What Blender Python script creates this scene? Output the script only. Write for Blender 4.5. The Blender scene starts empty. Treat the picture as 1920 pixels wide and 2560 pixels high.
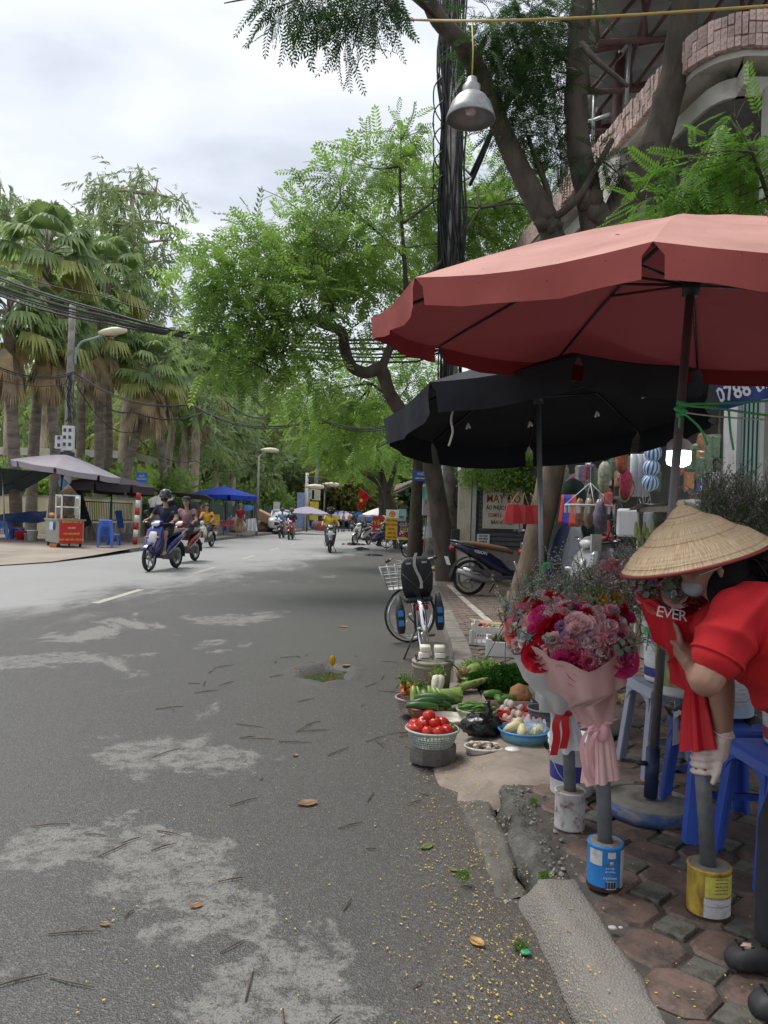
import bpy,math,random
import numpy as np
from mathutils import Vector as V,Matrix,Euler,noise as mnoise
R=math.radians
random.seed(7);np.random.seed(7)
SC=bpy.context.scene
# ---------------------------------------------------------------- camera
CAM_H=1.45;FPX=1923.0;PCX=960.0;PCY=1291.0;ROLL=R(1.8)
cd=bpy.data.cameras.new('camera');co=bpy.data.objects.new('camera',cd)
SC.collection.objects.link(co)
cd.sensor_fit='VERTICAL';cd.sensor_height=36.0;cd.lens=FPX/2560*36
cd.shift_y=(PCY-1280)/2560
cd.clip_start=0.05;cd.clip_end=2000
co.matrix_world=Matrix.Translation((0,0,CAM_H))@Matrix.Rotation(R(90),4,'X')@Matrix.Rotation(ROLL,4,'Z')
SC.camera=co
# ---------------------------------------------------------------- sky, sun, exposure
SUN_EL = R(66); SUN_AZ = R(-60)       # azimuth from +Y towards +X
wd=bpy.data.worlds.new('World');SC.world=wd;wd.use_nodes=True
nt=wd.node_tree;nt.nodes.clear()
def wn(t,**k):
 n=nt.nodes.new(t)
 for a,b in k.items(): setattr(n,a,b)
 return n
sky=wn('ShaderNodeTexSky',sky_type='NISHITA',sun_disc=False,sun_elevation=SUN_EL,sun_rotation=SUN_AZ)
sky.air_density=1.0;sky.dust_density=3.0
b1=wn('ShaderNodeBackground');b1.inputs[1].default_value=0.08
nt.links.new(sky.outputs[0],b1.inputs[0])
tc=wn('ShaderNodeTexCoord');mp=wn('ShaderNodeMapping');mp.inputs['Scale'].default_value=(1,1,2.6)
mp.inputs['Location'].default_value=(0.3,0.0,0.55)
nt.links.new(tc.outputs['Generated'],mp.inputs['Vector'])
nz=wn('ShaderNodeTexNoise');nz.inputs['Scale'].default_value=2.1;nz.inputs['Detail'].default_value=7;nz.inputs['Roughness'].default_value=0.48
nz.inputs['Distortion'].default_value=0.25
nt.links.new(mp.outputs[0],nz.inputs['Vector'])
rp=wn('ShaderNodeValToRGB');e=rp.color_ramp.elements
e[0].position=0.38;e[0].color=(0.43,0.47,0.54,1);e[1].position=0.64;e[1].color=(0.82,0.835,0.87,1)
m_=e.new(0.5);m_.color=(0.66,0.70,0.765,1)
nt.links.new(nz.outputs['Fac'],rp.inputs[0])
b2=wn('ShaderNodeBackground');b2.inputs[1].default_value=0.68
nt.links.new(rp.outputs[0],b2.inputs[0])
mx=wn('ShaderNodeMixShader');mx.inputs[0].default_value=0.88
nt.links.new(b1.outputs[0],mx.inputs[1]);nt.links.new(b2.outputs[0],mx.inputs[2])
ow=wn('ShaderNodeOutputWorld');nt.links.new(mx.outputs[0],ow.inputs[0])
ld=bpy.data.lights.new('sun','SUN');ld.energy=1.5;ld.angle=R(25);ld.color=(1.0,0.965,0.91)
lo=bpy.data.objects.new('sun',ld);SC.collection.objects.link(lo)
_d=V((math.sin(SUN_AZ)*math.cos(SUN_EL),math.cos(SUN_AZ)*math.cos(SUN_EL),math.sin(SUN_EL)))
lo.rotation_euler=_d.to_track_quat('Z','Y').to_euler()
vs=SC.view_settings;vs.view_transform='Standard';vs.look='None';vs.gamma=1;vs.use_curve_mapping=False
vs.exposure=1.0
SC.cycles.max_bounces=8;SC.cycles.transparent_max_bounces=16;SC.cycles.use_denoising=True
SC.cycles.diffuse_bounces=4;SC.cycles.adaptive_threshold=0.02

# ---------------------------------------------------------------- helpers
_c,_s=math.cos(ROLL),math.sin(ROLL)
def at(px,py,D):
 """point seen at photo pixel (1920x2560) standing D metres down the street"""
 u=px-PCX;v=PCY-py
 return V(((u*_c-v*_s)/FPX*D,D,CAM_H+(u*_s+v*_c)/FPX*D))
def gp(px,py,z=0.0):
 u=px-PCX;v=PCY-py
 zz=(u*_s+v*_c)/FPX
 return at(px,py,(z-CAM_H)/zz)
def ux(px,py,x):
 u=px-PCX;v=PCY-py
 return at(px,py,x/((u*_c-v*_s)/FPX))
COL=SC.collection
_mats={}
def lin(c):
 return tuple(((x/12.92) if x<=0.04045 else ((x+0.055)/1.055) ** 2.4) for x in c)
def M(name,col=(0.5,0.5,0.5),rough=0.6,var=0.12,scale=6.0,bump=0.0,bscale=40.0,metal=0.0,dirt=None,
   dirt_amt=0.5,dscale=3.0,trans=0.0,alpha=1.0,emit=None,rnd=0.0,coat=0.0,stretch=None,spec=0.5,sheen=0.0):
 if name in _mats: return _mats[name]
 m=bpy.data.materials.new(name);m.use_nodes=True;_mats[name]=m
 t=m.node_tree;N=t.nodes;L=t.links
 b=N['Principled BSDF']
 b.inputs['Roughness'].default_value=rough;b.inputs['Metallic'].default_value=metal
 b.inputs['Specular IOR Level'].default_value=spec
 if coat: b.inputs['Coat Weight'].default_value=coat;b.inputs['Coat Roughness'].default_value=0.08
 if sheen: b.inputs['Sheen Weight'].default_value=sheen
 tc=N.new('ShaderNodeTexCoord');vec=tc.outputs['Object']
 if stretch:
  mp=N.new('ShaderNodeMapping');mp.inputs['Scale'].default_value=stretch
  L.new(vec,mp.inputs['Vector']);vec=mp.outputs[0]
 n1=N.new('ShaderNodeTexNoise');n1.inputs['Scale'].default_value=scale;n1.inputs['Detail'].default_value=5
 n1.inputs['Roughness'].default_value=0.6
 L.new(vec,n1.inputs['Vector'])
 r=N.new('ShaderNodeValToRGB');e=r.color_ramp.elements
 e[0].position=0.3;e[1].position=0.7
 e[0].color=tuple(max(0,x*(1-var)) for x in col)+(1,);e[1].color=tuple(min(1,x*(1+var)) for x in col)+(1,)
 L.new(n1.outputs['Fac'],r.inputs[0]);out=r.outputs[0]
 if dirt:
  n2=N.new('ShaderNodeTexNoise');n2.inputs['Scale'].default_value=dscale;n2.inputs['Detail'].default_value=8
  n2.inputs['Roughness'].default_value=0.7
  L.new(vec,n2.inputs['Vector'])
  r2=N.new('ShaderNodeValToRGB');r2.color_ramp.elements[0].position=0.62-0.3*dirt_amt;r2.color_ramp.elements[1].position=0.75-0.2*dirt_amt
  L.new(n2.outputs['Fac'],r2.inputs[0])
  mx=N.new('ShaderNodeMixRGB');mx.inputs['Color2'].default_value=tuple(dirt)+(1,)
  L.new(r2.outputs[0],mx.inputs['Fac']);L.new(out,mx.inputs['Color1']);out=mx.outputs[0]
 if rnd:
  oi=N.new('ShaderNodeObjectInfo');hv=N.new('ShaderNodeHueSaturation')
  mr=N.new('ShaderNodeMapRange');mr.inputs['To Min'].default_value=1-rnd;mr.inputs['To Max'].default_value=1+rnd
  L.new(oi.outputs['Random'],mr.inputs['Value']);L.new(mr.outputs[0],hv.inputs['Value']);L.new(out,hv.inputs['Color']);out=hv.outputs[0]
 L.new(out,b.inputs['Base Color'])
 if bump:
  n3=N.new('ShaderNodeTexNoise');n3.inputs['Scale'].default_value=bscale;n3.inputs['Detail'].default_value=4
  L.new(vec,n3.inputs['Vector'])
  bp=N.new('ShaderNodeBump');bp.inputs['Strength'].default_value=min(1,bump);bp.inputs['Distance'].default_value=0.01
  L.new(n3.outputs['Fac'],bp.inputs['Height']);L.new(bp.outputs[0],b.inputs['Normal'])
 if trans: b.inputs['Transmission Weight'].default_value=trans
 if alpha<1: b.inputs['Alpha'].default_value=alpha
 if emit:
  b.inputs['Emission Color'].default_value=tuple(emit[:3])+(1,);b.inputs['Emission Strength'].default_value=emit[3]
 return m
def LEAF(name,col,tr=0.4,var=0.35,rough=0.5,scale=1.2):
 """leaf: diffuse + translucent, with clump-sized colour variation"""
 if name in _mats: return _mats[name]
 m=bpy.data.materials.new(name);m.use_nodes=True;_mats[name]=m
 t=m.node_tree;N=t.nodes;L=t.links;N.clear()
 o=N.new('ShaderNodeOutputMaterial');tc=N.new('ShaderNodeTexCoord')
 n1=N.new('ShaderNodeTexNoise');n1.inputs['Scale'].default_value=scale;n1.inputs['Detail'].default_value=6
 L.new(tc.outputs['Object'],n1.inputs['Vector'])
 r=N.new('ShaderNodeValToRGB');e=r.color_ramp.elements;e[0].position=0.3;e[1].position=0.72
 e[0].color=(col[0]*(1-var),col[1]*(1-var),col[2]*(1-var*.6),1);e[1].color=(min(1,col[0]*(1+var*1.3)),min(1,col[1]*(1+var)),col[2]*(1+var*.3),1)
 L.new(n1.outputs['Fac'],r.inputs[0])
 p=N.new('ShaderNodeBsdfPrincipled');p.inputs['Roughness'].default_value=rough;p.inputs['Specular IOR Level'].default_value=0.35
 L.new(r.outputs[0],p.inputs['Base Color'])
 tl=N.new('ShaderNodeBsdfTranslucent');L.new(r.outputs[0],tl.inputs['Color'])
 mx=N.new('ShaderNodeMixShader');mx.inputs[0].default_value=tr
 L.new(p.outputs[0],mx.inputs[1]);L.new(tl.outputs[0],mx.inputs[2]);L.new(mx.outputs[0],o.inputs[0])
 return m
def rotm(rx=0,ry=0,rz=0): return Euler((R(rx),R(ry),R(rz))).to_matrix()
def frame(d,up=V((0,0,1))):
 """3x3 matrix whose Z axis is d"""
 d=V(d).normalized()
 if abs(d.dot(up))>0.98: up=V((0,1,0))
 x=up.cross(d).normalized();y=d.cross(x)
 return Matrix((x,y,d)).transposed()
class MB:
 def __init__(s): s.v=[];s.f=[];s.sm=[];s.mi=[]
 def add(s,vs,fs,smooth=False,mi=0,T=None,o=None):
  n=len(s.v)
  for p in vs:
   p=V(p)
   if T is not None: p=T@p
   if o is not None: p=p+V(o)
   s.v.append(tuple(p))
  for f in fs:
   s.f.append(tuple(i+n for i in f));s.sm.append(smooth);s.mi.append(mi)
  return s
 def box(s,c,size,T=None,mi=0,taper=1.0):
  x,y,z=(k/2 for k in size);vs=[]
  for sz in (-1,1):
   k=taper if sz>0 else 1
   for sx,sy in ((-1,-1),(1,-1),(1,1),(-1,1)): vs.append((sx*x*k,sy*y*k,sz*z))
  fs=[(3,2,1,0),(4,5,6,7),(0,1,5,4),(1,2,6,5),(2,3,7,6),(3,0,4,7)]
  return s.add(vs,fs,False,mi,T,c)
 def tube(s,pts,r,n=8,cap=True,mi=0,flat=1.0,smooth=True):
  pts=[V(p) for p in pts];k=len(pts)
  if not hasattr(r,'__len__'): r=[r]*k
  t0=(pts[1]-pts[0]).normalized();fr=frame(t0);x=fr.col[0].copy();vs=[];fs=[]
  for i,p in enumerate(pts):
   t=(pts[min(i+1,k-1)]-pts[max(i-1,0)])
   t=t.normalized() if t.length>1e-9 else t0
   x=x-t*x.dot(t);x.normalize();y=t.cross(x)
   for j in range(n):
    a=2*math.pi*j/n
    vs.append(p+(x*math.cos(a)+y*math.sin(a)*flat)*r[i])
  for i in range(k-1):
   for j in range(n):
    a=i*n+j;b=i*n+(j+1) % n;fs.append((a,b,b+n,a+n))
  if cap: fs.append(tuple(range(n-1,-1,-1)));fs.append(tuple((k-1)*n+j for j in range(n)))
  return s.add(vs,fs,smooth,mi)
 def lathe(s,prof,n=24,c=(0,0,0),T=None,mi=0,smooth=True,a0=0,a1=360,jit=None):
  vs=[];fs=[];k=len(prof);full=abs(a1-a0)>=359.9
  m=n if full else n+1
  for i,(r,z) in enumerate(prof):
   for j in range(m):
    a=R(a0+(a1-a0)*j/n);q=1 if jit is None else jit(i,j,a)
    vs.append((r*q*math.cos(a),r*q*math.sin(a),z))
  for i in range(k-1):
   for j in range(n):
    a=i*m+j;b=i*m+((j+1) % m if full else j+1);fs.append((a,b,b+m,a+m))
  return s.add(vs,fs,smooth,mi,T,c)
 def loft(s,rings,cap=True,smooth=True,mi=0,T=None,o=None,closed=True):
  n=len(rings[0]);vs=[p for r_ in rings for p in r_];fs=[]
  for i in range(len(rings)-1):
   for j in range(n if closed else n-1):
    a=i*n+j;b=i*n+(j+1) % n;fs.append((a,b,b+n,a+n))
  if cap and closed: fs.append(tuple(range(n-1,-1,-1)));fs.append(tuple((len(rings)-1)*n+j for j in range(n)))
  return s.add(vs,fs,smooth,mi,T,o)
 def sec(s,secs,n=14,p=2.0,mi=0,T=None,o=None,smooth=True,cap=True):
  """loft of super-elliptic sections in the xz plane: (x, z, half_width_y, half_height, lean_deg)"""
  rings=[]
  for (x,z,hw,hh,a) in secs:
   ca,sa=math.cos(R(a)),math.sin(R(a));rg=[]
   for j in range(n):
    t=2*math.pi*j/n;cy=math.copysign(abs(math.cos(t)) ** (2/p),math.cos(t));sy=math.copysign(abs(math.sin(t)) ** (2/p),math.sin(t))
    h=hh*sy;rg.append((x-sa*h,hw*cy,z+ca*h))
   rings.append(rg)
  return s.loft(rings,cap,smooth,mi,T,o)
 def ell(s,c,r,n=12,m=8,T=None,mi=0,jit=0.0,seed=0):
  rr=random.Random(seed);vs=[];fs=[]
  for i in range(m+1):
   th=math.pi*i/m
   for j in range(n):
    a=2*math.pi*j/n;q=1+(rr.uniform(-jit,jit) if 0<i<m else 0)
    vs.append((r[0]*math.sin(th)*math.cos(a)*q,r[1]*math.sin(th)*math.sin(a)*q,-r[2]*math.cos(th)*q))
  for i in range(m):
   for j in range(n):
    a=i*n+j;b=i*n+(j+1) % n;fs.append((a,b,b+n,a+n))
  return s.add(vs,fs,True,mi,T,c)
 def prism(s,outl,th,T=None,o=None,mi=0,smooth=False):
  """2-D outline (x, y) extruded along z from -th/2 to th/2"""
  n=len(outl);vs=[(x,y,-th/2) for x,y in outl]+[(x,y,th/2) for x,y in outl]
  fs=[tuple(range(n-1,-1,-1)),tuple(range(n,2*n))]+[(j,(j+1) % n,(j+1) % n+n,j+n) for j in range(n)]
  return s.add(vs,fs,smooth,mi,T,o)
 def grid(s,P,smooth=True,mi=0,flip=False):
  a=len(P);b=len(P[0]);vs=[p for r_ in P for p in r_];fs=[]
  for i in range(a-1):
   for j in range(b-1):
    q=(i*b+j,i*b+j+1,(i+1)*b+j+1,(i+1)*b+j);fs.append(q[::-1] if flip else q)
  return s.add(vs,fs,smooth,mi)
 def build(s,name,mat,parent=None,loc=None,rot=None,bevel=0,solid=0,sub=0,world=False,tags=None):
  me=bpy.data.meshes.new(name);vs=s.v
  if world:
   o_=V(parent.location) if parent is not None else V(loc)
   vs=[(p[0]-o_[0],p[1]-o_[1],p[2]-o_[2]) for p in vs]
  me.from_pydata(vs,[],s.f);me.update()
  me.polygons.foreach_set('use_smooth',s.sm)
  for mm in (mat if isinstance(mat,(list,tuple)) else [mat]): me.materials.append(mm)
  if any(s.mi): me.polygons.foreach_set('material_index',s.mi)
  o=bpy.data.objects.new(name,me);COL.objects.link(o)
  if parent is not None: o.parent=parent
  if loc is not None: o.location=loc
  if rot is not None: o.rotation_euler=rot
  if solid:
   md=o.modifiers.new('s','SOLIDIFY');md.thickness=solid;md.offset=0
  if bevel:
   md=o.modifiers.new('b','BEVEL');md.width=bevel;md.segments=2;md.limit_method='ANGLE';md.angle_limit=R(40)
  if sub:
   md=o.modifiers.new('u','SUBSURF');md.levels=sub;md.render_levels=sub
  if tags: tag(o,*tags)
  return o
def tag(o,label,cat,group=None,kind=None):
 if label: o['label']=label
 if cat: o['category']=cat
 if group: o['group']=group
 if kind: o['kind']=kind
 return o
def thing(name,label,cat,loc=(0,0,0),rz=0.0,group=None,rot=None,sc=None):
 o=bpy.data.objects.new(name,None);COL.objects.link(o);o.empty_display_size=0.1
 o.location=loc;o.rotation_euler=rot if rot is not None else (0,0,R(rz))
 if sc: o.scale=(sc,sc,sc)
 return tag(o,label,cat,group)
def dup(root,loc=None,rz=None,label=None,parent=None,sc=None):
 kids={}
 def cp(o,par):
  c=o.copy();COL.objects.link(c);c.parent=par
  for ch in [k for k in bpy.data.objects if k.parent==o]: cp(ch,c)
  return c
 c=cp(root,parent)
 if loc is not None: c.location=loc
 if rz is not None: c.rotation_euler=(0,0,R(rz))
 if label: c['label']=label
 if sc: c.scale=(sc,sc,sc)
 return c
def struct(o): o['kind']='structure';return o
def np_mesh(name,verts,faces,mat,parent=None,loc=None,smooth=False):
 """verts (n,3), faces (m,k) numpy arrays -> object"""
 me=bpy.data.meshes.new(name);n=len(verts);m,k=faces.shape
 me.vertices.add(n);me.vertices.foreach_set('co',np.ascontiguousarray(verts,dtype=np.float32).ravel())
 me.loops.add(m*k);me.loops.foreach_set('vertex_index',np.ascontiguousarray(faces,dtype=np.int32).ravel())
 me.polygons.add(m);me.polygons.foreach_set('loop_start',np.arange(0,m*k,k,dtype=np.int32))
 me.polygons.foreach_set('loop_total',np.full(m,k,dtype=np.int32))
 if smooth: me.polygons.foreach_set('use_smooth',np.ones(m,dtype=bool))
 me.update(calc_edges=True)
 me.materials.append(mat)
 o=bpy.data.objects.new(name,me);COL.objects.link(o)
 if parent is not None: o.parent=parent
 if loc is not None: o.location=loc
 return o
def text(s,size,mat,parent,loc,T=None,ext=0.001,align='CENTER',name='lettering',bold=0.0,sx=1.0):
 """flat lettering as a mesh; lies in local XY, T turns it"""
 cu=bpy.data.curves.new('t','FONT');cu.body=s;cu.size=size;cu.align_x=align;cu.align_y='CENTER'
 cu.extrude=ext;cu.offset=bold;cu.resolution_u=2
 ob=bpy.data.objects.new('t',cu);COL.objects.link(ob)
 bpy.context.view_layer.update()
 me=bpy.data.meshes.new_from_object(ob);bpy.data.objects.remove(ob);bpy.data.curves.remove(cu)
 T4=(T.to_4x4() if T is not None else Matrix.Identity(4));me.transform(T4@Matrix.Diagonal((sx,1,1,1)))
 me.materials.clear();me.materials.append(mat)
 o=bpy.data.objects.new(name,me);COL.objects.link(o);o.parent=parent;o.location=loc
 return o
TX = Matrix(((1, 0, 0), (0, 0, -1), (0, 1, 0)))            # text facing -Y (towards the camera)
def spline(pts,k=6):
 P=[V(p) for p in pts];out=[]
 for i in range(len(P)-1):
  a=P[max(i-1,0)];b=P[i];c=P[i+1];d=P[min(i+2,len(P)-1)]
  for j in range(k):
   t=j/k
   out.append(0.5*((2*b)+(c-a)*t+(2*a-5*b+4*c-d)*t*t+(3*b-a-3*c+d)*t ** 3))
 out.append(P[-1]);return out
def lerp(a,b,t): return a+(b-a)*t
# ================================================================ GROUND, ROAD, PAVEMENT
def road_mat():
 m=bpy.data.materials.new('asphalt');m.use_nodes=True;t=m.node_tree;N=t.nodes;L=t.links;b=N['Principled BSDF']
 tc=N.new('ShaderNodeTexCoord');obj=tc.outputs['Object']
 def nz(sc,det=6,rough=0.6,dist=0.0,vec=obj):
  n=N.new('ShaderNodeTexNoise');n.inputs['Scale'].default_value=sc;n.inputs['Detail'].default_value=det
  n.inputs['Roughness'].default_value=rough;n.inputs['Distortion'].default_value=dist;L.new(vec,n.inputs['Vector']);return n.outputs['Fac']
 def math_(op,a,c=None,clamp=False):
  n=N.new('ShaderNodeMath');n.operation=op;n.use_clamp=clamp
  for i,q in enumerate((a,c)):
   if q is None: continue
   if isinstance(q,(int,float)): n.inputs[i].default_value=q
   else: L.new(q,n.inputs[i])
  return n.outputs[0]
 def mixc(f,a,c):
  n=N.new('ShaderNodeMixRGB');L.new(f,n.inputs[0])
  for i,q in ((1,a),(2,c)):
   if isinstance(q,tuple): n.inputs[i].default_value=q+(1,)
   else: L.new(q,n.inputs[i])
  return n.outputs[0]
 def ramp(f,a,c):
  n=N.new('ShaderNodeMapRange');n.interpolation_type='SMOOTHSTEP';L.new(f,n.inputs['Value']);n.inputs['From Min'].default_value=a;n.inputs['From Max'].default_value=c;return n.outputs[0]
 sp=N.new('ShaderNodeSeparateXYZ');L.new(obj,sp.inputs[0]);X,Y=sp.outputs[0],sp.outputs[1]
 # dry band towards the far left: x < -4.6 + 0.19 (y - 9.3)
 line=math_('SUBTRACT',math_('MULTIPLY_ADD',Y,0.19),X);
 ln=N.new('ShaderNodeMath');ln.operation='MULTIPLY_ADD';L.new(Y,ln.inputs[0]);ln.inputs[1].default_value=0.19;ln.inputs[2].default_value=-6.37
 line=math_('SUBTRACT',ln.outputs[0],X)
 stx=N.new('ShaderNodeMapping');stx.inputs['Scale'].default_value=(1.4,0.55,1);L.new(obj,stx.inputs['Vector'])
 big=nz(0.55,9,0.68,0.4,stx.outputs[0])
 warp=math_('MULTIPLY',math_('SUBTRACT',big,0.5),7.0)
 dry=math_('MULTIPLY',ramp(math_('ADD',line,warp),-1.3,1.9),ramp(math_('ADD',math_('MULTIPLY',math_('ADD',line,warp),.16),nz(2.4,9,.72,.3,stx.outputs[0])),.3,.62))
 # pale worn patches in the near wet asphalt
 mp=N.new('ShaderNodeMapping');mp.inputs['Location'].default_value=(0.35,-0.2,0);mp.inputs['Scale'].default_value=(0.95,0.62,1);L.new(obj,mp.inputs['Vector'])
 pt=nz(0.62,10,0.66,0.5,mp.outputs[0])
 # patches fade out towards the kerb
 side=math_('MULTIPLY',ramp(X,-1.6,0.35),0.16)
 nearb=math_('MULTIPLY',ramp(Y,9.0,15.0),0.02)
 patch=ramp(math_('SUBTRACT',math_('SUBTRACT',pt,side),nearb),0.565,0.615)
 # explicit large worn patch running diagonally to the lower middle
 def blob(cx,cy,rx,ry,rot):
  mq=N.new('ShaderNodeMapping');mq.vector_type='TEXTURE';mq.inputs['Location'].default_value=(cx,cy,0);mq.inputs['Rotation'].default_value=(0,0,R(rot));mq.inputs['Scale'].default_value=(rx,ry,1)
  L.new(obj,mq.inputs['Vector']);vl=N.new('ShaderNodeVectorMath');vl.operation='LENGTH';L.new(mq.outputs[0],vl.inputs[0]);return vl.outputs['Value']
 fine=nz(3.2,8,0.68,0.3)
 total=patch
 for bl in ((-0.74,3.05,0.74,0.25,-52),(-1.3,3.3,0.3,0.22,0),(-1.2,4.55,0.52,0.34,-20),(-2.1,10.3,0.55,0.5,20),(-3.2,7.2,0.8,0.35,30),(-0.25,2.3,0.36,0.24,-50),(-1.4,2.25,0.25,0.1,20)):
  q=math_('ADD',blob(*bl),math_('MULTIPLY',math_('SUBTRACT',fine,0.5),3.4))
  total=math_('MAXIMUM',total,math_('MULTIPLY',math_('SUBTRACT',1.0,ramp(q,0.78,1.02)),ramp(nz(11,9,.8),.4,.56)))
 spk=nz(240,3,0.7);mid=nz(22,6,0.7);lo_=nz(0.8,5,0.6)
 wet=mixc(lo_,(0.05,0.048,0.045),(0.082,0.078,0.072))
 wet=mixc(ramp(mid,0.35,0.7),wet,mixc(spk,(0.028,0.027,0.026),(0.12,0.116,0.108)))
 # brown dirt close to the kerb
 dirt=math_('MULTIPLY',ramp(math_('ADD',X,math_('MULTIPLY',nz(1.3,6),1.2)),0.55,1.1),0.55)
 wet=mixc(dirt,wet,(0.085,0.066,0.05))
 pal=mixc(spk,(0.225,0.215,0.198),(0.31,0.30,0.28))
 pal=mixc(ramp(mid,0.5,0.75),pal,(0.17,0.163,0.15))
 far=mixc(nz(0.35,6),(0.265,0.265,0.26),(0.35,0.348,0.34))
 far=mixc(math_('MULTIPLY',ramp(nz(5,8,0.7),0.55,0.75),0.35),far,(0.26,0.26,0.255))
 c=mixc(math_('MULTIPLY',total,0.8),wet,pal);c=mixc(dry,c,far)
 vs_=N.new('ShaderNodeTexVoronoi');vs_.inputs['Scale'].default_value=150;L.new(obj,vs_.inputs['Vector']);sc_=N.new('ShaderNodeSeparateColor');L.new(vs_.outputs['Color'],sc_.inputs[0])
 c=mixc(math_('MULTIPLY',math_('SUBTRACT',1.0,dry),math_('MULTIPLY',ramp(sc_.outputs[0],.6,1.0),.45)),c,(0.22,0.215,0.2))
 c=mixc(math_('MULTIPLY',math_('SUBTRACT',1.0,dry),math_('MULTIPLY',ramp(sc_.outputs[1],.55,1.0),.5)),c,(0.03,0.03,0.03))
 L.new(c,b.inputs['Base Color'])
 rr=N.new('ShaderNodeMapRange');L.new(math_('MAXIMUM',total,dry),rr.inputs['Value']);rr.inputs['To Min'].default_value=0.52;rr.inputs['To Max'].default_value=0.85
 L.new(rr.outputs[0],b.inputs['Roughness'])
 vo=N.new('ShaderNodeTexVoronoi');vo.inputs['Scale'].default_value=150;L.new(obj,vo.inputs['Vector'])
 hb=math_('ADD',math_('MULTIPLY',vo.outputs['Distance'],1.0),math_('MULTIPLY',mid,0.6))
 bp=N.new('ShaderNodeBump');bp.inputs['Strength'].default_value=0.5;bp.inputs['Distance'].default_value=0.006
 L.new(hb,bp.inputs['Height']);L.new(bp.outputs[0],b.inputs['Normal'])
 return m
# left road edge (x by y) and right kerb line, following the slight bend of the street
def xl(y): return -8.3 if y<36 else -8.3+(y-36)*0.054+max(0,y-80)*0.02
def xr(y):
 K=[(0,.6),(2.8,.565),(4.2,.50),(6,.60),(8,.75),(10.5,.82),(18,.98),(28,1.0),(36,.95),(60,1.9),(100,4.5),(200,14)]
 for (a,p),(c,q) in zip(K,K[1:]):
  if a<=y<=c: return lerp(p,q,(y-a)/(c-a))
 return K[0][1]
g=MB();g.grid([[(-400,-60,-0.05),(400,-60,-0.05)],[(-400,900,-0.05),(400,900,-0.05)]])
struct(g.build('ground',M('earth',(0.11,0.10,0.075),0.95,0.3,0.7)))
# road surface with the pothole sunk into it
PH=gp(815,1682);
ys=[-3,0,1,2,3,4,5,6]+[6+0.06*i for i in range(1,38)]+[9,11,14,18,24,32,40,55,75,100,140,200]
rows=[]
for y in ys:
 xs=[-14 if y<25 else xl(y),xl(y)+.02 if y>=25 else -8.3,-6,-4.3,-3,-2]+[-1.2+0.06*i for i in range(26)]+[xr(y)+0.02]
 rw=[]
 for x in xs:
  d=math.hypot((x-PH.x)/0.25,(y-PH.y)/0.42)+0.35*mnoise.noise(V((x*6,y*5,0)))
  z=-0.07*max(0,min(1,(1.0-d)/0.45))+(0.012 if 1.0<d<1.25 else 0)
  rw.append((x,y,z))
 rows.append(rw)
g=MB();g.grid(rows,flip=False)
road=struct(g.build('road',road_mat()))
# puddle
pm=M('water',(0.05,0.055,0.03),0.03,0.1)
g=MB();n=26;g.add([(PH.x,PH.y,-0.034)]+[(PH.x+.235*math.cos(2*math.pi*i/n),PH.y+.4*math.sin(2*math.pi*i/n),-0.034) for i in range(n)],[(0,1+i,1+(i+1) % n) for i in range(n)])
struct(g.build('pothole_puddle',pm))
for i,(a,b_,w,h) in enumerate(((905,1372,0.5,2.6),(935,1388,.5,1.2),(885,1360,.9,3.0))):
 c=gp(a,b_);g=MB();n=30
 g.add([(c.x,c.y,0.006)]+[(c.x+w*(0.7+.5*mnoise.noise(V((math.cos(q),math.sin(q),i*3.))))*math.cos(q),c.y+h*(0.7+.6*mnoise.noise(V((math.cos(q),math.sin(q),i*3.+9))))*math.sin(q),0.006) for q in [2*math.pi*k/n for k in range(n)]],[(0,1+k,1+(k+1) % n) for k in range(n)])
 struct(g.build('kerbside_puddle',pm))
# centre line dashes, worn yellow-white
mk=M('road_paint',(0.55,0.50,0.36),0.8,0.1,8,dirt=(0.36,.355,.34),dirt_amt=0.9,dscale=7)
for y0 in (11.6,17.6,23.6,29.6,35.6,41.6,47.6):
 g=MB();g.add([(-4.38,y0,.004),(-4.25,y0,.004),(-4.25,y0+2.2,.004),(-4.38,y0+2.2,.004)],[(0,1,2,3)]);struct(g.build('lane_dash',mk))
# right-hand pavement bed (mortar/earth between the tiles)
bedm=M('pavement_mortar',(0.095,0.083,0.07),0.85,0.35,5,bump=.6,bscale=60,dirt=(0.045,0.04,0.033),dirt_amt=.5,dscale=2)
PZ=0.10
yy=[-3,0,1.5,2,2.5,3,3.5,4,4.5,5,6,7,8,9,10.5,12,14,18,22,28,36,48,60,80,100,150,200]
g=MB();g.grid([[(xr(y)+0.2,y,PZ-0.015),(9+y*.1,y,PZ-0.015)] for y in yy])
pave=struct(g.build('pavement',bedm))
# octagon tiles with square infill, pitch 0.24, worn and slightly uneven
octm=M('octagon_tile',(0.175,0.115,0.092),0.62,0.22,9,bump=.35,bscale=90,dirt=(0.065,0.05,0.04),dirt_amt=.7,dscale=7,rnd=0.28)
sqm=M('square_tile',(0.145,0.138,0.115),0.7,0.22,9,bump=.4,bscale=90,dirt=(0.055,0.055,0.04),dirt_amt=.7,dscale=10,rnd=0.25)
def slab(outl,h,bev):
 """bevelled slab with its top at z=0"""
 n=len(outl);vs=[]
 for k,z in ((1.0,-h),(1.0,-bev),(1-bev/0.11,0)):
  vs+=[(x*k,y*k,z) for x,y in outl]
 fs=[tuple(range(2*n,3*n))]
 for lv in (0,n): fs+=[(lv+j,lv+(j+1) % n,lv+(j+1) % n+n,lv+j+n) for j in range(n)]
 return vs,fs
Pt=0.24;ap=Pt/2-0.006;octo=[];tn=ap*math.tan(R(22.5))
for k in range(8):
 a=R(22.5+45*k);octo.append((ap/math.cos(R(22.5))*math.cos(a),ap/math.cos(R(22.5))*math.sin(a)))
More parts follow.
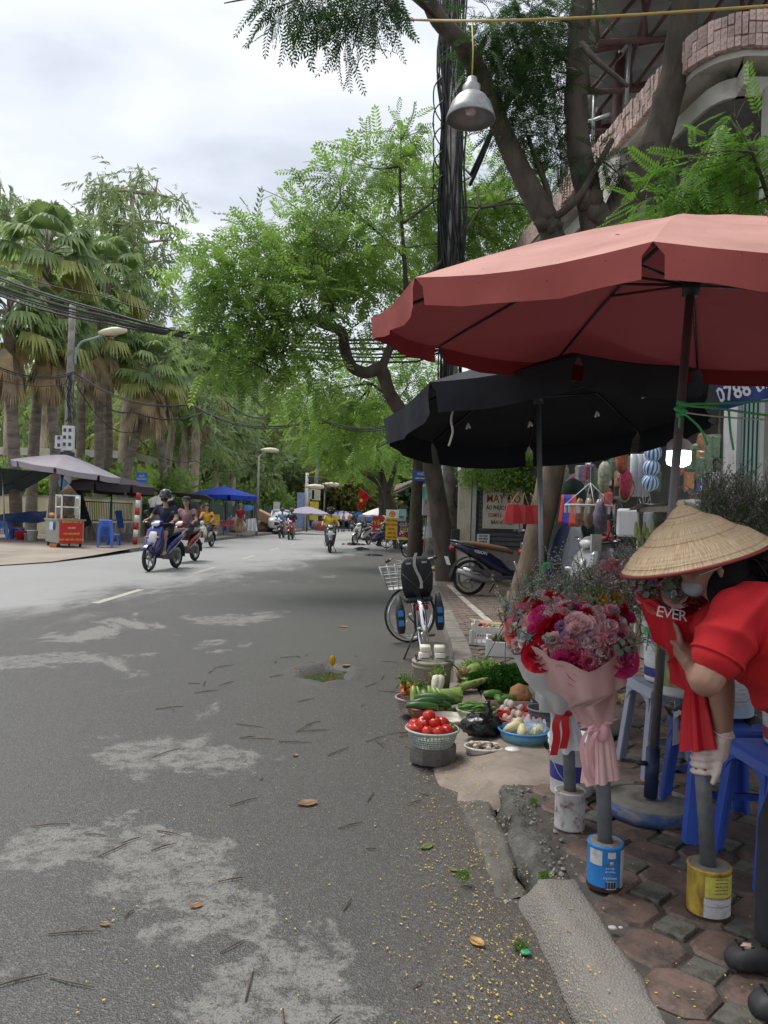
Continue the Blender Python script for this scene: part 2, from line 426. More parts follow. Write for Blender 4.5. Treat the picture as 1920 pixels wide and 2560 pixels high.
sqh=(Pt/2*math.sqrt(2)-0.12)-0.008;squ=[(sqh*1.414*math.cos(R(90*k)),sqh*1.414*math.sin(R(90*k))) for k in range(4)]
def mesh_of(vs,fs,mat,name):
 me=bpy.data.meshes.new(name);me.from_pydata(vs,[],fs);me.update();me.materials.append(mat);return me
# stretch: octagon corners are drawn so the square infill reads clearly (photo: corner cut ~0.09)
cut=0.085;h_=Pt/2-0.005;octo=[(h_,-h_+cut),(h_,h_-cut),(h_-cut,h_),(-h_+cut,h_),(-h_,h_-cut),(-h_,-h_+cut),(-h_+cut,-h_),(h_-cut,-h_)]
q_=cut-0.008;squ=[(q_,0),(0,q_),(-q_,0),(0,-q_)]
octme=[mesh_of(*slab([(x+random.uniform(-.009,.003),y+random.uniform(-.009,.003)) for x,y in octo],.03,.012),octm,'octagon_tile') for _ in range(4)]
sqme=mesh_of(*slab(squ,.03,.005),sqm,'square_tile')
nt_=0;nsq=0
for j in range(-3,27):
 for i in range(0,16):
  for kind in (0,1):
   x=0.905+Pt*i+(0.12 if kind else 0);y=2.24+0.237*j+(0.118 if kind else 0)
   left=0.80 if y<4.0 else (0.93 if y<4.8 else 0.72)
   if x<left or x>0.53*y+0.35: continue
   if (nt_>=298 and not kind) or (nsq>=298 and kind): continue
   o=bpy.data.objects.new('square_tile' if kind else 'octagon_tile',sqme if kind else random.choice(octme));COL.objects.link(o);o.parent=pave
   o.location=(x,y,PZ+random.uniform(-.006,.004));o.rotation_euler=(random.uniform(-.02,.02),random.uniform(-.02,.02),random.uniform(-.03,.03)+(0 if kind else random.choice((0,1,2,3))*math.pi/2))
   if kind: nsq+=1
   else: nt_+=1
# brick pavers further along
brm=M('paver_brick',(0.155,0.115,0.092),0.8,0.25,12,bump=.3,bscale=80,dirt=(0.13,0.105,0.085),dirt_amt=.5,dscale=4,rnd=0.3)
brme=mesh_of(*slab([(.098,.046),(-.098,.046),(-.098,-.046),(.098,-.046)][::-1],.03,.005),brm,'paver_brick')
nb=0;far_b=MB()
for j in range(0,150):
 y=9.05+j*0.1
 for i in range(0,22):
  x=0.98+i*0.206+(0.103 if j % 2 else 0)+0.0008*j
  if x>0.36*y+.6 or x>4.2: continue
  if 6<y<9.0: continue
  if nb<300 and y<12.6:
   o=bpy.data.objects.new('paver_brick',brme);COL.objects.link(o);o.parent=pave;nb+=1
   o.location=(x,y,PZ+random.uniform(-.006,.003));o.rotation_euler=(random.uniform(-.02,.02),random.uniform(-.02,.02),random.uniform(-.02,.02))
  else:
   vs,fs=slab([(.098,-.046),(.098,.046),(-.098,.046),(-.098,-.046)],.03,.005);far_b.add(vs,fs,o=(x,y,PZ+random.uniform(-.006,.003)))
o=far_b.build('distant_paver_bricks',brm,pave);o['kind']='stuff'
# white boundary line painted along the pavement
g=MB();pts=[gp(1122,1462,.104),gp(1150,1490,.104),gp(1190,1525,.104),gp(1232,1562,.104)]
P=[]
for p in pts: P.append([(p.x-.05,p.y,PZ+.006),(p.x+.05,p.y,PZ+.006)])
g.grid(P,smooth=False);struct(g.build('painted_line',M('old_white_paint',(.55,.53,.46),.8,.15,6,dirt=(.2,.16,.13),dirt_amt=.6,dscale=9)))
# kerb: rough pebble concrete block close by, broken kerb, concrete apron, then kerb stones
peb=bpy.data.materials.new('pebble_concrete');peb.use_nodes=True
t=peb.node_tree;N=t.nodes;L=t.links;b=N['Principled BSDF'];b.inputs['Roughness'].default_value=.85
tc=N.new('ShaderNodeTexCoord');vo=N.new('ShaderNodeTexVoronoi');vo.inputs['Scale'].default_value=125;vo.inputs['Randomness'].default_value=1;L.new(tc.outputs['Object'],vo.inputs['Vector'])
n1=N.new('ShaderNodeTexNoise');n1.inputs['Scale'].default_value=3;n1.inputs['Detail'].default_value=8;L.new(tc.outputs['Object'],n1.inputs['Vector'])
r1=N.new('ShaderNodeValToRGB');r1.color_ramp.elements[0].color=(.38,.335,.27,1);r1.color_ramp.elements[1].color=(.2,.175,.135,1);r1.color_ramp.elements[1].position=.5;L.new(vo.outputs['Distance'],r1.inputs[0])
r2=N.new('ShaderNodeValToRGB');r2.color_ramp.elements[0].position=.42;r2.color_ramp.elements[1].position=.66;L.new(n1.outputs['Fac'],r2.inputs[0])
hs=N.new('ShaderNodeMixRGB');hs.inputs[2].default_value=(.2,.18,.135,1);L.new(r2.outputs[0],hs.inputs[0]);L.new(r1.outputs[0],hs.inputs[1])
vc=N.new('ShaderNodeMixRGB');vc.blend_type='OVERLAY';vc.inputs[0].default_value=.0;L.new(hs.outputs[0],vc.inputs[1]);L.new(vo.outputs['Color'],vc.inputs[2])
hsv=N.new('ShaderNodeHueSaturation');hsv.inputs['Saturation'].default_value=.6;L.new(vc.outputs[0],hsv.inputs['Color']);L.new(hsv.outputs[0],b.inputs['Base Color'])
bp=N.new('ShaderNodeBump');bp.invert=True;bp.inputs['Strength'].default_value=.6;bp.inputs['Distance'].default_value=.01;L.new(vo.outputs['Distance'],bp.inputs['Height']);L.new(bp.outputs[0],b.inputs['Normal'])
def ridge(name,y0,y1,xa,xb,h,mat,n=30,seed=0,rag=0.02):
 P=[];m=10
 for i in range(n+1):
  y=lerp(y0,y1,i/n);e=min(1,min(i,n-i)/2.5+.25);r_=[]
  for j in range(m+1):
   t=j/m;x=lerp(xa(y),xb(y),t)+(rag*mnoise.noise(V((t*2,y*5,seed))) if j in (0,m,1,m-1) else 0)
   prof=min(1,t*3.2) ** .6 if t<.8 else 1-(t-.8)*1.2
   z=h*e*prof+(.012*mnoise.noise(V((x*14,y*14,seed)))+(.012*mnoise.noise(V((x*45,y*45,seed))) if seed==2 else 0))*(0 if j in (0,m) else 1)
   r_.append((x,y,max(-.02,z) if 0<j<m else -.03))
  P.append(r_)
 g=MB();g.grid(P);return struct(g.build(name,mat))
ridge('kerb_block',1.2,2.93,lambda y: .545+.09*(2.9-y),lambda y: .79+.05*(2.9-y),.125,peb,44,1)
wetc=M('wet_broken_concrete',(.105,.10,.088),.5,.4,14,bump=1,bscale=70,dirt=(.05,.046,.036),dirt_amt=.6,dscale=4)
ridge('broken_kerb',2.93,4.0,lambda y: .60+.02*mnoise.noise(V((y*4,0,0))),lambda y: .80,.085,wetc,70,2,.06)
ridge('gutter_slab',2.95,3.95,lambda y: .42+.05*(4-y),lambda y: .60,.018,M('gutter_concrete',(.125,.115,.10),.75,.3,6,bump=.6,bscale=50,dirt=(.05,.045,.035),dirt_amt=.5,dscale=3),30,3,.05)
apm=M('apron_concrete',(.245,.20,.165),.75,.22,3,bump=.4,bscale=30,dirt=(.15,.125,.10),dirt_amt=.5,dscale=4)
g=MB();P=[]
for i in range(29):
 y=lerp(3.9,6.4,i/28);r_=[]
 for j in range(15):
  t=j/14;x0=.30+.06*mnoise.noise(V((0,y*3,5)))+(.10 if y<4.1 else 0);x=lerp(x0,1.0 if y<4.9 else .78,t)
  z=.004+min(1,t*1.6) ** 1.2*.102+.006*mnoise.noise(V((x*9,y*9,4)))
  if i in (0,28) or j==0: z=-.02
  r_.append((x,y,z))
 P.append(r_)
g.grid(P);struct(g.build('concrete_apron',apm))
kbm=M('kerb_stone',(.19,.175,.15),.85,.25,6,bump=.5,bscale=40,dirt=(.10,.09,.075),dirt_amt=.5,dscale=5,rnd=.12)
kerb=thing('kerb',None,None);kerb['kind']='structure'
y=6.45
while y<70:
 ln=0.98 if y<40 else 1.98
 g=MB();a0,a1=xr(y),xr(y+ln);w=.2
 vs=[(a0,y,-.02),(a0+.02,y,.10),(a0+w,y,.112),(a0+w,y,-.02),(a1,y+ln,-.02),(a1+.02,y+ln,.10),(a1+w,y+ln,.112),(a1+w,y+ln,-.02)]
 g.add(vs,[(0,1,5,4),(1,2,6,5),(2,3,7,6),(0,3,2,1),(4,5,6,7)])
 g.build('kerb_stone',kbm,kerb,bevel=.012);y+=ln+.02
# left pavement, kerb and the driveway that opens towards the food stalls
lpm=M('left_pavement',(.21,.165,.135),.85,.25,1.6,bump=.3,bscale=20,dirt=(.15,.13,.11),dirt_amt=.5,dscale=.9)
g=MB();yy=[25.3,28,31,36,44,52,60,75,100,150,200]
g.grid([[(xl(y)-14,y,.13),(xl(y)-.2,y,.13)] for y in yy]);struct(g.build('left_pavement',lpm))
g=MB();P=[]
for y,z in ((12,.0),(17,.02),(19.6,.03),(22,.07),(25.4,.125)):
 P.append([(-40,y,z+.02),(-14,y,z+.02),(-8.3-max(0,(20-y))*.35,y,z if y>12 else -.01)])
g.grid(P);struct(g.build('driveway',M('driveway_concrete',(.30,.255,.205),.9,.2,.6,bump=.2,bscale=10,dirt=(.22,.19,.155),dirt_amt=.5,dscale=.5)))
lk=thing('left_kerb',None,None);lk['kind']='structure';y=25.3
while y<100:
 ln=1.18 if y<50 else 2.4;g=MB();a0,a1=xl(y),xl(y+ln);w=-.22
 vs=[(a0,y,-.02),(a0-.02,y,.13),(a0+w,y,.14),(a0+w,y,-.02),(a1,y+ln,-.02),(a1-.02,y+ln,.13),(a1+w,y+ln,.14),(a1+w,y+ln,-.02)]
 g.add(vs,[(4,5,1,0),(5,6,2,1),(6,7,3,2),(1,2,3,0),(7,6,5,4)]);g.build('kerb_stone',kbm,lk,bevel=.015);y+=ln+.02
# ================================================================ TREES
barkm=M('dark_bark',(.085,.068,.052),.95,.35,5,bump=1,bscale=22,stretch=(1,1,.35),dirt=(.045,.038,.03),dirt_amt=.5,dscale=3)
barkl=M('brown_bark',(.16,.12,.085),.95,.3,6,bump=1,bscale=26,stretch=(1,1,.45),dirt=(.10,.078,.055),dirt_amt=.6,dscale=5)
eucb=M('pale_bark',(.46,.375,.29),.9,.3,3,bump=.5,bscale=12,stretch=(1,1,.3),dirt=(.22,.15,.105),dirt_amt=.5,dscale=1.6)
palmb=M('palm_bark',(.21,.175,.14),.95,.3,5,bump=1,bscale=14,stretch=(.6,.6,2.2),dirt=(.11,.088,.065),dirt_amt=.5,dscale=2)
lf_mid=LEAF('leaf_fresh_green',(.22,.38,.085),.55,.5,scale=.9)
lf_dark=LEAF('leaf_deep_green',(.045,.105,.03),.35,.45,scale=1.2)
lf_bright=LEAF('leaf_bright_green',(.12,.27,.035),.5,.3,scale=2)
lf_euc=LEAF('leaf_grey_green',(.29,.41,.18),.35,.4,scale=.5)
lf_eucy=LEAF('leaf_yellow_green',(.36,.43,.15),.4,.35,scale=.5)
lf_far=LEAF('leaf_far_green',(.11,.19,.085),.3,.5,scale=.25)
lf_under=LEAF('leaf_undergrowth',(.25,.40,.11),.5,.5,scale=.45)
lf_palm=LEAF('palm_leaf',(.25,.37,.15),.5,.4,scale=1.0)
lf_palmy=LEAF('palm_leaf_yellowing',(.36,.39,.13),.3,.3,scale=1.2)
lf_dead=LEAF('palm_leaf_dead',(.42,.33,.21),.2,.4,scale=1.5)
def tmpl_frond(pairs=8,ll=.24,lw=.075,droop=.3,taper=True):
 """unit frond along +x; rhombic leaflets left and right"""
 v=[];f=[]
 for i in range(pairs):
  t=.12+.86*i/(pairs-1);k=ll*(1-.55*abs(t-.45)) if taper else ll
  for s in (-1,1):
   b=np.array([t,0,-droop*t*t]);tip=b+np.array([k*.55,s*k*.85,-.12*k-.25*k*random.random()])
   md=(b+tip)/2;w=np.array([.8,-s*.55,0])*lw*.5
   n=len(v);v+=[b,md+w,tip,md-w];f.append((n,n+1,n+2,n+3))
 # rachis
 a=[np.array([x,0,-droop*x*x]) for x in (0,.5,1.0)]
 for p,q in zip(a,a[1:]):
  n=len(v);o=np.array([0,.006,.002]);v+=[p-o,q-o,q+o,p+o];f.append((n,n+1,n+2,n+3))
 # one leaflet at the tip
 b=a[-1];n=len(v);v+=[b,b+[.08,lw*.5,-.02],b+[ll*.7,0,-.06],b+[.08,-lw*.5,-.02]];f.append((n,n+1,n+2,n+3))
 return np.array(v),np.array(f)
def tmpl_sprig(nl=9,ll=.42,lw=.05):
 """hanging eucalyptus spray: narrow drooping leaves along +x"""
 v=[];f=[]
 for i in range(nl):
  t=.05+.9*i/nl;s=random.choice((-1,1));b=np.array([t,0,0.0])
  d=np.array([.55+random.random()*.4,s*random.uniform(.25,.75),random.uniform(-.5,.3)]);d /= np.linalg.norm(d)
  tip=b+d*ll*random.uniform(.7,1.2);sd=np.cross(d,[0,0,1.0])+np.array([0,0,random.uniform(-.8,.8)]);sd /= np.linalg.norm(sd)
  md=b*.55+tip*.45;n=len(v);v+=[b,md+sd*lw,tip,md-sd*lw];f.append((n,n+1,n+2,n+3))
 return np.array(v),np.array(f)
def tmpl_clump(nl=14,ll=.34,lw=.13):
 """broad-leaf twig cluster"""
 v=[];f=[]
 for i in range(nl):
  d=np.random.normal(size=3);d[0]=abs(d[0]);d /= np.linalg.norm(d);b=d*random.uniform(.1,.6)
  dd=d+np.random.normal(size=3)*.5;dd /= np.linalg.norm(dd);tip=b+dd*ll
  sd=np.cross(dd,np.random.normal(size=3));sd /= np.linalg.norm(sd);md=(b+tip)/2;n=len(v);v+=[b,md+sd*lw,tip,md-sd*lw];f.append((n,n+1,n+2,n+3))
 return np.array(v),np.array(f)
def scatter(tm,pos,dirs,sc,roll=0.5):
 tv,tf=tm;N=len(pos);d=dirs/np.linalg.norm(dirs,axis=1)[:,None]
 up=np.tile(np.array([0,0,1.0]),(N,1))+np.random.normal(size=(N,3))*roll
 s=np.cross(up,d);s /= np.linalg.norm(s,axis=1)[:,None]+1e-9;u=np.cross(d,s)
 vv=pos[:,None,:]+sc[:,None,None]*(tv[None,:,0,None]*d[:,None,:]+tv[None,:,1,None]*s[:,None,:]+tv[None,:,2,None]*u[:,None,:])
 ff=tf[None]+(np.arange(N)*len(tv))[:,None,None]
 return vv.reshape(-1,3),ff.reshape(-1,4)
def clump_pts(clumps,n,shell=.55,down=.0):
 P=[];D=[]
 for (c,r) in clumps:
  rr=np.array(r if hasattr(r,'__len__') else (r,r,r*.8));k=max(3,int(n*rr[0]*rr[2]))
  q=np.random.normal(size=(k,3));q /= np.linalg.norm(q,axis=1)[:,None]
  rad=shell+(1-shell)*np.random.random(k) ** .7;rad *= np.where(np.random.random(k)<.18,np.random.uniform(.3,1,k),1)
  P.append(np.array(c)+q*rad[:,None]*rr);D.append(q*np.array([1,1,.55])+np.random.normal(size=(k,3))*.45+np.array([0,0,-down]))
 return np.concatenate(P),np.concatenate(D)
def leaves(name,tm,clumps,n,size,mat,parent,down=.1,shell=.5,roll=.5):
 P,D=clump_pts(clumps,n,shell,down);S=np.random.uniform(.7,1.25,len(P))*size
 ms=tm if isinstance(tm,list) else [tm];vs=[];fs=[];off=0;idx=np.array_split(np.random.permutation(len(P)),len(ms))
 for t,ii in zip(ms,idx):
  v,f=scatter(t,P[ii],D[ii],S[ii],roll);vs.append(v);fs.append(f+off);off+=len(v)
 o_=np.array(parent.location)
 return np_mesh(name,np.concatenate(vs)-o_,np.concatenate(fs),mat,parent)
def bough(mb,pts,r0,r1,n=9,k=5,wob=.0,seed=0):
 P=spline(pts,k);m=len(P);rr=[]
 for i in range(m):
  t=i/(m-1);q=lerp(r0,r1,t)
  if wob: P[i]=P[i]+V((mnoise.noise(P[i]*1.7+V((seed,0,0))),mnoise.noise(P[i]*1.7+V((0,seed,9))),0))*wob
  rr.append(q*(1+.13*mnoise.noise(P[i]*3.1)))
 mb.tube(P,rr,n);return P
def twigs(mb,src,clumps,r0=.035,bend=.25):
 for c,r in clumps:
  c=V(c);s=min(src,key=lambda p: (p-c).length);md=(s+c)/2+V((random.uniform(-1,1),random.uniform(-1,1),random.uniform(-.2,.8)))*bend*(c-s).length*.5
  bough(mb,[s,md,c],r0,r0*.35,5,4)
  rr=r[0] if hasattr(r,'__len__') else r
  for _ in range(3):
   e=c+V((random.gauss(0,.5),random.gauss(0,.5),random.gauss(0.1,.4)))*rr*1.3
   bough(mb,[c,(c+e)/2+V((0,0,.1)),e],r0*.4,r0*.15,4,3)
FR=[tmpl_frond(8,.26,.085,.25),tmpl_frond(9,.22,.08,.45),tmpl_frond(7,.28,.09,.1)]
FRF=[tmpl_frond(12,.17,.05,.2),tmpl_frond(11,.18,.052,.4)]
SPR=[tmpl_sprig(9),tmpl_sprig(11,.36),tmpl_sprig(8,.5)]
CLP=[tmpl_clump(14),tmpl_clump(12,.4,.12)]
# ---- the street tree whose crown hangs over the road in the middle
b0=gp(1118,1452,PZ);tr=thing('street_tree','leafy street tree with an S-bent dark bough over the road, behind the black umbrella','tree',b0)
g=MB();D=b0.y
tp=[b0-V((0,0,.1)),at(1105,1330,D),at(1082,1180,D-.1),at(1062,1090,D-.3),at(1010,1040,D-.6)]
P1=bough(g,tp,.24,.15,12,6);g.build('trunk',barkm,tr,world=True)
g=MB()
sb=[at(1010,1040,D-.6),at(975,985,D-.8),at(952,925,D-1),at(915,932,D-1.1),at(878,915,D-1.2),at(862,870,D-1.4),at(852,828,D-1.6),at(812,812,D-1.7),at(790,790,D-1.8)]
S1=bough(g,sb,.15,.085,10,5)
for (pp,r0,r1) in (([(952,925,D-1),(975,870,D-.8),(1000,800,D-.5),(1015,740,D-.3),(1010,640,D),(1000,480,D),(1003,340,D)],.10,.02),
      ([(1015,740,D-.3),(960,705,D),(900,715,D),(840,740,D-.5),(790,790,D-1)],.055,.025),
      ([(790,790,D-1.8),(720,800,D-2),(650,790,D-2.4),(590,740,D-2.6)],.06,.015),
      ([(812,812,D-1.7),(830,760,D-1.5),(780,690,D-1.5),(700,640,D-2)],.05,.015),
      ([(1015,740,D-.3),(1080,680,D+.4),(1150,600,D+1),(1200,520,D+1.5)],.07,.02),
      ([(790,790,D-1.8),(740,860,D-2),(660,900,D-2.5)],.04,.012),
      ([(1010,640,D),(920,560,D-.3),(850,500,D-.6)],.035,.012),
      ([(1005,560,D),(1090,500,D+.5),(1180,440,D+1)],.03,.012)):
 S1+=bough(g,[at(*p) for p in pp],r0,r1,7,5)
cl=[]
for (x,y,dd,r) in ((540,640,-2.6,.75),(590,720,-2.8,.95),(660,680,-2.2,1.0),(560,800,-2.6,.7),(640,820,-2.6,.85),(580,900,-2.6,.7),(670,930,-2.6,.7),(720,620,-1.4,1.0),
       (790,560,-1,1.0),(750,740,-2,1.0),(720,860,-2.4,.8),(850,480,-.6,.95),(930,420,0,.95),(1005,350,.6,.6),(1010,470,1.6,.9),(890,620,-.8,1.1),(1010,620,1.8,1.1),
       (820,660,-1.2,.9),(1110,560,3.2,1.2),(1190,480,3.4,1.3),(1270,540,3.6,1.3),(1180,590,3.3,1.2),(1080,690,3,1.2),(940,720,.6,.9),(880,820,-.6,.55),(780,950,-1.8,.6),(860,700,-1,.8),(1060,430,3,.9),(640,600,-2.2,.6),(490,720,-2.8,.45),(1300,480,4,1),(1340,560,4,1)):
 cl.append((at(x,y,D+dd),r))
twigs(g,S1,cl,.03)
g.build('limb',barkm,tr,world=True)
leaves('crown',FR,cl,180,.5,lf_mid,tr,.25,.25)
# ---- further street trees on the right, towards the end of the street
def row_tree(name,label,base,tpts,limbs,clumps,r0,dens,size,mat,lab_g='street trees along the right pavement'):
 tr=thing(name,label,'tree',base,group=lab_g);g=MB()
 Pt_=bough(g,[base-V((0,0,.1))]+tpts,r0,r0*.62,10,5);g.build('trunk',barkm,tr,world=True)
 g=MB();src=list(Pt_)
 for l_,a,c in limbs: src+=bough(g,l_,a,c,7,5)
 twigs(g,src,clumps,r0*.16);g.build('limb',barkm,tr,world=True)
 leaves('crown',FR,clumps,dens,size,mat,tr,.3,.3);return tr
b1=gp(1035,1402,PZ);D=b1.y
row_tree('street_tree','straight dark street tree just left of the pasted concrete pole',b1,[at(1040,1300,D),at(1046,1180,D),at(1052,1060,D)],
   [([at(1048,1120,D),at(1000,1020,D-1),at(930,960,D-2)],.11,.03),([at(1052,1060,D),at(1100,960,D),at(1150,900,D)],.1,.03)],
   [(at(x,y,D+d_),r) for x,y,d_,r in ((900,960,-2.5,1.1),(960,1010,-1.5,1.1),(1020,960,-1,1.2),(820,1000,-3,1.0),(880,1060,-2.4,.9),(1080,900,0,1.3),(1000,1090,1,.9),(940,1120,0,.7),(800,1060,-2.5,.8))],.24,110,.6,lf_mid)
b2=gp(1002,1366,PZ);D=b2.y
row_tree('street_tree','street tree with forked dark limbs above the yellow repair sign',b2,[at(990,1310,D),at(975,1262,D),at(968,1235,D)],
   [([at(975,1250,D),at(945,1205,D),at(905,1175,D-1),at(875,1120,D-1.5),at(845,1085,D-2)],.2,.06),([at(968,1235,D),at(955,1185,D),at(940,1130,D),at(935,1060,D)],.16,.05),([at(968,1235,D),at(990,1160,D),at(1010,1090,D)],.14,.05)],
   [(at(x,y,D+d_),r) for x,y,d_,r in ((840,1060,-2,1.4),(790,1050,-2.5,1.3),(760,1010,-2.5,1.4),(900,1050,-1,1.5),(850,1130,-1.5,1.0),(800,1120,-2,1.0),(930,1080,0,1.4),(780,960,-2,1.3),(920,1010,-1,1.3),(890,1160,0,.9),(960,1140,1,1.0))],.34,75,.75,lf_mid)
b3=gp(962,1345,PZ);D=b3.y
row_tree('street_tree','farthest dark street tree trunk beside the red banner',b3,[at(960,1300,D),at(958,1250,D),at(955,1200,D)],
   [([at(955,1200,D),at(920,1150,D-1),at(890,1110,D-2)],.2,.06),([at(955,1200,D),at(985,1140,D)],.2,.06)],
   [(at(x,y,D+d_),r) for x,y,d_,r in ((890,1110,-2,1.8),(930,1100,0,1.8),(960,1150,1,1.6),(910,1170,0,1.2),(860,1150,-2,1.3))],.4,45,.95,lf_mid)
# ---- near tree: brown trunk under the black umbrella, limbs fork high above the red umbrella
b4=gp(1300,1532,PZ);D=b4.y
tr=thing('street_tree','brown-barked tree in front of the shop, thick limbs forking above the red umbrella','tree',b4)
g=MB();tP=bough(g,[b4+V((-.05,0,-.1)),b4+V((0,0,.15)),at(1330,1400,D),at(1375,1200,D),at(1410,1000,D),at(1455,760,D),at(1490,600,D),at(1500,545,D)],.19,.2,14,6)
# flare and knots
for i in range(7):
 a=random.random()*6.28;g.tube([b4+V((.1*math.cos(a),.1*math.sin(a),.3)),b4+V((.2*math.cos(a),.2*math.sin(a),-.05))],[.1,.08],7)
g.build('trunk',barkl,tr,world=True)
g=MB();lp=[]
lp+=bough(g,[at(1490,600,D),at(1475,500,D),at(1448,380,D),at(1440,250,D),at(1446,120,D),at(1455,-60,D),at(1470,-250,D)],.2,.14,12,6,.03)
lp+=bough(g,[at(1510,600,D),at(1560,510,D),at(1620,400,D),at(1668,260,D),at(1700,120,D),at(1715,-30,D),at(1725,-200,D)],.24,.18,12,6,.03)
lp+=bough(g,[at(1440,800,D),at(1400,640,D),at(1370,560,D),at(1330,480,D),at(1285,390,D),at(1245,310,D-.2),at(1215,220,D-.4),at(1160,120,D-.8),at(1095,50,D-1),at(1050,-60,D-1.2)],.2,.1,10,6,.03)
lp+=bough(g,[at(1380,570,D),at(1370,480,D),at(1340,400,D),at(1320,340,D)],.055,.03,7,5)
lp+=bough(g,[at(1455,110,D-.2),at(1490,150,D-.5),at(1570,215,D-.7)],.05,.03,7,4)
lp+=bough(g,[at(1385,545,D-.1),at(1440,500,D-.3),at(1490,420,D-.2),at(1530,350,D)],.06,.04,7,4)
for i in range(9):
 p=at(1500+random.uniform(-45,45),540+random.uniform(-45,30),D-.15);g.ell(p,(.13,.13,.15),8,6,jit=.25,seed=i)
for i in range(6):
 p=at(1350+random.uniform(0,40),545+random.uniform(-20,30),D-.1);g.ell(p,(.12,.1,.1),8,6,jit=.3,seed=30+i)
cl=[(at(x,y,D+d_),r) for x,y,d_,r in ((1240,60,-.5,.5),(1290,110,-.3,.5),(1200,130,-.6,.4),(1320,40,-.2,.5),(1250,190,-.4,.45),(1340,170,.3,.5),(1290,260,-.2,.45),(1370,240,.3,.45),(1330,340,.2,.42),(1390,330,.4,.35),(1270,320,0,.3),(1370,90,.4,.5),(1400,400,.3,.3),(1300,400,.2,.25),(1420,30,.4,.4),(1500,400,-.3,.28),(1540,430,-.2,.25),(1390,180,0,.4))]
twigs(g,lp,cl,.022);g.build('limb',barkm,tr,world=True)
leaves('crown',FRF,cl,620,.36,lf_dark,tr,.45,.1)
# hanging spray at the top of the picture
cl=[(at(x,y,D-3.2),r) for x,y,r in ((720,-10,.3),(800,10,.32),(880,40,.3),(870,110,.18),(760,-40,.4),(960,0,.35),(930,-30,.4),(700,30,.15))]
g=MB();s0=at(1095,50,D-1);
for e_ in ((690,20),(560,8),(880,130),(960,10)): bough(g,[s0,at(1000,-30,D-2.2),at(lerp(1000,e_[0],.6),-20,D-3),at(e_[0],e_[1],D-3.3)],.03,.006,5,5)
g.build('limb',barkm,tr,world=True)
leaves('crown',FRF,cl,520,.36,lf_dark,tr,.5,.0)
# ---- feathery bright sapling leaning in from the right, above the red umbrella
b5=V((4.2,7.6,PZ));tr=thing('sapling','bright feathery-leaved sapling above the right half of the red umbrella','tree',b5)
g=MB();bp5=bough(g,[b5,b5+V((0,0,1.6)),at(1985,700,7.6),at(1930,520,7.5),at(1880,380,7.3)],.06,.015,8,6)
g.build('trunk',barkm,tr,world=True);g=MB()
cl=[(at(x,y,7.4+d_),r) for x,y,d_,r in ((1840,300,0,.22),(1900,330,0,.25),(1800,390,0,.25),(1870,400,.1,.3),(1720,430,0,.25),(1680,400,-.1,.15),(1780,470,.2,.3),(1850,490,.2,.3),(1680,500,.3,.3),(1730,530,.4,.3),(1640,530,.6,.28),(1610,500,.6,.22),(1900,440,0,.3),(1910,520,.3,.3),(1800,540,.5,.3))]
twigs(g,bp5,cl,.014);g.build('limb',barkm,tr,world=True)
leaves('crown',[tmpl_frond(13,.16,.06,.25),tmpl_frond(12,.18,.06,.15)],cl,330,.42,lf_bright,tr,.3,.1,roll=.3)

# ---- fan palms on the left
def fan_leaf(mb,base,d,L,W,seg=22,droop=.35,fold=0.0):
 """palmate leaf: petiole then a fan of pointed segments whose tips hang"""
 d=V(d).normalized();fr=frame(d);sx=fr.col[0];up=fr.col[1]
 if up.z<0: up=-up;
 mid=base+d*L*.55+V((0,0,-L*.06));mb.tube([base,(base+mid)/2+V((0,0,.05)),mid],[.03,.022,.016],4,False,mi=1)
 spread=2.5*(1-fold)
 for i in range(seg):
  a=-spread+2*spread*i/(seg-1);a *= .62
  dr=(d*math.cos(a)+sx*math.sin(a));ln=W*(1-.25*abs(a)/1.6)*random.uniform(.92,1.06)
  q=sx*math.cos(a)-d*math.sin(a);w=W*.062
  p1=mid+dr*ln*.55+up*.05*math.cos(a)+V((0,0,-droop*.12*ln));tip=mid+dr*ln*.86+V((0,0,-droop*ln*random.uniform(.6,1.1)))
  k=len(mb.v);mb.add([mid,p1-q*w,p1+q*w,tip],[(0,1,2),(1,3,2)],False,0)
def palm(base,top,r0,R_,label,nl=30,nd=20,seed=0,name='fan_palm'):
 random.seed(seed);t=thing(name,label,'palm tree',base,group='fan palms on the left side');g=MB()
 P=bough(g,[base-V((0,0,.2)),lerp(base,top,.35)+V((random.uniform(-.2,.2),0,0)),lerp(base,top,.7),top],r0,r0*.75,9,6)
 g.build('trunk',palmb,t,world=True)
 live=MB();yel=MB();dead=MB()
 for i in range(nl):
  el=R(78-105*(i/nl) ** .9+random.uniform(-8,8));az=i*2.399+random.uniform(-.3,.3)
  d=V((math.cos(az)*math.cos(el),math.sin(az)*math.cos(el),math.sin(el)))
  fan_leaf(live if i<nl*.78 else yel,top+V((0,0,.35-.5*i/nl)),d,R_*.95,R_*.6,22,.42+.4*(i/nl))
 for i in range(nd):
  az=i*2.399;el=R(-35-45*random.random());d=V((math.cos(az)*math.cos(el)*.8,math.sin(az)*math.cos(el)*.8,math.sin(el)))
  fan_leaf(dead,top+V((0,0,-.2-1.2*random.random())),d,R_*.5,R_*.5,12,.8,.6)
 live.build('crown',[lf_palm,palmb],t,world=True);yel.build('yellowing_leaves',[lf_palmy,palmb],t,world=True)
 if nd: dead.build('dead_leaf_skirt',[lf_dead,palmb],t,world=True)
 random.seed(seed+100);return t
GL=.13
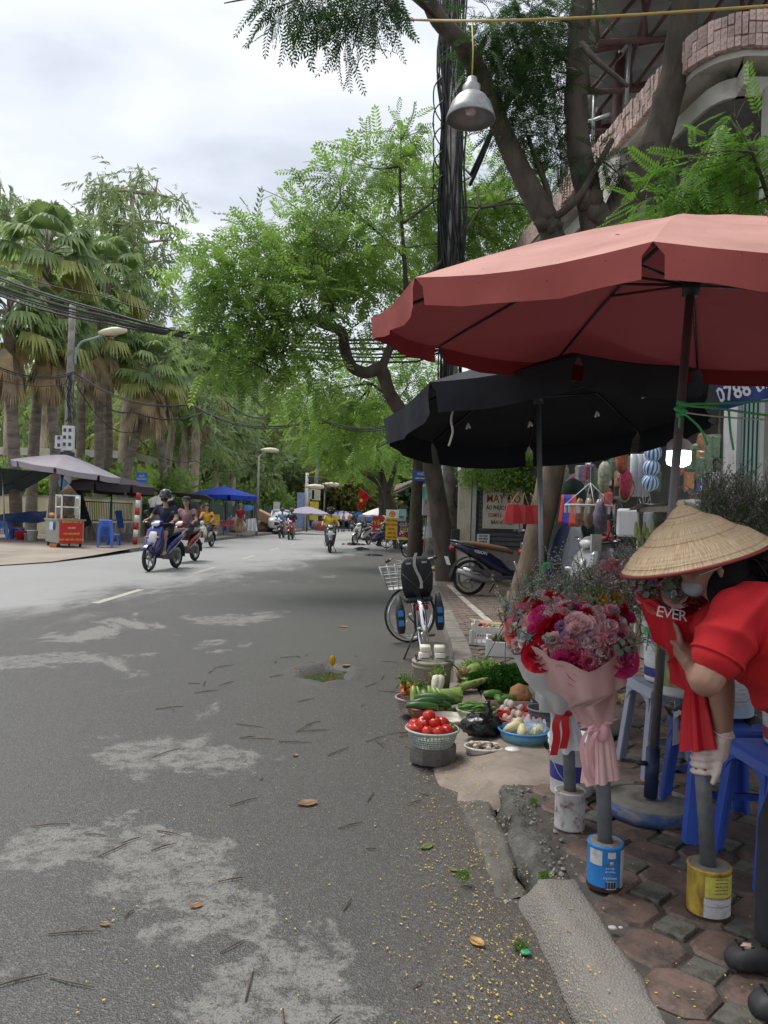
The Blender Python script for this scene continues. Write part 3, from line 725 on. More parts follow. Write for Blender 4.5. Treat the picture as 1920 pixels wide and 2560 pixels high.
for i,(bx,by,D,tx,ty,r,rad,nd,lab) in enumerate((
 (45,1290,31,22,800,.26,2.3,26,'fan palm at the left picture edge, its trunk nearest the dark green awning'),
 (78,1292,34,120,640,.26,2.6,26,'tallest fan palm with a long skirt of dead leaves, behind the grey umbrella'),
 (130,1280,33,128,830,.24,2.1,24,'fan palm rising just left of the meter-box pole'),
 (245,1240,37,250,840,.25,2.3,20,'fan palm just right of the meter-box pole, green crown below the street lamp'),
 (262,1240,40,268,700,.27,2.6,16,'fan palm whose crown stands highest beside the street lamp'),
 (300,1236,38,372,930,.25,2.2,24,'leaning fan palm, its trunk slanting to the right'),
 (410,1230,44,390,930,.26,2.5,22,'fan palm with a dry skirt above the parked blue motorbike riders'),
 (490,1220,50,505,960,.26,2.5,20,'fan palm nearest the tall eucalyptus wood, right end of the palm row'),
 (200,1270,42,205,780,.26,2.6,18,'fan palm half hidden behind the others, left of the street lamp'))):
 top=at(tx,ty,D);bb=at(bx,by,D);bb.z=GL;palm(bb,top,r,rad,lab,30,nd,50+i)
# ---- eucalyptus and other tall trees behind
def euc(base,top,clumps,r0,lab,dens,size,mat,forks=3,name='eucalyptus_tree',tm=None,grp='tall trees behind the palms',down=1.1):
 t=thing(name,lab,'tree',base,group=grp);g=MB()
 P=bough(g,[base-V((0,0,.3)),lerp(base,top,.3)+V((random.uniform(-.3,.3),0,0)),lerp(base,top,.65)+V((random.uniform(-.4,.4),0,0)),top],r0,r0*.3,8,6)
 g.build('trunk',eucb,t,world=True);g=MB();twigs(g,P[len(P) // 3:],clumps,r0*.3,.2);g.build('limb',eucb,t,world=True)
 leaves('crown',tm or SPR,clumps,dens,size,mat,t,down,.15,.6);return t
def gnd(px,D): p=at(px,1280,D);p.z=.05;return p
D=50
euc(gnd(300,D),at(330,480,D),[(at(x,y,D+d_),r) for x,y,d_,r in ((255,480,0,1.7),(310,470,1,1.8),(230,560,0,1.6),(290,560,-1,2.0),(340,560,1,1.6),(250,640,0,1.8),(320,650,0,2.2),(380,650,0,1.7),(340,740,0,2.0),(400,740,1,1.6),(300,780,0,2),(230,720,0,1.6),(420,560,1,.9),(445,500,1,.9),(390,480,1,.8),(350,430,1,.8),(170,610,0,.9),(400,830,0,1.8),(330,850,0,2),(430,600,0,.7),(460,840,0,1.2))],.42,
 'tall wispy eucalyptus with a thin bare-branched right side, highest tree on the left',38,1.1,lf_euc)
D=46
euc(gnd(20,D),at(15,520,D),[(at(x,y,D),r) for x,y,r in ((0,490,1.6),(30,550,1.6),(10,620,2),(-20,560,1.5),(40,640,1.5))],.4,'eucalyptus crown at the left picture edge above the palms',38,1.1,lf_euc)
D=52
euc(gnd(110,D),at(100,560,D),[(at(x,y,D),r) for x,y,r in ((95,540,1.3),(100,590,1.6),(120,640,1.8),(80,650,1.6),(150,690,1.6),(100,720,2),(180,740,1.5))],.4,'light green tree between the edge eucalyptus and the tallest one',38,1.0,lf_eucy)
for i,(px,D,tx,ty,cs,lab,mt) in enumerate((
 (440,52,470,900,((430,950,2),(470,1000,2),(500,930,2),(420,1050,2),(480,1080,2.2),(380,1010,2)),'eucalyptus right behind the palm row, pale leaning trunk',lf_euc),
 (520,58,560,940,((540,1000,2.4),(570,1060,2.4),(520,1100,2.4),(600,1000,2),(560,1130,2)),'tall eucalyptus above the blue square umbrella',lf_euc),
 (610,74,670,960,((620,1010,2.6),(660,1040,2.6),(640,1100,2.4),(690,1090,2.4),(600,1090,2.4)),'eucalyptus with a slanting pale trunk above the white car',lf_eucy),
 (690,95,710,1020,((700,1060,2.8),(740,1090,2.8),(690,1130,2.6),(760,1130,2.4)),'hazy eucalyptus left of the tall white pole',lf_euc),
 (350,60,360,930,((330,1000,2.4),(370,1040,2.6),(310,1080,2.4),(390,1100,2.4)),'eucalyptus half hidden behind the leaning palm',lf_eucy),
 (150,60,160,900,((120,960,2.4),(180,980,2.4),(150,1050,2.4)),'eucalyptus glimpsed between the palm trunks on the left',lf_euc))):
 euc(gnd(px,D),at(tx,ty,D),[(at(x,y,D+random.uniform(-2,2)),r) for x,y,r in cs],.38,lab,30,1.2,mt)
# trunks without low crowns: pale stems in the wood
for i,(px,D,tx,ty,lab) in enumerate(((395,48,440,1000,'slim pale tree stem left of the street sign'),(455,50,462,960,'pale straight tree stem behind the green railing'),(480,47,488,1010,'reddish tree stem beside the overhead cable'),(575,60,580,1080,'pale stem in the wood right of the blue umbrella'),(745,100,750,1130,'dead palm-like stem left of the white pole'))):
 t=thing('tree_stem',lab,'tree',gnd(px,D),group='pale stems in the wood');g=MB();bough(g,[gnd(px,D)-V((0,0,.3)),at((px+tx)/2+5,(ty+1270)/2,D),at(tx,ty,D)],.3,.2,8,5);g.build('trunk',eucb,t,world=True)
 leaves('crown',SPR,[(at(tx+q,ty+w,D),1.5) for q,w in ((-15,-20),(15,0),(0,-40))],30,1.1,lf_euc,t,1.1,.1)
# undergrowth: a dense green mass behind the fences, nobody could count it
cl=[]
for i in range(210):
 D=38+62*random.random() ** 1.3;x=xl(D)-random.uniform(5.2,9+D*.12);cl.append(((x,D,random.uniform(.5,2.6)+max(0,D-60)*.02),(1.9,1.9,1.3)))
tmp=thing('undergrowth_tmp',None,None)
o=leaves('undergrowth',CLP,cl,38,1.05,lf_under,tmp,.1,.2,.9);o.parent=None;tag(o,'dense green undergrowth behind the left fences','bushes',kind='stuff')
cl=[]
for i in range(150):
 D=random.uniform(62,105);x=xl(D)-random.uniform(5.5,32);cl.append(((x,D,random.uniform(3,15)),(3.2,3.2,2.8)))
o=leaves('distant_wood',SPR+CLP,cl,10,1.6,lf_euc,tmp,.8,.1,.9);o.parent=None;tag(o,'distant wood of eucalyptus foliage behind the palms','wood',kind='stuff')
cl=[]
for i in range(120):
 px=random.uniform(690,1120);D=random.uniform(105,150);cl.append((at(px,random.uniform(1100,1285),D),(5,5,4)))
o=leaves('far_trees',CLP,cl,5,2.6,lf_far,tmp,.1,.2,.9);o.parent=None;tag(o,'dark far-off trees closing the end of the street','wood',kind='stuff')
cl=[(at(random.uniform(800,930),random.uniform(1190,1280),random.uniform(85,100)),(3,3,2.2)) for i in range(26)]
o=leaves('vine_thicket',CLP,cl,12,1.6,LEAF('leaf_vine',(.22,.24,.06),.35,.45,scale=.4),tmp,.3,.2,.9);o.parent=None;tag(o,'yellow-green vine thicket at the far end of the street','bushes',kind='stuff')
bpy.data.objects.remove(tmp)
# ================================================================ LEFT SIDE OF THE STREET
def CLOTH(name,col,tr=.12,var=.1,rough=.75,dirt=None):
 if name in _mats: return _mats[name]
 m=LEAF(name,col,tr,var,rough,scale=1.5)
 return m
steel=M('galvanised_steel',(.42,.43,.44),.45,.15,5,metal=.7,bump=.1)
darkst=M('dark_steel',(.045,.045,.05),.5,.2,6,metal=.4)
chrome=M('chrome',(.75,.75,.76),.14,.05,5,metal=1)
blackpl=M('black_plastic',(.018,.018,.02),.42,.2,8)
rubber=M('tyre_rubber',(.022,.022,.022),.8,.3,12,bump=.3)
whitep=M('white_plastic',(.72,.72,.71),.45,.06,5,dirt=(.5,.47,.42),dirt_amt=.25,dscale=4)
conc=M('grey_concrete',(.30,.285,.26),.9,.2,4,bump=.4,bscale=30,dirt=(.16,.145,.12),dirt_amt=.5,dscale=2.2)
bluepl=M('blue_plastic',(.045,.11,.50),.38,.12,4,rnd=.08)
bluepl2=M('light_blue_plastic',(.06,.16,.56),.4,.12,4,rnd=.08)
redpl=M('red_plastic',(.55,.02,.02),.4,.12,5)
def umbrella(name,label,C,r,n,tx,ty,ph,apex,val,mat,mat_v,pole_pts,pole_mat,pole_r=.02,sag=.05,ribs=True,hang=.35,group=None,hub_drop=.38,ribm=None,ext_loc=None,sub=4):
 """parasol: n canopy panels (each with its valance flap), ribs, stretchers, pole"""
 base=V(pole_pts[0]);t=thing(name,label,'umbrella',base,group=group)
 C=V(C)
 def P(k, q):        # point on rib angle index k (float) at radius fraction q
  a=ph+k*2*math.pi/n;fr_=(k % 1.0);x=r*q*math.cos(a);y=r*q*math.sin(a)
  chord=math.cos(math.pi/n)/math.cos((fr_-.5)*2*math.pi/n) if fr_ else 1.0
  x *= chord;y *= chord
  z=tx*x+ty*y+apex*(1-q ** 1.25)*(1 if not fr_ else 1)-sag*math.sin(math.pi*fr_)*q ** 1.5*(1.15-q*.5)
  return C+V((x,y,z))
 for k in range(n):
  g=MB();G=[[P(k+min(.9999,j/6) if j<6 else k+1,q) for j in range(7)] for q in (0.015,.2,.4,.6,.8,.93,1.0)]
  g.grid(G,flip=True);pn=g.build('canopy_panel',mat,t,world=True)
  if val:
   g=MB();G=[]
   for q in range(4):
    row=[]
    for j in range(7):
     f_=j/6;p=P(k+(f_ if j<6 else .99999),1.0) if j<6 else P(k+1,1.0)
     ff=.035+.93*f_ if q else f_
     pa=P(k+ff,1.0);out=V((math.cos(ph+(k+f_)*2*math.pi/n),math.sin(ph+(k+f_)*2*math.pi/n),0))
     d=val*q/3;row.append(pa+V((0,0,-d))-out*(hang*d*.5)+out*(.02*math.sin(j*2.1+k)*q/3))
    G.append(row)
   g.grid(G,flip=True);vo_=g.build('valance',mat_v,pn);
   vv=vo_.data.vertices;off=base
   for w_ in vv: w_.co=w_.co-off
  if ribs:
   g=MB();pts=[P(k,q)+V((0,0,-.012)) for q in (.03,.3,.6,.85,.995)];g.tube(pts,[.012,.011,.009,.008,.006],5);rb=g.build('rib',ribm or pole_mat,t,world=True)
   g=MB();h=lerp(V(pole_pts[-1]),base,0) ;hub=V(pole_pts[-1])+(base-V(pole_pts[-1])).normalized()*hub_drop
   g.tube([hub,P(k,.48)+V((0,0,-.02))],.007,5);g.build('stretcher',ribm or pole_mat,t,world=True)
 top=C+V((0,0,apex));g=MB();g.tube(list(pole_pts),pole_r,10);g.build('pole',pole_mat,t,world=True)
 g=MB();g.tube([top+V((0,0,-.03)),top+V((0,0,.05)),top+V((0,0,.09))],[.035,.03,.008],8);g.build('finial',pole_mat,t,world=True)
 if ribs:
  pp=V(pole_pts[-1]);dv=(base-pp).normalized();g=MB();g.tube([pp+dv*(hub_drop-.04),pp+dv*(hub_drop+.05)],pole_r*1.9,10);g.build('hub',ribm or pole_mat,t,world=True)
 return t
# ---- building and walls behind the palms
cream=M('cream_render',(.60,.54,.40),.9,.12,1.2,dirt=(.45,.38,.24),dirt_amt=.35,dscale=.8,stretch=(1,1,.4))
winm=M('dark_window',(.03,.035,.045),.12,.2,3)
bb=V((-26,52,0));bl=thing('background_building','low cream flat-roofed building behind the palm trunks at the left edge','building',bb)
g=MB();g.box((0,4,2.4),(17,8,4.8));g.build('wall',cream,bl)
g=MB();g.box((0,3.6,5.0),(18,9.4,.5));g.build('roof_slab',M('pale_concrete_roof',(.6,.56,.46),.9,.15,1),bl)
for i in range(7):
 g=MB();g.box((-7.4+i*2.4,-.06,3.2),(1.5,.12,1.6));w=g.build('window',winm,bl)
 g=MB();
 for dx in (-.78,0,.78): g.box((-7.4+i*2.4+dx,-.14,3.2),(.07,.08,1.7))
 for dz in (-.84,.84): g.box((-7.4+i*2.4,-.14,3.2+dz),(1.63,.08,.07))
 g.build('window_frame',whitep,w)
 g=MB();g.box((-6.2+i*2.4,-.1,2.4),(.35,.3,4.8));g.build('pilaster',cream,bl)
for (x,y,z,w,d,h,lab) in ((-31,90,0,20,14,22,'pale tall building glimpsed through the trees at far left'),(-14,105,0,10,10,15,'pale building glimpsed between the eucalyptus trunks')):
 t=thing('background_building',lab,'building',(x,y,z));g=MB();g.box((0,d/2,h/2),(w,d,h));g.build('wall',cream,t)
 for fl in range(int(h/3.3)):
  for c in range(int(w/2.5)):
   g=MB();g.box((-w/2+1.4+c*2.5,-.03,1.9+fl*3.3),(1.2,.1,1.6));g.build('window',winm,t)
wallm=M('yellowed_wall',(.62,.56,.38),.9,.15,1.5,dirt=(.48,.45,.18),dirt_amt=.55,dscale=1.3,stretch=(1,1,.5))
w=thing('boundary_wall','low yellowish rendered wall behind the palm trunks and stalls','wall',(-20,36.4,.1));g=MB();g.box((0,0,.88),(17,.2,1.76));g.build('wall_face',wallm,w)
g=MB();g.box((0,0,1.8),(17.1,.3,.08));g.build('coping',conc,w)
w=thing('boundary_wall','mossy yellowish wall stretch seen through the green railing','wall',(-14.2,41.5,.1));g=MB();g.box((0,0,.8),(4.6,.2,1.6),rotm(0,0,24));g.build('wall_face',wallm,w)
# ---- green bar railing on a stained concrete plinth
grn=M('green_painted_iron',(.045,.075,.05),.6,.2,5,dirt=(.07,.05,.03),dirt_amt=.3,dscale=4)
rl=thing('railing_fence','dark green iron bar railing on a stained concrete plinth beside the stool stack','fence',(-11.9,30.4,.13))
g=MB();g.box((0,4.6,.33),(.28,9.4,.66));g.build('plinth',M('stained_plinth',(.34,.31,.27),.95,.25,2,bump=.4,dirt=(.09,.08,.065),dirt_amt=.75,dscale=1.6,stretch=(1,1,.3)),rl)
for z in (.78,1.55): 
 g=MB();g.box((0,4.6,z),(.05,9.4,.05));g.build('rail',grn,rl)
for i in range(48):
 g=MB();g.box((0,.05+i*.195,1.14),(.022,.022,.82));g.build('bar',grn,rl)
for y in (-.05,3.1,6.2,9.3):
 g=MB();g.box((0,y,.95),(.09,.09,1.3));g.build('post',grn,rl)
# ---- green corrugated sheet fence
cg=M('green_sheet_metal',(.055,.10,.075),.6,.3,2,dirt=(.035,.045,.035),dirt_amt=.6,dscale=1.1,stretch=(1,1,.3),rnd=.2)
cf=thing('corrugated_fence','long dark green corrugated sheet fence running behind the parked motorbikes','fence',(0,40.0,.1))
y=40.2;i=0
while y<80:
 x=xl(y)-3.4;x2=xl(y+1.0)-3.4;g=MB();rows_=[[],[]];hh=1.85+random.uniform(-.12,.1)
 for j in range(17):
  t_=j/16;rows_[0].append((lerp(x,x2,t_)+.025*math.sin(j*math.pi*.5),y-40+t_*.99,0));rows_[1].append((lerp(x,x2,t_)+.025*math.sin(j*math.pi*.5),y-40+t_*.99,hh))
 g.grid(rows_,smooth=False);g.build('sheet',cg,cf);y+=1.0;i+=1
for j in range(11):
 y=40.2+j*4;g=MB();g.box((xl(y)-3.32,y-40,1.0),(.08,.08,2.1));g.build('post',darkst,cf)
# ---- poles, lamps
wood=M('weathered_pole',(.17,.145,.12),.95,.25,4,bump=.6,bscale=20,stretch=(1,1,.3),dirt=(.08,.07,.055),dirt_amt=.5,dscale=2)
D=29.6;pb=at(166,1320,D);pb.z=.13
mp_=thing('utility_pole','weathered utility pole carrying white meter boxes behind the grey umbrella','utility pole',pb)
g=MB();g.tube([pb,at(170,1100,D),at(178,860,D),at(182,760,D)],[.17,.15,.13,.12],12);g.build('shaft',conc,mp_,world=True)
mbx=M('meter_box_paint',(.62,.63,.62),.5,.08,6,dirt=(.4,.38,.34),dirt_amt=.3)
for (px,py,w_,h_,dz) in ((171,1096,.42,.95,0),(150,1106,.32,.5,0),(168,1140,.5,.3,0)):
 p=at(px,py,D-.22);g=MB();g.box(p,(w_,.22,h_));bx=g.build('meter_box',mbx if dz==0 and h_>.4 else darkst,mp_,world=True,bevel=.02)
 if h_>.4:
  for i in range(2 if w_<.4 else 3):
   for k in range(1 if w_<.4 else 2):
    g=MB();g.box(p+V(((k-.5)*.2 if w_>.4 else 0,-.115,h_*.32-i*.27)),(.1,.02,.13));o=g.build('meter_window',winm,bx,world=False);
    for v_ in o.data.vertices: v_.co=v_.co-pb
for i in range(9):
 g=MB();a=random.uniform(0,6.28);pts=[at(172+random.uniform(-12,12),1060-25*k+random.uniform(-8,8),D-.18) for k in range(6)];g.tube(spline(pts,3),.012,4);g.build('wire',blackpl,mp_,world=True)
arm=MB();arm.tube(spline([at(188,912,D),at(190,880,D),at(203,856,D),at(235,846,D),at(262,836,D)],4),.045,8);arm.build('lamp_arm',M('lamp_arm_paint',(.25,.33,.33),.5,.1),mp_,world=True)
lampm=M('lamp_cream_plastic',(.70,.64,.46),.4,.08)
def cobra(c,L,par,T=None,name='lamp_head'):
 g=MB();g.sec([(-L*.5,0,L*.09,L*.06,0),(-L*.3,.01,L*.17,L*.11,0),(0,.02,L*.2,L*.14,0),(L*.3,.01,L*.17,L*.12,0),(L*.47,0,L*.08,L*.06,0),(L*.5,0,.01,.01,0)],12,T=T,o=c);h=g.build(name,lampm,par,world=True);return h
cobra(at(283,829,D),1.1,mp_,rotm(0,-8,0))
def lamp_post(label,D,base,top,arm_pts,L):
 b_=at(base[0],base[1],D);b_.z=.13;t=thing('street_lamp',label,'street lamp',b_,group='street lamps down the left side');g=MB();g.tube([b_,at(top[0],top[1],D)],[.08,.06],9);g.build('post',conc,t,world=True)
 g=MB();g.tube(spline([at(*p,D) for p in arm_pts],4),.045,6);g.build('lamp_arm',steel,t,world=True);cobra(at(*arm_pts[-1],D),L,t)
lamp_post('nearer street lamp left of the wood, cream head above the white car',46,(642,1310),(648,1140),[(648,1142),(660,1130),(675,1126)],1.1)
lamp_post('street lamp on the white pole behind the lilac umbrella',62,(768,1305),(772,1240),[(770,1228),(776,1222),(788,1217)],1.5)
lamp_post('curved-arm street lamp in the middle distance',80,(808,1300),(812,1230),[(812,1230),(815,1216),(828,1212)],1.9)
lamp_post('farthest street lamp, straight arm reaching right',98,(838,1300),(840,1190),[(842,1232),(860,1228),(876,1224)],2.2)
# white pole, leaning utility pole
def upole(label,D,b,t_,r0,mat,boxes=()):
 b_=at(*b,D);b_.z=.12;t=thing('utility_pole',label,'utility pole',b_);g=MB();g.tube([b_,at(*t_,D)],[r0,r0*.75],10);g.build('shaft',mat,t,world=True)
 for (px,py,w_,h_,m_) in boxes:
  g=MB();g.box(at(px,py,D-.3),(w_,.35,h_));g.build('box',m_,t,world=True,bevel=.03)
 for k in range(3):
  g=MB();p=lerp(b_,at(*t_,D),.86+.05*k);g.box(p,(1.2,.1,.1));g.build('crossarm',darkst,t,world=True)
 return t
upole('tall white street pole standing beside the lilac umbrella',66,(764,1302),(768,1182),.19,M('white_pole',(.62,.61,.58),.7,.1))
upole('leaning grey utility pole with cream boxes behind the white pole',70,(782,1298),(798,1110),.2,conc,((790,1238,.75,.95,M('cream_box',(.62,.58,.45),.6)),(777,1236,.7,.9,M('cream_box',(.62,.58,.45),.6)),(786,1270,.6,1.2,darkst)))
upole('thin far utility pole right of the vines',92,(886,1300),(884,1246),.16,conc)
upole('far utility pole above the vine thicket',88,(836,1290),(838,1150),.16,conc)
# red and white striped pole
D=31.1;sp0=gp(337,1361,.13);st=thing('striped_pole','red and white banded steel pole by the left kerb','pole',sp0);top=at(347,1232,sp0.y)
redpaint=M('red_paint',(.42,.03,.03),.55,.15,5);whpaint=M('white_paint',(.74,.72,.70),.6,.08,5)
for i in range(7):
 g=MB();g.tube([lerp(sp0,top,i/7),lerp(sp0,top,(i+1)/7)],.085,12);g.build('band',redpaint if i % 2==0 else whpaint,st,world=True)
# blue street-name plate on a thin post
D=36;q0=at(352,1330,D);q0.z=.13;t=thing('street_sign','blue street name plate on a thin post above the dark purple umbrella','sign',q0);g=MB();g.tube([q0,at(355,1180,D)],.025,6);g.build('post',steel,t,world=True)
g=MB();g.box(at(354,1194,D-.04),(.5,.03,.46),rotm(0,2,0));pl=g.build('plate',M('sign_blue',(.03,.13,.5),.5,.05),t,world=True)
text('PHỐ\nPHÙNG',.13,whpaint,t,at(354,1194,D-.06)-q0,TX)
# ---- stalls: umbrellas
greyc=CLOTH('grey_canvas',(.36,.33,.37),.1);purp=CLOTH('purple_black_canvas',(.062,.05,.062),.05);dgreen=CLOTH('dark_green_canvas',(.045,.075,.075),.06);bluec=CLOTH('royal_blue_canvas',(.02,.06,.42),.15);lil=CLOTH('lilac_canvas',(.40,.37,.45),.15)
c=at(166,1172,28.6);pb=gp(140,1352,.13);pb=V((at(142,1330,28.6).x,28.6,.13))
umbrella('parasol','faded grey scalloped parasol shading the food cart',c,1.95,8,-.14,0,.2,.52,.2,greyc,greyc,[pb,at(158,1165,28.6)],darkst,.03,.05,hang=.2)
c=at(278,1213,30.6);pb=at(277,1340,30.6);pb.z=.13
umbrella('parasol','dark purple scalloped parasol right of the food cart',c,1.75,8,-.02,-.03,.0,.42,.3,purp,purp,[pb,at(280,1190,30.6)],darkst,.028,.05,hang=.2)
c=at(560,1238,44);pb=at(560,1310,44);pb.z=.13
umbrella('parasol','royal blue square parasol with a raised vent cap',c,1.95,4,0,0,R(20),.5,.28,bluec,bluec,[pb,at(560,1222,44)],steel,.035,.02,hang=0.0)
g=MB();cc=at(560,1222,44);g.lathe([(.62,-.12),(.3,.06),(.02,.2)],4,cc,rotm(0,0,20),smooth=False);o=g.build('parasol_cap',bluec,None,loc=cc,world=True)
o.parent=[k for k in bpy.data.objects if k.get('label','').startswith('royal blue square')][0];o.location=cc-V(o.parent.location);o.name='vent_cap'
c=at(767,1283,56);pb=at(767,1310,56);pb.z=.13
umbrella('parasol','pale lilac parasol in front of the white pole',c,1.75,8,0,0,.3,.5,.12,lil,lil,[pb,at(767,1272,56)],darkst,.03,.05,ribs=False)
for i,(px,py,D,r,col,lab) in enumerate(((856,1290,80,2.0,(.28,.32,.62),'blue parasol far down the street'),(868,1297,74,1.9,(.5,.33,.34),'faded pink parasol far down the street'),(840,1288,88,2.0,(.42,.42,.6),'lavender parasol at the far market'),(880,1300,84,2.0,(.35,.2,.2),'brown red parasol at the far market'),(948,1287,60,1.5,(.72,.72,.7),'white parasol behind the red banner'))):
 c=at(px,py,D);pb=V((c.x,D,.05));umbrella('parasol',lab,c,r,8,0,0,.3*i,.55,.15,CLOTH('far_canvas_%d' % i,col,.15),CLOTH('far_canvas_%d' % i,col,.15),[pb,c+V((0,0,.5))],darkst,.03,.05,ribs=False,group='parasols of the far street market')
# dark green square awning at the left edge, its corner pointing right
t=thing('awning','dark green canvas awning at the left picture edge on a thin pole','awning',(at(10,1330,29).x,29,.13));
A=[at(-150,1155,29),at(-20,1168,27),at(135,1182,29),at(60,1225,31),at(-120,1270,31)]
g=MB();ce=at(-30,1168,29);G=[]
for q in (0,.33,.66,1.0): G.append([lerp(ce,A[k % 5],q)+V((0,0,.1*math.sin(q*3)*0)) for k in range(6)])
g.grid(G);g.build('canopy',dgreen,t,world=True)
g=MB();g.tube([at(12,1335,29),at(6,1180,29)],.03,8);g.build('pole',steel,t,world=True)
for k in (0,1,2,3):
 g=MB();g.tube([at(6,1215,29),lerp(ce,A[k],.7)],.015,5);g.build('rib',darkst,t,world=True)
# draped cloths
navy=CLOTH('navy_tarp',(.02,.045,.14),.04);blk=CLOTH('black_cloth',(.014,.013,.016),.02)
def drape(name,label,cat,pts_top,pts_bot,mat,depth=.05,n=14,m=7,par=None,seed=0,fold=9):
 g=MB();G=[];ptop=[V(p) for p in pts_top];pbot=[V(p) for p in pts_bot]
 def pick(P,t):
  f_=t*(len(P)-1);i=min(int(f_),len(P)-2);return lerp(P[i],P[i+1],f_-i)
 for i in range(m+1):
  row=[]
  for j in range(n+1):
   t_=j/n;p=lerp(pick(ptop,t_),pick(pbot,t_),i/m);p=p+V((0,depth*math.sin(t_*fold+seed+i*.3)*(.3+i/m),-.02*math.sin(t_*fold*1.7+i)))
   row.append(p)
  G.append(row)
 g.grid(G)
 if par is not None: return g.build(name,mat,par,world=True)
 b_=V(pbot[0]);return g.build(name,mat,None,loc=b_,world=True,tags=(label,cat))
D=30.5
drape('tarp','navy blue tarpaulin sagging along a table left of the food cart','tarp',[at(-30,1290,D),at(40,1282,D),at(117,1276,D)],[at(-30,1302,D-.8),at(30,1306,D-.9),at(75,1308,D-.9),at(115,1305,D-.6)],navy,.06,20,8)
drape('hanging_cloth','long black cloth hanging from the dark purple parasol beside the cart','cloth',[at(186,1212,29.8),at(200,1216,29.8)],[at(192,1316,29.6),at(212,1318,29.7),at(232,1310,29.8)],blk,.07,14,8)
g=MB();g.tube([at(198,1225,29.9),at(246,1346,29.9)],.02,6);g.build('prop_stick',steel,None,loc=at(246,1346,29.9),world=True,tags=('pale stick propping the black cloth beside the cart','stick'))
drape('tarp','bright blue sheet hung over the green railing','tarp',[at(287,1277,31.4),at(304,1276,31.4)],[at(293,1320,31.2),at(311,1319,31.2)],CLOTH('blue_sheet',(.05,.13,.45),.1),.05,8,6)
drape('tarp','blue tarp scrap hanging over the corrugated fence','tarp',[at(612,1262,50),at(633,1264,50)],[at(609,1279,49.6),at(633,1274,49.6)],CLOTH('blue_sheet2',(.05,.2,.55),.1),.08,8,5)
# ---- food cart
stn=M('stainless_sheet',(.40,.39,.37),.35,.15,3,metal=.6,dirt=(.25,.23,.2),dirt_amt=.4)
glassm=M('shop_glass',(.8,.85,.85),.05,.02,3,trans=1.0)
cb=gp(160,1366,.13);ct=thing('food_cart','stainless food cart with glass case and red banner under the grey parasol','food cart',cb,rz=40)
g=MB();g.box((0,0,.5),(.8,1.35,.72));g.build('body',stn,ct,bevel=.01)
g=MB();g.box((0,0,.885),(.9,1.45,.05));g.build('counter',stn,ct)
for sx in (-.34,.34):
 for sy in (-.55,.55):
  g=MB();g.lathe([(.0,-.025),(.055,-.025),(.07,0),(.055,.025),(0,.025)],12,(sx,sy,.07),rotm(0,90,0));g.build('wheel',rubber,ct)
  g=MB();g.box((sx,sy,.12),(.05,.05,.06));g.build('caster',darkst,ct)
bn=MB();bn.grid([[(-.36+.12*i,-.69-.02*math.sin(i*2.),z) for i in range(7)] for z in (.12,.5,.92)]);ban=bn.build('banner',M('banner_red',(.52,.025,.025),.6,.08),ct)
yl=M('sign_yellow',(.75,.52,.03),.6,.05)
for i,s_ in enumerate(('BÁNH MÌ PATÊ - TRỨNG - GIÒ','XÚC XÍCH','XÔI THỊT BĂM ĐỦ','TRÀ ĐÁ - NHÂN TRẦN - NƯỚC NGỌT')): text(s_,.075 if i != 1 else .06,yl if i != 1 else whpaint,ct,(0,-.72,.82-i*.19),TX,bold=.002,sx=.62 if i in (0,3) else .8)
g=MB();g.box((-.455,-.1,.68),(.01,.38,.26));g.build('poster',M('poster_blue',(.45,.6,.75),.5,.4,18),ct)
fm=MB()
for sx in (-.28,.28):
 for sy in (-.55,.05): fm.box((sx,sy,1.3),(.04,.04,.8))
for z in (1.3,1.68):
 for sy in (-.55,.05): fm.box((0,sy,z),(.6,.04,.04))
 for sx in (-.28,.28): fm.box((sx,-.25,z),(.04,.6,.04))
cs=fm.build('case_frame',whitep,ct)
g=MB();g.box((0,-.25,1.32),(.52,.54,.01));g.build('case_shelf',whitep,cs)
g=MB();g.box((0,-.25,1.3),(.53,.555,.72));g.build('case_glass',glassm,cs)
loaf=M('bread_crust',(.42,.2,.05),.6,.25,8)
for i,(x,y,z) in enumerate(((-.3,.25,1.0),(-.15,.38,1.0),(-.28,.45,1.03),(-.1,-.2,1.0),(.1,-.3,1.0),(0,-.15,1.42))):
 g=MB();g.ell((0,0,0),(.08,.17,.075),10,8,jit=.05,seed=i);g.build('bread_loaf',loaf,None,loc=V(cb)+rotm(0,0,40)@V((x,y,z)),tags=('golden bread loaf on the stainless food cart','bread','bread loaves on the food cart'))
g=MB();g.lathe([(.0,.34),(.05,.3),(.33,.0),(.3,.0),(0,.28)],20);g.build('conical_hat',M('dark_straw',(.14,.10,.06),.9,.2,9),None,loc=V(cb)+rotm(0,0,40)@V((0,-.25,1.7)),tags=('brown conical hat lying on top of the cart glass case','hat'))
# cupboard / dark post beside the pole
g=MB();g.box((0,0,1.0),(.7,.5,2.0));o=g.build('cupboard',M('old_teal_cupboard',(.10,.13,.14),.8,.4,3,dirt=(.2,.19,.17),dirt_amt=.5),None,loc=at(166,1330,30.6)*1,tags=('old dark cupboard behind the food cart, posters pasted on it','cupboard'));o.location.z=.13;o.scale=(1,1,1.15)
bagm=M('clear_bag',(.75,.82,.9),.25,.1,4,trans=.5)
for (px,py,c_,lab) in ((160,1205,(.25,.5,.75),'light blue plastic bag hanging above the food cart'),(170,1193,(.75,.75,.75),'white plastic bag hanging above the food cart')):
 g=MB();g.ell((0,0,0),(.2,.15,.26),10,8,jit=.15,seed=px);g.build('plastic_bag',M('bag_%d' % px,c_,.4,.1),None,loc=at(px,py,29.0),tags=(lab,'bag'))
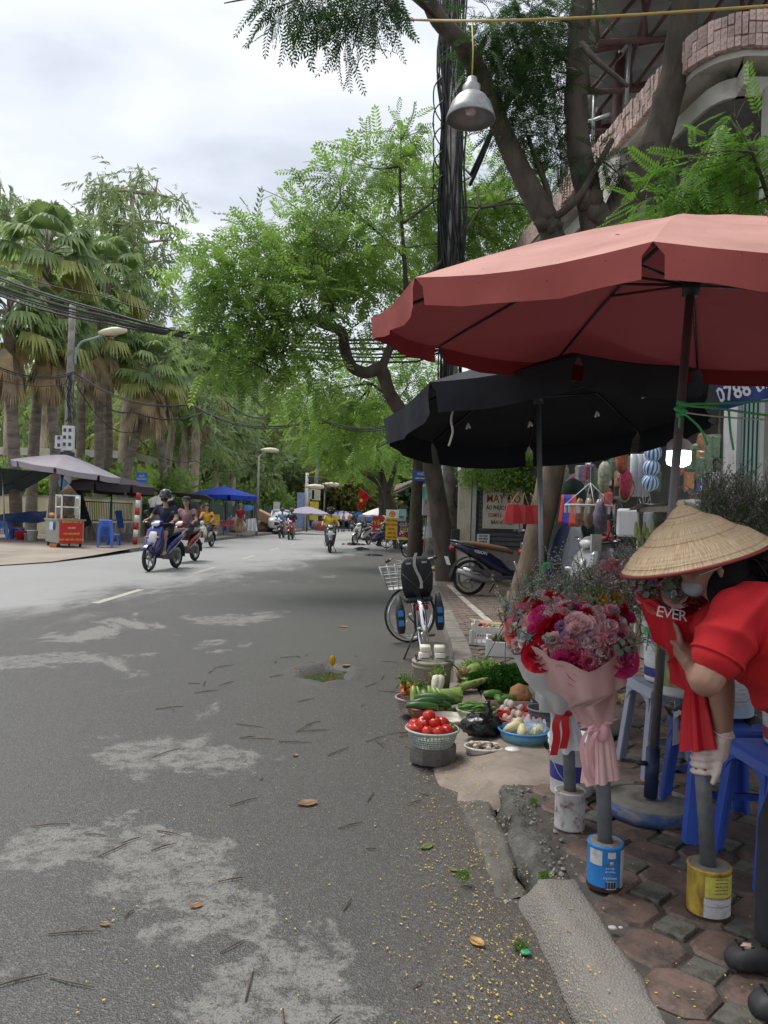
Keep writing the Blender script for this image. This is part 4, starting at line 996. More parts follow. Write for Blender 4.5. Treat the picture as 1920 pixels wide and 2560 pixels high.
# ---- plastic stools
def make_stool(w=.30,h=.44,mat=bluepl,name='plastic_stool',label='',cat='stool',loc=(0,0,0),rz=0,group=None,brace=True):
 t=thing(name,label,cat,loc,rz,group);a=w/2;g=MB()
 g.loft([[(sx*k,sy*k,z) for sx,sy in ((-1,-1),(-.8,-1.03),(.8,-1.03),(1,-1),(1.03,-.8),(1.03,.8),(1,1),(.8,1.03),(-.8,1.03),(-1,1),(-1.03,.8),(-1.03,-.8))] for k,z in ((a*1.05,h-.05),(a,h-.012),(a*.93,h),(a*.5,h-.006),(a*.12,h-.006))],cap=True,smooth=False)
 g.build('seat',mat,t,bevel=.004)
 for sx in (-1,1):
  for sy in (-1,1):
   g=MB();o1=a*1.22;i1=a*.98;lw=w*.17;P=[]
   for z,k in ((0,o1),(h-.045,i1)):
    P.append([(sx*k,sy*k,z),(sx*(k-lw),sy*k,z),(sx*(k-lw),sy*(k-.012),z),(sx*(k-.012),sy*(k-.012),z),(sx*(k-.012),sy*(k-lw),z),(sx*k,sy*(k-lw),z)])
   if sx*sy<0: P=[p[::-1] for p in P]
   g.loft(P,smooth=False);g.build('leg',mat,t)
 if brace:
  for d in range(4):
   g=MB();k=a*1.1-.012;g.box((0,-k,h*.42),(2*k-.02,.012,.03),);g.build('brace',mat,t);o=t.children[-1] if False else bpy.data.objects[-1] if False else None
   ob=[x for x in t.children][-1];ob.rotation_euler=(0,0,math.pi/2*d)
 # arch between legs under the seat
 for d in range(4):
  g=MB();n_=8;lo=[];up=[]
  for j in range(n_+1):
   u=-1+2*j/n_;x=u*(a*.92);z=h-.05-.075*(abs(u) ** 3);lo.append((x,-a*1.02,z));up.append((x,-a*1.02,h-.03))
  g.grid([lo,up],smooth=False);ob=g.build('apron',mat,t,solid=.006);ob.rotation_euler=(0,0,math.pi/2*d)
 return t
s0=gp(262,1368,.13)
proto=make_stool(.42,.45,bluepl2,label='bottom blue stool of the tall stack right of the food cart',loc=s0,rz=20,group='blue stools stacked right of the food cart')
for i in range(1,9): dup(proto,s0+V((0,0,.058*i)),20,'top blue stool of the tall stack right of the food cart' if i==8 else 'blue plastic stool inside the tall stack right of the food cart')
dup(proto,gp(283,1363,.13),12,'single blue stool standing just right of the tall stool stack',sc=.9)
l0=at(6,1338,29.5);l0.z=.13
for i in range(4): dup(proto,l0+V((0,0,.07*i+(.0))),8,('lowest blue stool in the short stack at the left picture edge','second blue stool in the short stack at the left picture edge','third blue stool in the short stack at the left picture edge','top blue stool in the short stack at the left picture edge')[i],sc=1.05)
for k in [k for k in bpy.data.objects if 'left picture edge' in k.get('label','') and 'stool' in k.get('label','')]: k['group']='blue stools at the left picture edge'
dup(proto,V((at(42,1340,29.8).x,29.8,.13)),5,'low blue plastic table-stool beside the red basin',sc=1.0)
g=MB();g.lathe([(.0,0),(.17,0),(.25,.32),(.27,.34),(.25,.34),(.16,.03),(0,.03)],20);g.build('basin',redpl,None,loc=V((at(54,1340,29.2).x,29.2,.13)),tags=('red plastic tub on the ground left of the buckets','tub'))
for i,(px,D,s_,lab) in enumerate(((68,29,.8,'small grey bucket between the red tub and the white buckets'),(80,28.8,1.2,'white bucket with lid standing left of the food cart'),(84,29.4,1.0,'greyish white bucket behind the lidded bucket'))):
 g=MB();g.lathe([(0,0),(.12,0),(.15,.3),(.165,.3),(.165,.33),(.15,.33),(.0,.34 if i else .05)],18);g.build('bucket',whitep if i else M('grey_bucket',(.4,.4,.38),.6),None,loc=V((at(px,1340,D).x,D,.13)),tags=(lab,'bucket')).scale=(s_,s_,s_)
g=MB();
for i in range(3): g.box((0,0,.06+i*.11),(.75-.05*i,.4,.1),rotm(0,0,4*i))
g.build('paving_slab_stack',M('grey_slab',(.16,.155,.14),.95,.2,4),None,loc=V((at(312,1350,30.9).x,30.9,.13)),tags=('low stack of grey slabs between stools and striped pole','slabs'),bevel=.01)
g=MB();g.box((0,0,.0),(.22,.1,.1));g.build('loose_brick',M('brick_red',(.42,.17,.09),.9,.2,9),None,loc=gp(134,1364,.18),tags=('orange brick wedged under the food cart','brick'))
# bundle of clothes, junk and sacks along the corrugated fence
rag=[CLOTH('rag_%d' % i,c_,.05,.3) for i,c_ in enumerate(((.5,.5,.49),(.32,.27,.22),(.06,.07,.12),(.35,.09,.08),(.42,.4,.36),(.12,.2,.34),(.5,.42,.28)))]
def heap(label,p,w,h,mat,seed,group='sacks and bundles along the corrugated fence',name='sack'):
 g=MB();g.ell((0,0,h*.42),(w/2,w/2.4,h*.55),14,9,jit=.16,seed=seed);g.v=[(x,y,max(0,z)) for x,y,z in g.v];return g.build(name,mat,None,loc=p,tags=(label,'sack',group))
labs=['grey-white','brown','dark navy','dull red','dirty beige','blue-grey','tan cardboard-coloured']
for i,(px,py,w,h) in enumerate(((392,1290,.9,.5),(402,1270,1.2,1.2),(415,1300,.9,.9),(382,1300,.7,1.1),(500,1300,1.0,1.5),(512,1300,.9,1.2),(590,1310,1.0,1.0),(600,1305,.9,.8),(655,1315,1.2,.8),(668,1308,1.1,1.0),(800,1310,1.6,1.3),(815,1312,1.4,1.6),(790,1312,1.2,1.4),(826,1314,1.2,.8))):
 D=36+i*2.2 if i<10 else 62+(i-10);p=at(px,1310,D);p.z=.13;k=i % 7
 heap('%s bundle piled near the fence, %s' % (labs[k],('left of the blue parasol','under the blue parasol','between walker and white car','behind the lilac parasol')[0 if i<4 else 1 if i<8 else 2 if i<10 else 3]),p,w*(.6 if i>9 else 1),h*(.6 if i>9 else 1),rag[k],i)
drape('roof_sheet','torn grey plastic sheets over the lean-to left of the blue parasol','tarp',[at(370,1248,38),at(400,1236,39),at(446,1230,41)],[at(372,1272,37.6),at(395,1262,38),at(440,1246,40)],rag[0],.2,16,6,fold=22)
t=thing('lean_to_shed','low dark lean-to roof over the junk behind the motorbike riders','shed',(at(440,1300,41).x,41,.13))
g=MB();g.box((0,0,2.15),(3.6,2.2,.06),rotm(-6,4,0));g.build('roof',M('dark_roof_sheet',(.10,.105,.10),.8,.3,2),t)
for sx in (-1.6,1.6):
 g=MB();g.box((sx,-.9,1.05),(.07,.07,2.1));g.build('post',darkst,t)
for i,(px,D,c_,w,h,lab) in enumerate(((541,46,(.62,.62,.58),.35,.95,'white upright board leaning under the blue parasol'),(549,46.5,(.45,.5,.6),.35,.8,'pale blue board leaning beside the white one'),(570,46.5,(.28,.3,.48),.2,1.0,'narrow slate blue plank leaning right of the parasol pole'),(690,58,(.66,.65,.62),.5,.7,'white notice board on the fence above the car'))):
 g=MB();g.box((0,0,h/2),(w,.04,h),rotm(-6,3,0));p=at(px,1310,D);p.z=.14 if i<3 else 1.6;g.build('board',M('board_%d' % i,c_,.6,.1,5),None,loc=p,tags=(lab,'board'))
g=MB();g.box((0,0,.3),(1.2,.7,.6),rotm(12,25,10));g.build('cardboard_box',M('cardboard',(.42,.28,.17),.9,.12,4),None,loc=at(663,1304,53),tags=('brown cardboard box on the parked motorbike left of the car','box'),bevel=.01)
for i,(px,py,D,c_,w,h,lab) in enumerate(((758,1275,66,(.30,.38,.62),1.1,3.0,'tall blue and white banner left of the white pole'),(783,1277,66,(.75,.55,.05),.9,1.6,'yellow poster on the leaning pole'),(891,1289,70,(.04,.2,.6),.8,.7,'small blue road sign far down the street'))):
 c0=at(px,py,D);t=thing('street_banner',lab,'banner',V((c0.x,D,.1)));g=MB();g.box((0,0,c0.z-.1),(w,.04,h));g.build('panel',M('banner_%d' % i,c_,.6,.2,3),t)
 g=MB();g.tube([(0,.05,0),(0,.05,c0.z+h/2-.1)],.03,6);g.build('post',steel,t)
# ---- overhead cables
cblm=M('cable_black',(.02,.02,.022),.6,.1)
def cable(label,ends,n,r,sag,spread,seed,group=None,knots=None):
 rr=random.Random(seed);p0=V(ends[0]);t=thing('overhead_cable',label,'cable',p0,group=group)
 for i in range(n):
  g=MB();o0=V((0,rr.uniform(-1,1),rr.uniform(-1,1)))*spread;pts=[];sg=sag*rr.uniform(.85,1.15)
  mid=[V(e_) for e_ in ends]
  for k in range(len(mid)-1):
   for j in range(8):
    t_=j/8;f_=(k+t_)/(len(mid)-1);pin=1.0 if len(mid)==2 else (.25+.75*abs(math.cos(math.pi*f_)))
    pts.append(lerp(mid[k],mid[k+1],t_)+o0*pin+V((0,0,-sg*4*t_*(1-t_))))
  pts.append(mid[-1]+o0*.3);g.tube(pts,r,5);g.build('strand',cblm,t,world=True)
 return t
cable('thick sagging bundle of black overhead cables crossing the street in front of the palms',[at(-60,690,22),at(260,790,20.5),at(640,858,18.5),at(1105,868,17.6)],11,.022,.1,.28,1)
cable('thin upper cable above the thick bundle',[at(-60,655,23),at(250,740,21),at(700,850,19),at(1105,850,17.6)],1,.016,.1,0,2)
cable('lower cable pair running from the meter pole across the street',[at(-60,890,28),at(190,935,29.4),at(480,1012,25),at(800,1050,21),at(1105,1010,17.6)],3,.016,.5,.12,3)
cable('single cable drooping from the left edge to the meter pole',[at(-60,920,27),at(190,950,29.4)],2,.014,.35,.1,4)
cable('loose looping wire right of the meter pole',[at(190,930,29.4),at(330,1030,30),at(560,1000,34),at(700,1030,38)],3,.012,.5,.1,5)
cable('pale service wire drooping through the wood to the blue parasol',[at(190,960,29.6),at(330,1080,36),at(490,1152,46),at(640,1158,46)],1,.02,.6,.0,6)
cable('distant wires strung between the far poles',[at(770,1190,66),at(800,1190,70),at(838,1220,88),at(886,1248,92),at(960,1255,90)],4,.03,.6,.7,7)
# ================================================================ RIGHT SIDE: SHOP, BALCONY HOUSE, POLES, SIGNS, UMBRELLAS
# ---- the big red parasol and the black one
REDP=bpy.data.materials.new('faded_red_canvas');REDP.use_nodes=True
def cloth2(name,outer,inner,dirtc,tr):
 """canvas: sun-faded outside, darker inside"""
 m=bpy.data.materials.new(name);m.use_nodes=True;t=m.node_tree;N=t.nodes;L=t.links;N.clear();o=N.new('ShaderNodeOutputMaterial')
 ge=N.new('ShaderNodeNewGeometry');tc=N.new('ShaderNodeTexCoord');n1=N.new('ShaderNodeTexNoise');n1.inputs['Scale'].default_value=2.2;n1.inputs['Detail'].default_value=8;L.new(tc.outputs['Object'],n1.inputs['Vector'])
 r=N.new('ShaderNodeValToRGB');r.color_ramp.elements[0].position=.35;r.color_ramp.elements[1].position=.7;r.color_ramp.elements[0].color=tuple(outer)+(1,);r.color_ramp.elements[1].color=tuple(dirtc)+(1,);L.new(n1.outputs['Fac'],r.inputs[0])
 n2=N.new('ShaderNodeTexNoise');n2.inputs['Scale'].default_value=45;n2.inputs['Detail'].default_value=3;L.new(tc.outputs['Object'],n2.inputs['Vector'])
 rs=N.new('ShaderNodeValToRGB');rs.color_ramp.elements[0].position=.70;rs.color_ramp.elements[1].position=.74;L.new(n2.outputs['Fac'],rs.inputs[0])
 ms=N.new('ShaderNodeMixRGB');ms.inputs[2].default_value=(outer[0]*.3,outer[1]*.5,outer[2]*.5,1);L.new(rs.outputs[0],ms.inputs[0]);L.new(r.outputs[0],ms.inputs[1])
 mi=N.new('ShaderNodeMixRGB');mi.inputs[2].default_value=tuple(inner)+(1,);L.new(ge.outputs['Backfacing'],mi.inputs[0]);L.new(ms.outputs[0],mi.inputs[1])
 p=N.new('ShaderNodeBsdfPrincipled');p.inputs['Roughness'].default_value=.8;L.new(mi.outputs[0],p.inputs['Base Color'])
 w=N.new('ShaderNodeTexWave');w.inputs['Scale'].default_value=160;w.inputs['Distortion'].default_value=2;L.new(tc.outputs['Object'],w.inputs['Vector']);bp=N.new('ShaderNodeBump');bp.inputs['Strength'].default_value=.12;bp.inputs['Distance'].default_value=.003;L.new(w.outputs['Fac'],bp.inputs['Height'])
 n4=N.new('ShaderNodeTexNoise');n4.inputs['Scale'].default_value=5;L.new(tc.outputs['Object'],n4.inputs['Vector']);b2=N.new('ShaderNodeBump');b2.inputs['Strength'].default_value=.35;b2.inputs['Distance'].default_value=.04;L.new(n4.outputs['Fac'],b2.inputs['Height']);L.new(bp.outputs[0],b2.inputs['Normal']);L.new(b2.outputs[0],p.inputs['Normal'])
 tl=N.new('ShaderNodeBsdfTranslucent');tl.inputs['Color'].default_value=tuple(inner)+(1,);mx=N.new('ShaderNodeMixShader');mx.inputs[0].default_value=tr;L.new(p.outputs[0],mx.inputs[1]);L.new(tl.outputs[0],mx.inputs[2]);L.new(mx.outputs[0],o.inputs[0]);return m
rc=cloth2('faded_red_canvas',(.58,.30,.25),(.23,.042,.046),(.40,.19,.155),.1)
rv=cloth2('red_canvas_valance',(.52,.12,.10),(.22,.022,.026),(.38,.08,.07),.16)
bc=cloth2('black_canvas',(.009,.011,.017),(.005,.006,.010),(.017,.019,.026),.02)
rpole=M('umbrella_pole_brown',(.16,.15,.145),.45,.2,8,metal=.5)
gpole=M('umbrella_pole_grey',(.23,.25,.26),.4,.15,8,metal=.5)
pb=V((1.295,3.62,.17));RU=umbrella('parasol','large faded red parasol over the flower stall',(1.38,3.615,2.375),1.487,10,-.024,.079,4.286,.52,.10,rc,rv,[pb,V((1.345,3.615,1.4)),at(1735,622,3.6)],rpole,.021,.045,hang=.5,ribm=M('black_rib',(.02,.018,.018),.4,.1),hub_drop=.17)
[bpy.data.objects.remove(k) for k in list(RU.children) if k.name.startswith('finial')]
g=MB();g.tube([pb,pb+V((.006,0,.23))],.032,12);g.build('socket',M('socket_blue',(.02,.03,.09),.4),RU,world=True);g=MB();g.tube([pb+V((-.03,-.01,.16)),pb+V((-.07,-.02,.165))],.012,8);g.build('screw',darkst,RU,world=True)
bsm=M('base_concrete_grey',(.29,.275,.24),.85,.18,5,dirt=(.21,.19,.16),dirt_amt=.5,dscale=6);bbl=M('base_blue_shell',(.035,.085,.22),.5,.3,5,dirt=(.22,.21,.19),dirt_amt=.5,dscale=9,stretch=(1,1,3))
t=thing('umbrella_base','round blue-rimmed concrete base holding the red parasol pole','umbrella base',(1.295,3.62,PZ));g=MB();g.lathe([(.0,.0),(.215,.0),(.222,.02),(.215,.055),(.2,.06)],40);g.build('shell',bbl,t);g=MB();g.lathe([(.2,.058),(.16,.068),(.135,.062),(.12,.068),(.075,.066),(.07,.058),(0,.058)],40);g.build('top',bsm,t)
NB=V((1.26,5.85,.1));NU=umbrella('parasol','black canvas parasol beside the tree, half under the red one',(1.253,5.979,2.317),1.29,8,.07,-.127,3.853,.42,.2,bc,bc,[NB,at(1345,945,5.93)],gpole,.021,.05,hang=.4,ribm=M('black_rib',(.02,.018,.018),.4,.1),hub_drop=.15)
t=thing('umbrella_base','concrete base of the black parasol behind the bouquets','umbrella base',(1.26,5.85,PZ));g=MB();g.lathe([(0,0),(.22,0),(.22,.06),(.1,.075),(0,.075)],30);g.build('top',bsm,t)
# bits of string and pale scraps on the black parasol, green string on both poles
grs=M('green_raffia',(.05,.42,.12),.45,.2,9);pls=M('pale_string',(.5,.47,.42),.7,.2,9)
def string(label,pts,r=.006,mat=grs,name='string',k=5):
 g=MB();g.tube(spline(pts,k),r,5);return g.build(name,mat,None,loc=V(pts[-1]),world=True,tags=(label,'string'))
string('green raffia string hanging from the black parasol pole',[at(1362,1415,5.83),at(1350,1440,5.8),at(1345,1475,5.8),at(1335,1510,5.8)],.014);string('green raffia knot tied round the black parasol pole',[at(1358,1412,5.81),at(1366,1408,5.8),at(1374,1412,5.81),at(1366,1418,5.82)],.012)
string('pale cord dangling inside the black parasol',[at(1135,1015,5.2),at(1128,1050,5.2),at(1132,1080,5.2),at(1122,1115,5.2)],.008,pls)
for i,(px,py) in enumerate(((1170,1065),(1325,1060),(1492,1035),(1610,988),(1068,1025))): string('pale ribbon scrap on the black parasol, %s' % ('left half','beside the pole','right half','far right','front left edge')[i],[at(px-4,py+8,5.5),at(px,py-6,5.5),at(px+5,py+6,5.5)],.008,pls,k=3)
for i,pts in enumerate(([(1698,1010),(1800,1008),(1930,1002)],[(1698,1012),(1800,1022),(1930,1040)],[(1712,1035),(1750,1070),(1768,1112)],[(1822,1028),(1826,1080),(1834,1125)],[(1700,1040),(1698,1070)])):
 string('green raffia %s' % ('string stretched right from the red parasol pole, upper','string stretched right from the red parasol pole, lower','tail dangling right of the red parasol pole','tail dangling below the stretched strings','tail hanging close along the red parasol pole')[i],[at(x,y,3.5) for x,y in pts],.0055,grs)
string('green raffia wrapped round the red parasol pole',[at(1692,1005,3.57),at(1716,1012,3.56),at(1690,1022,3.57),at(1715,1030,3.56),at(1692,1040,3.58)],.012)
string('thin grey wire stretched right from the red parasol pole',[at(1715,1032,3.55),at(1800,1042,3.55),at(1930,1050,3.55)],.004,pls)
# ---- LED bulb hanging by the pole
c=at(1697,1128,5.0);t=thing('led_bulb','lit white LED bulb hanging behind the red parasol pole','lamp',c);g=MB();g.lathe([(.074,0),(.077,-.06),(.07,-.085),(.04,-.1),(0,-.103)],24);g.build('diffuser',M('led_glow',(.9,.95,1),.4,.02,emit=(.85,.93,1,3.5)),t)
g=MB();g.lathe([(0,.12),(.02,.12),(.022,.085),(.05,.075),(.075,.05),(.077,0)],24);g.build('housing',M('led_housing',(.45,.42,.4),.5,.1),t);g=MB();g.tube([(0,0,.12),(.01,0,.5),(0,.05,1.0)],.006,5);g.build('flex',blackpl,t)
pl_=bpy.data.lights.new('led_light','POINT');pl_.energy=2;pl_.shadow_soft_size=.07;pl_.color=(.85,.93,1);po=bpy.data.objects.new('led_light',pl_);COL.objects.link(po);po.parent=t;po.location=(0,0,-.16)
# ---- cable-wrapped pole and the pasted pole
D=17.3;pb=at(1124,1452,D);pb.z=.1;t=thing('utility_pole','tall utility pole wrapped in a thick bundle of black cables','utility pole',pb);g=MB();tp=at(1132,-80,D);g.tube([pb,lerp(pb,tp,.5),tp],[.17,.16,.14],12);g.build('shaft',conc,t,world=True)
for i in range(44):
 a=random.uniform(0,6.28);rr=random.choice((.17,.2,.24,.28))*(1 if i<36 else 1.25);g=MB();pts=[];z0=random.uniform(.22,.4);n_=22
 for j in range(n_):
  q=lerp(z0,1.0,j/(n_-1));p=lerp(pb,tp,q);wv=a+.5*math.sin(q*9+i)+.25*math.sin(q*23+i*2);k=rr*(.75+.45*q+.12*math.sin(q*31+i));pts.append(p+V((math.cos(wv)*k,math.sin(wv)*k,0)))
 g.tube(pts,random.choice((.014,.018,.022)),4);g.build('wrapped_cable',cblm,t,world=True)
for i in range(5):
 p=lerp(pb,tp,.62+.04*i);g=MB();s_=random.choice((-1,1));g.tube(spline([p+V((.2*s_,-.2,.5)),p+V((.42*s_,-.25,.2)),p+V((.4*s_,-.25,-.3)),p+V((.2*s_,-.2,-.6))],4),.016,4);g.build('cable_loop',cblm,t,world=True)
g=MB();p=at(1147,1240,D);g.tube([p+V((.12*math.cos(a_*.5)*(1+.1*(a_ % 3)),-.2,.28*math.sin(a_*.5))) for a_ in range(26)],.014,5);g.build('cable_coil',cblm,t,world=True)
pp=gp(1075,1421,PZ);D=pp.y;t=thing('utility_pole','concrete pole plastered with torn posters, grey meter box on it','utility pole',pp);g=MB();g.tube([pp,at(1082,1300,D),at(1088,1180,D)],[.165,.155,.15],16);g.build('shaft',M('pasted_concrete',(.25,.24,.22),.9,.3,3,bump=.3,dirt=(.45,.44,.42),dirt_amt=.45,dscale=6),t,world=True)
p=at(1074,1250,D-.3);g=MB();g.box(p,(.37,.24,.82));bx=g.build('meter_box',M('meter_grey',(.42,.41,.37),.55,.1),t,world=True,bevel=.015)
for (dx,dz,w_,h_,c_) in ((-.05,.22,.12,.3,(.62,.6,.6)),(.06,-.08,.2,.22,(.5,.55,.6)),(.05,-.27,.24,.18,(.6,.3,.3))): g=MB();g.box(p-pp+V((dx,-.126,dz)),(w_,.006,h_));g.build('sticker',M('sticker_%d' % int(c_[0]*100),c_,.6,.5,40),bx)
g=MB();g.box(p-pp+V((-.12,-.13,-.05)),(.03,.03,.09));g.build('lock',chrome,bx)
g=MB();n_=12;g.grid([[at(1071,1328,D)+V((.18*math.sin(R(a_)),-.18*math.cos(R(a_))+.0,dz)) for a_ in range(-50,60,12)] for dz in (-.17,0,.13)]);g.build('notice',M('notice_white',(.62,.62,.66),.7,.12,60),t,world=True)
drape('green_bag',None,None,[p+V((-.2,-.14,.34)),p+V((.15,-.14,.4))],[p+V((-.2,-.15,-.02)),p+V((.2,-.15,.02))],M('green_bag',(.12,.38,.25),.5,.2,alpha=.8),.03,8,5,par=t)
g=MB();g.tube([at(1056,1432,D-.3),at(1065,1290,D-.3)],.016,6);g.build('stick',M('bamboo',(.25,.22,.15),.7),None,loc=at(1056,1432,D-.3),world=True,tags=('thin stick leaning on the pasted pole','stick'))
for i,(px,py,c_,lab) in enumerate(((1072,1425,(.5,.42,.3),'patterned rag on the ground at the foot of the pasted pole'),(1092,1422,(.62,.55,.16),'yellow cloth strip on the ground beside the pasted pole'),(1058,1428,(.6,.5,.15),'small yellow scrap left of the pasted pole'))):
 g=MB();g.ell((0,0,.04),(.2-.04*i,.2,.05),10,6,jit=.3,seed=i);g.build('rag',M('rag_c%d' % i,c_,.9,.5,14),None,loc=gp(px,py,PZ),tags=(lab,'rag'))
# ---- shop wall with the tailor's sign, facing the camera
D=16.6;wl=V((2.35,D,PZ));t=thing('tailor_shopfront','grimy tailor shopfront wall with a lettered cream sign','shopfront',wl)
plas=M('grimy_plaster',(.27,.25,.21),.9,.2,2,dirt=(.14,.13,.11),dirt_amt=.5,dscale=1.5);creamp=M('cream_pillar',(.55,.50,.38),.85,.12,3,dirt=(.36,.32,.24),dirt_amt=.35)
g=MB();g.box((.55,.12,1.5),(2.5,.2,3.0));g.build('wall',plas,t)
g=MB();g.box((-.62,.05,1.15),(.26,.3,2.3));g.build('pillar',creamp,t);g=MB();g.box((-.43,.0,1.15),(.08,.36,2.3));g.build('door_jamb',M('jamb_grey',(.42,.41,.37),.7),t)
g=MB();g.box((.42,-.03,1.45),(1.5,.1,1.35));g.build('shutter',M('dark_slats',(.05,.055,.06),.6,.2,5),t)
for i in range(13): g=MB();g.box((.42,-.09,.84+i*.1),(1.46,.02,.07));g.build('slat',M('slat_grey',(.095,.10,.105),.6,.2,5),t)
p=at(1258,1268,D-.25)-wl;g=MB();g.box(p,(.86,.03,.92));sg=g.build('sign_board',M('sign_cream',(.50,.47,.36),.7,.1,4,dirt=(.38,.34,.25),dirt_amt=.4),t)
redl=M('letter_red',(.30,.05,.03),.7,.15);dkl=M('letter_dark',(.03,.035,.06),.7)
for s_,z,sz,m_,sx in (('Thu Phương',.35,.12,dkl,.9),('MAY ĐO',.17,.235,redl,.8),('ÁO PHỤC NAM NỮ',-.02,.125,dkl,.66),('COMPLE - VESTON',-.18,.115,redl,.66),('BÁN VẢI KIỆN',-.33,.105,dkl,.75)): text(s_,sz,m_,t,p+V((0,-.02,z)),TX,bold=.003,sx=sx)
p=at(1208,1347,D-.2)-wl;g=MB();g.box(p,(.27,.02,.2));g.build('notice',M('notice_pale',(.62,.62,.6),.7,.05),t)
for i,s_ in enumerate(('CHO THUÊ','NHÀ RIÊNG','LH 0912345')): text(s_ if i<2 else 'LH SIM SỐ',.045,dkl,t,p+V((0,-.015,.06-.06*i)),TX,bold=.002,sx=.8)
g=MB();g.box(at(1138,1340,D-.4)-wl,(.18,.14,.3));g.build('meter',blackpl,t,bevel=.02)
# lean-to roofs and the striped awning beyond
tin=M('rusty_tin',(.18,.15,.125),.8,.3,3,metal=.2,dirt=(.09,.065,.05),dirt_amt=.5,dscale=3)
def roof(label,quad,th=.05,mat=tin):
 q=[V(p) for p in quad];t=thing('lean_to_roof',label,'roof',q[0]);g=MB();n_=16;G=[]
 for i in range(2): G.append([lerp(lerp(q[0],q[1],j/n_),lerp(q[3],q[2],j/n_),i)+V((0,0,.04*(j % 2))) for j in range(n_+1)])
 g.grid(G,smooth=False);g.build('sheet',mat,t,world=True,solid=th)
 for a,b_ in ((q[0],q[1]),(q[3],q[2])): g=MB();g.tube([a-V((0,0,.06)),b_-V((0,0,.06))],.035,6);g.build('beam',tin,t,world=True)
 return t
roof('rusty lean-to roof sloping up right above the tailor sign',[at(1098,1218,18.5),at(1300,1158,16),at(1380,1130,18),at(1100,1190,22)])
roof('second tin roof edge above the tailor sign, higher and greyer',[at(1100,1196,20),at(1290,1135,17.5),at(1400,1100,20),at(1110,1160,24)],mat=M('grey_tin',(.3,.3,.28),.7,.2,3,metal=.3))
roof('dark lean-to roof behind the straight tree trunk',[at(985,1230,26),at(1040,1205,24),at(1060,1195,27),at(990,1215,30)])
aw=thing('striped_awning','blue and white striped scalloped awning beyond the black parasol','awning',at(1140,1160,21));strp=[M('awning_white',(.68,.69,.72),.8),M('awning_blue',(.08,.14,.42),.8)]
for i in range(16):
 a=at(1090+i*8,1165+(1118-1165)*0-i*.6,21);g=MB();w_=.088;top=.55;g.grid([[a+V((k*w_/3,.25*q,top*q-.03*math.sin(math.pi*k/3)*(1-q))) for k in range(4)] for q in (0,.5,1)]);g.build('stripe',strp[i % 2],aw,world=True)
drape('window_plant','green potted foliage over the tailor shop wall','plant',[at(1240,1165,15.8),at(1310,1150,15.8)],[at(1245,1200,15.7),at(1308,1205,15.7)],lf_bright,.05)
o=[k for k in bpy.data.objects if k.get('label','').startswith('green potted foliage')][0];tmpo=thing('climbing_plant','green climbing plant over the tailor shop wall','plant',at(1280,1205,16));bpy.data.objects.remove(o)
leaves('foliage',CLP,[(at(x,y,16.2),.28) for x,y in ((1180,1195),(1215,1200),(1250,1190),(1280,1180),(1300,1165),(1265,1205),(1312,1200),(1330,1150))],420,.2,lf_mid,tmpo,.2,.1)
# ---- main shop along the pavement: open dark front, goods hung outside
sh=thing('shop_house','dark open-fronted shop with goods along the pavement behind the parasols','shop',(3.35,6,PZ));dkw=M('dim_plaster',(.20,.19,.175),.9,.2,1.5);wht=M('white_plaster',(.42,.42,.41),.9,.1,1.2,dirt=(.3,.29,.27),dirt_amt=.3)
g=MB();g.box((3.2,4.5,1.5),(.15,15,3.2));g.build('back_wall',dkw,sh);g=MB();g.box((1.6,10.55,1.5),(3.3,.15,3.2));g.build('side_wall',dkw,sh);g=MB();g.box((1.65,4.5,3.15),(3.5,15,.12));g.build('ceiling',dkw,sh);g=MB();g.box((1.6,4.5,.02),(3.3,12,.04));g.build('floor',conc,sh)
g=MB();g.box((.05,-1.6,1.55),(.2,4.6,3.1));g.build('front_wall',wht,sh);g=MB();g.box((.0,1.15,1.55),(.32,.28,3.1));g.build('pillar',wht,sh)
g=MB();g.box((-.08,.86,1.35),(.08,.42,2.7));dr=g.build('door',M('pale_green_door',(.13,.22,.19),.6,.15,2),sh)
for k in range(5): g=MB();g.box((-.125,.7+.08*k,1.35),(.01,.012,2.6));g.build('door_groove',darkst,dr)
g=MB();g.box((-.06,.6,1.38),(.14,.07,2.8));g.build('door_frame',M('frame_grey',(.25,.25,.24),.6),sh)
g=MB();g.box((-.11,.2,1.25),(.03,.22,.34));g.build('socket_plate',M('plate_dark',(.05,.05,.06),.4),sh)
for z in (.55,1.1,1.6):
 g=MB();g.box((2.2,5.5,z),(.6,9,.03));g.build('shelf',plas,sh)
for y in (2.5,4,5.5,7,8.5): g=MB();g.box((1.0,y,1.5),(.06,.06,3.0));g.build('stand_post',plas,sh)
# hung goods
cols=[(.3,.04,.03),(.28,.13,.04),(.28,.23,.18),(.05,.08,.2),(.2,.06,.1),(.08,.13,.07),(.3,.3,.29),(.03,.03,.045),(.26,.08,.05)]
names_=['red','orange','beige','blue','wine-coloured','green','white','black','rust-red']
pk=[MB() for _ in range(3)]
pk[0].sec([(0,0,.09,.006,0),(0.0,0,.09,.006,0)]);
def packet_mesh(w,h,d,seed):
 rr=random.Random(seed);g=MB();W=[.42,.5,.47,.5,.44];g.loft([[(-w*k,0,-h*q),(0,-d*b_,-h*q+rr.uniform(-.01,.01)),(w*k,0,-h*q),(0,d*b_,-h*q)] for k,q,b_ in zip(W,(0,.12,.5,.85,1),(.05,.3,.5,.4,.05))],smooth=False);me=bpy.data.meshes.new('packet');me.from_pydata(g.v,[],g.f);return me
pms=[packet_mesh(.13+.02*i,.2+.03*i,.05,i) for i in range(4)];n_pk=0
spots={}
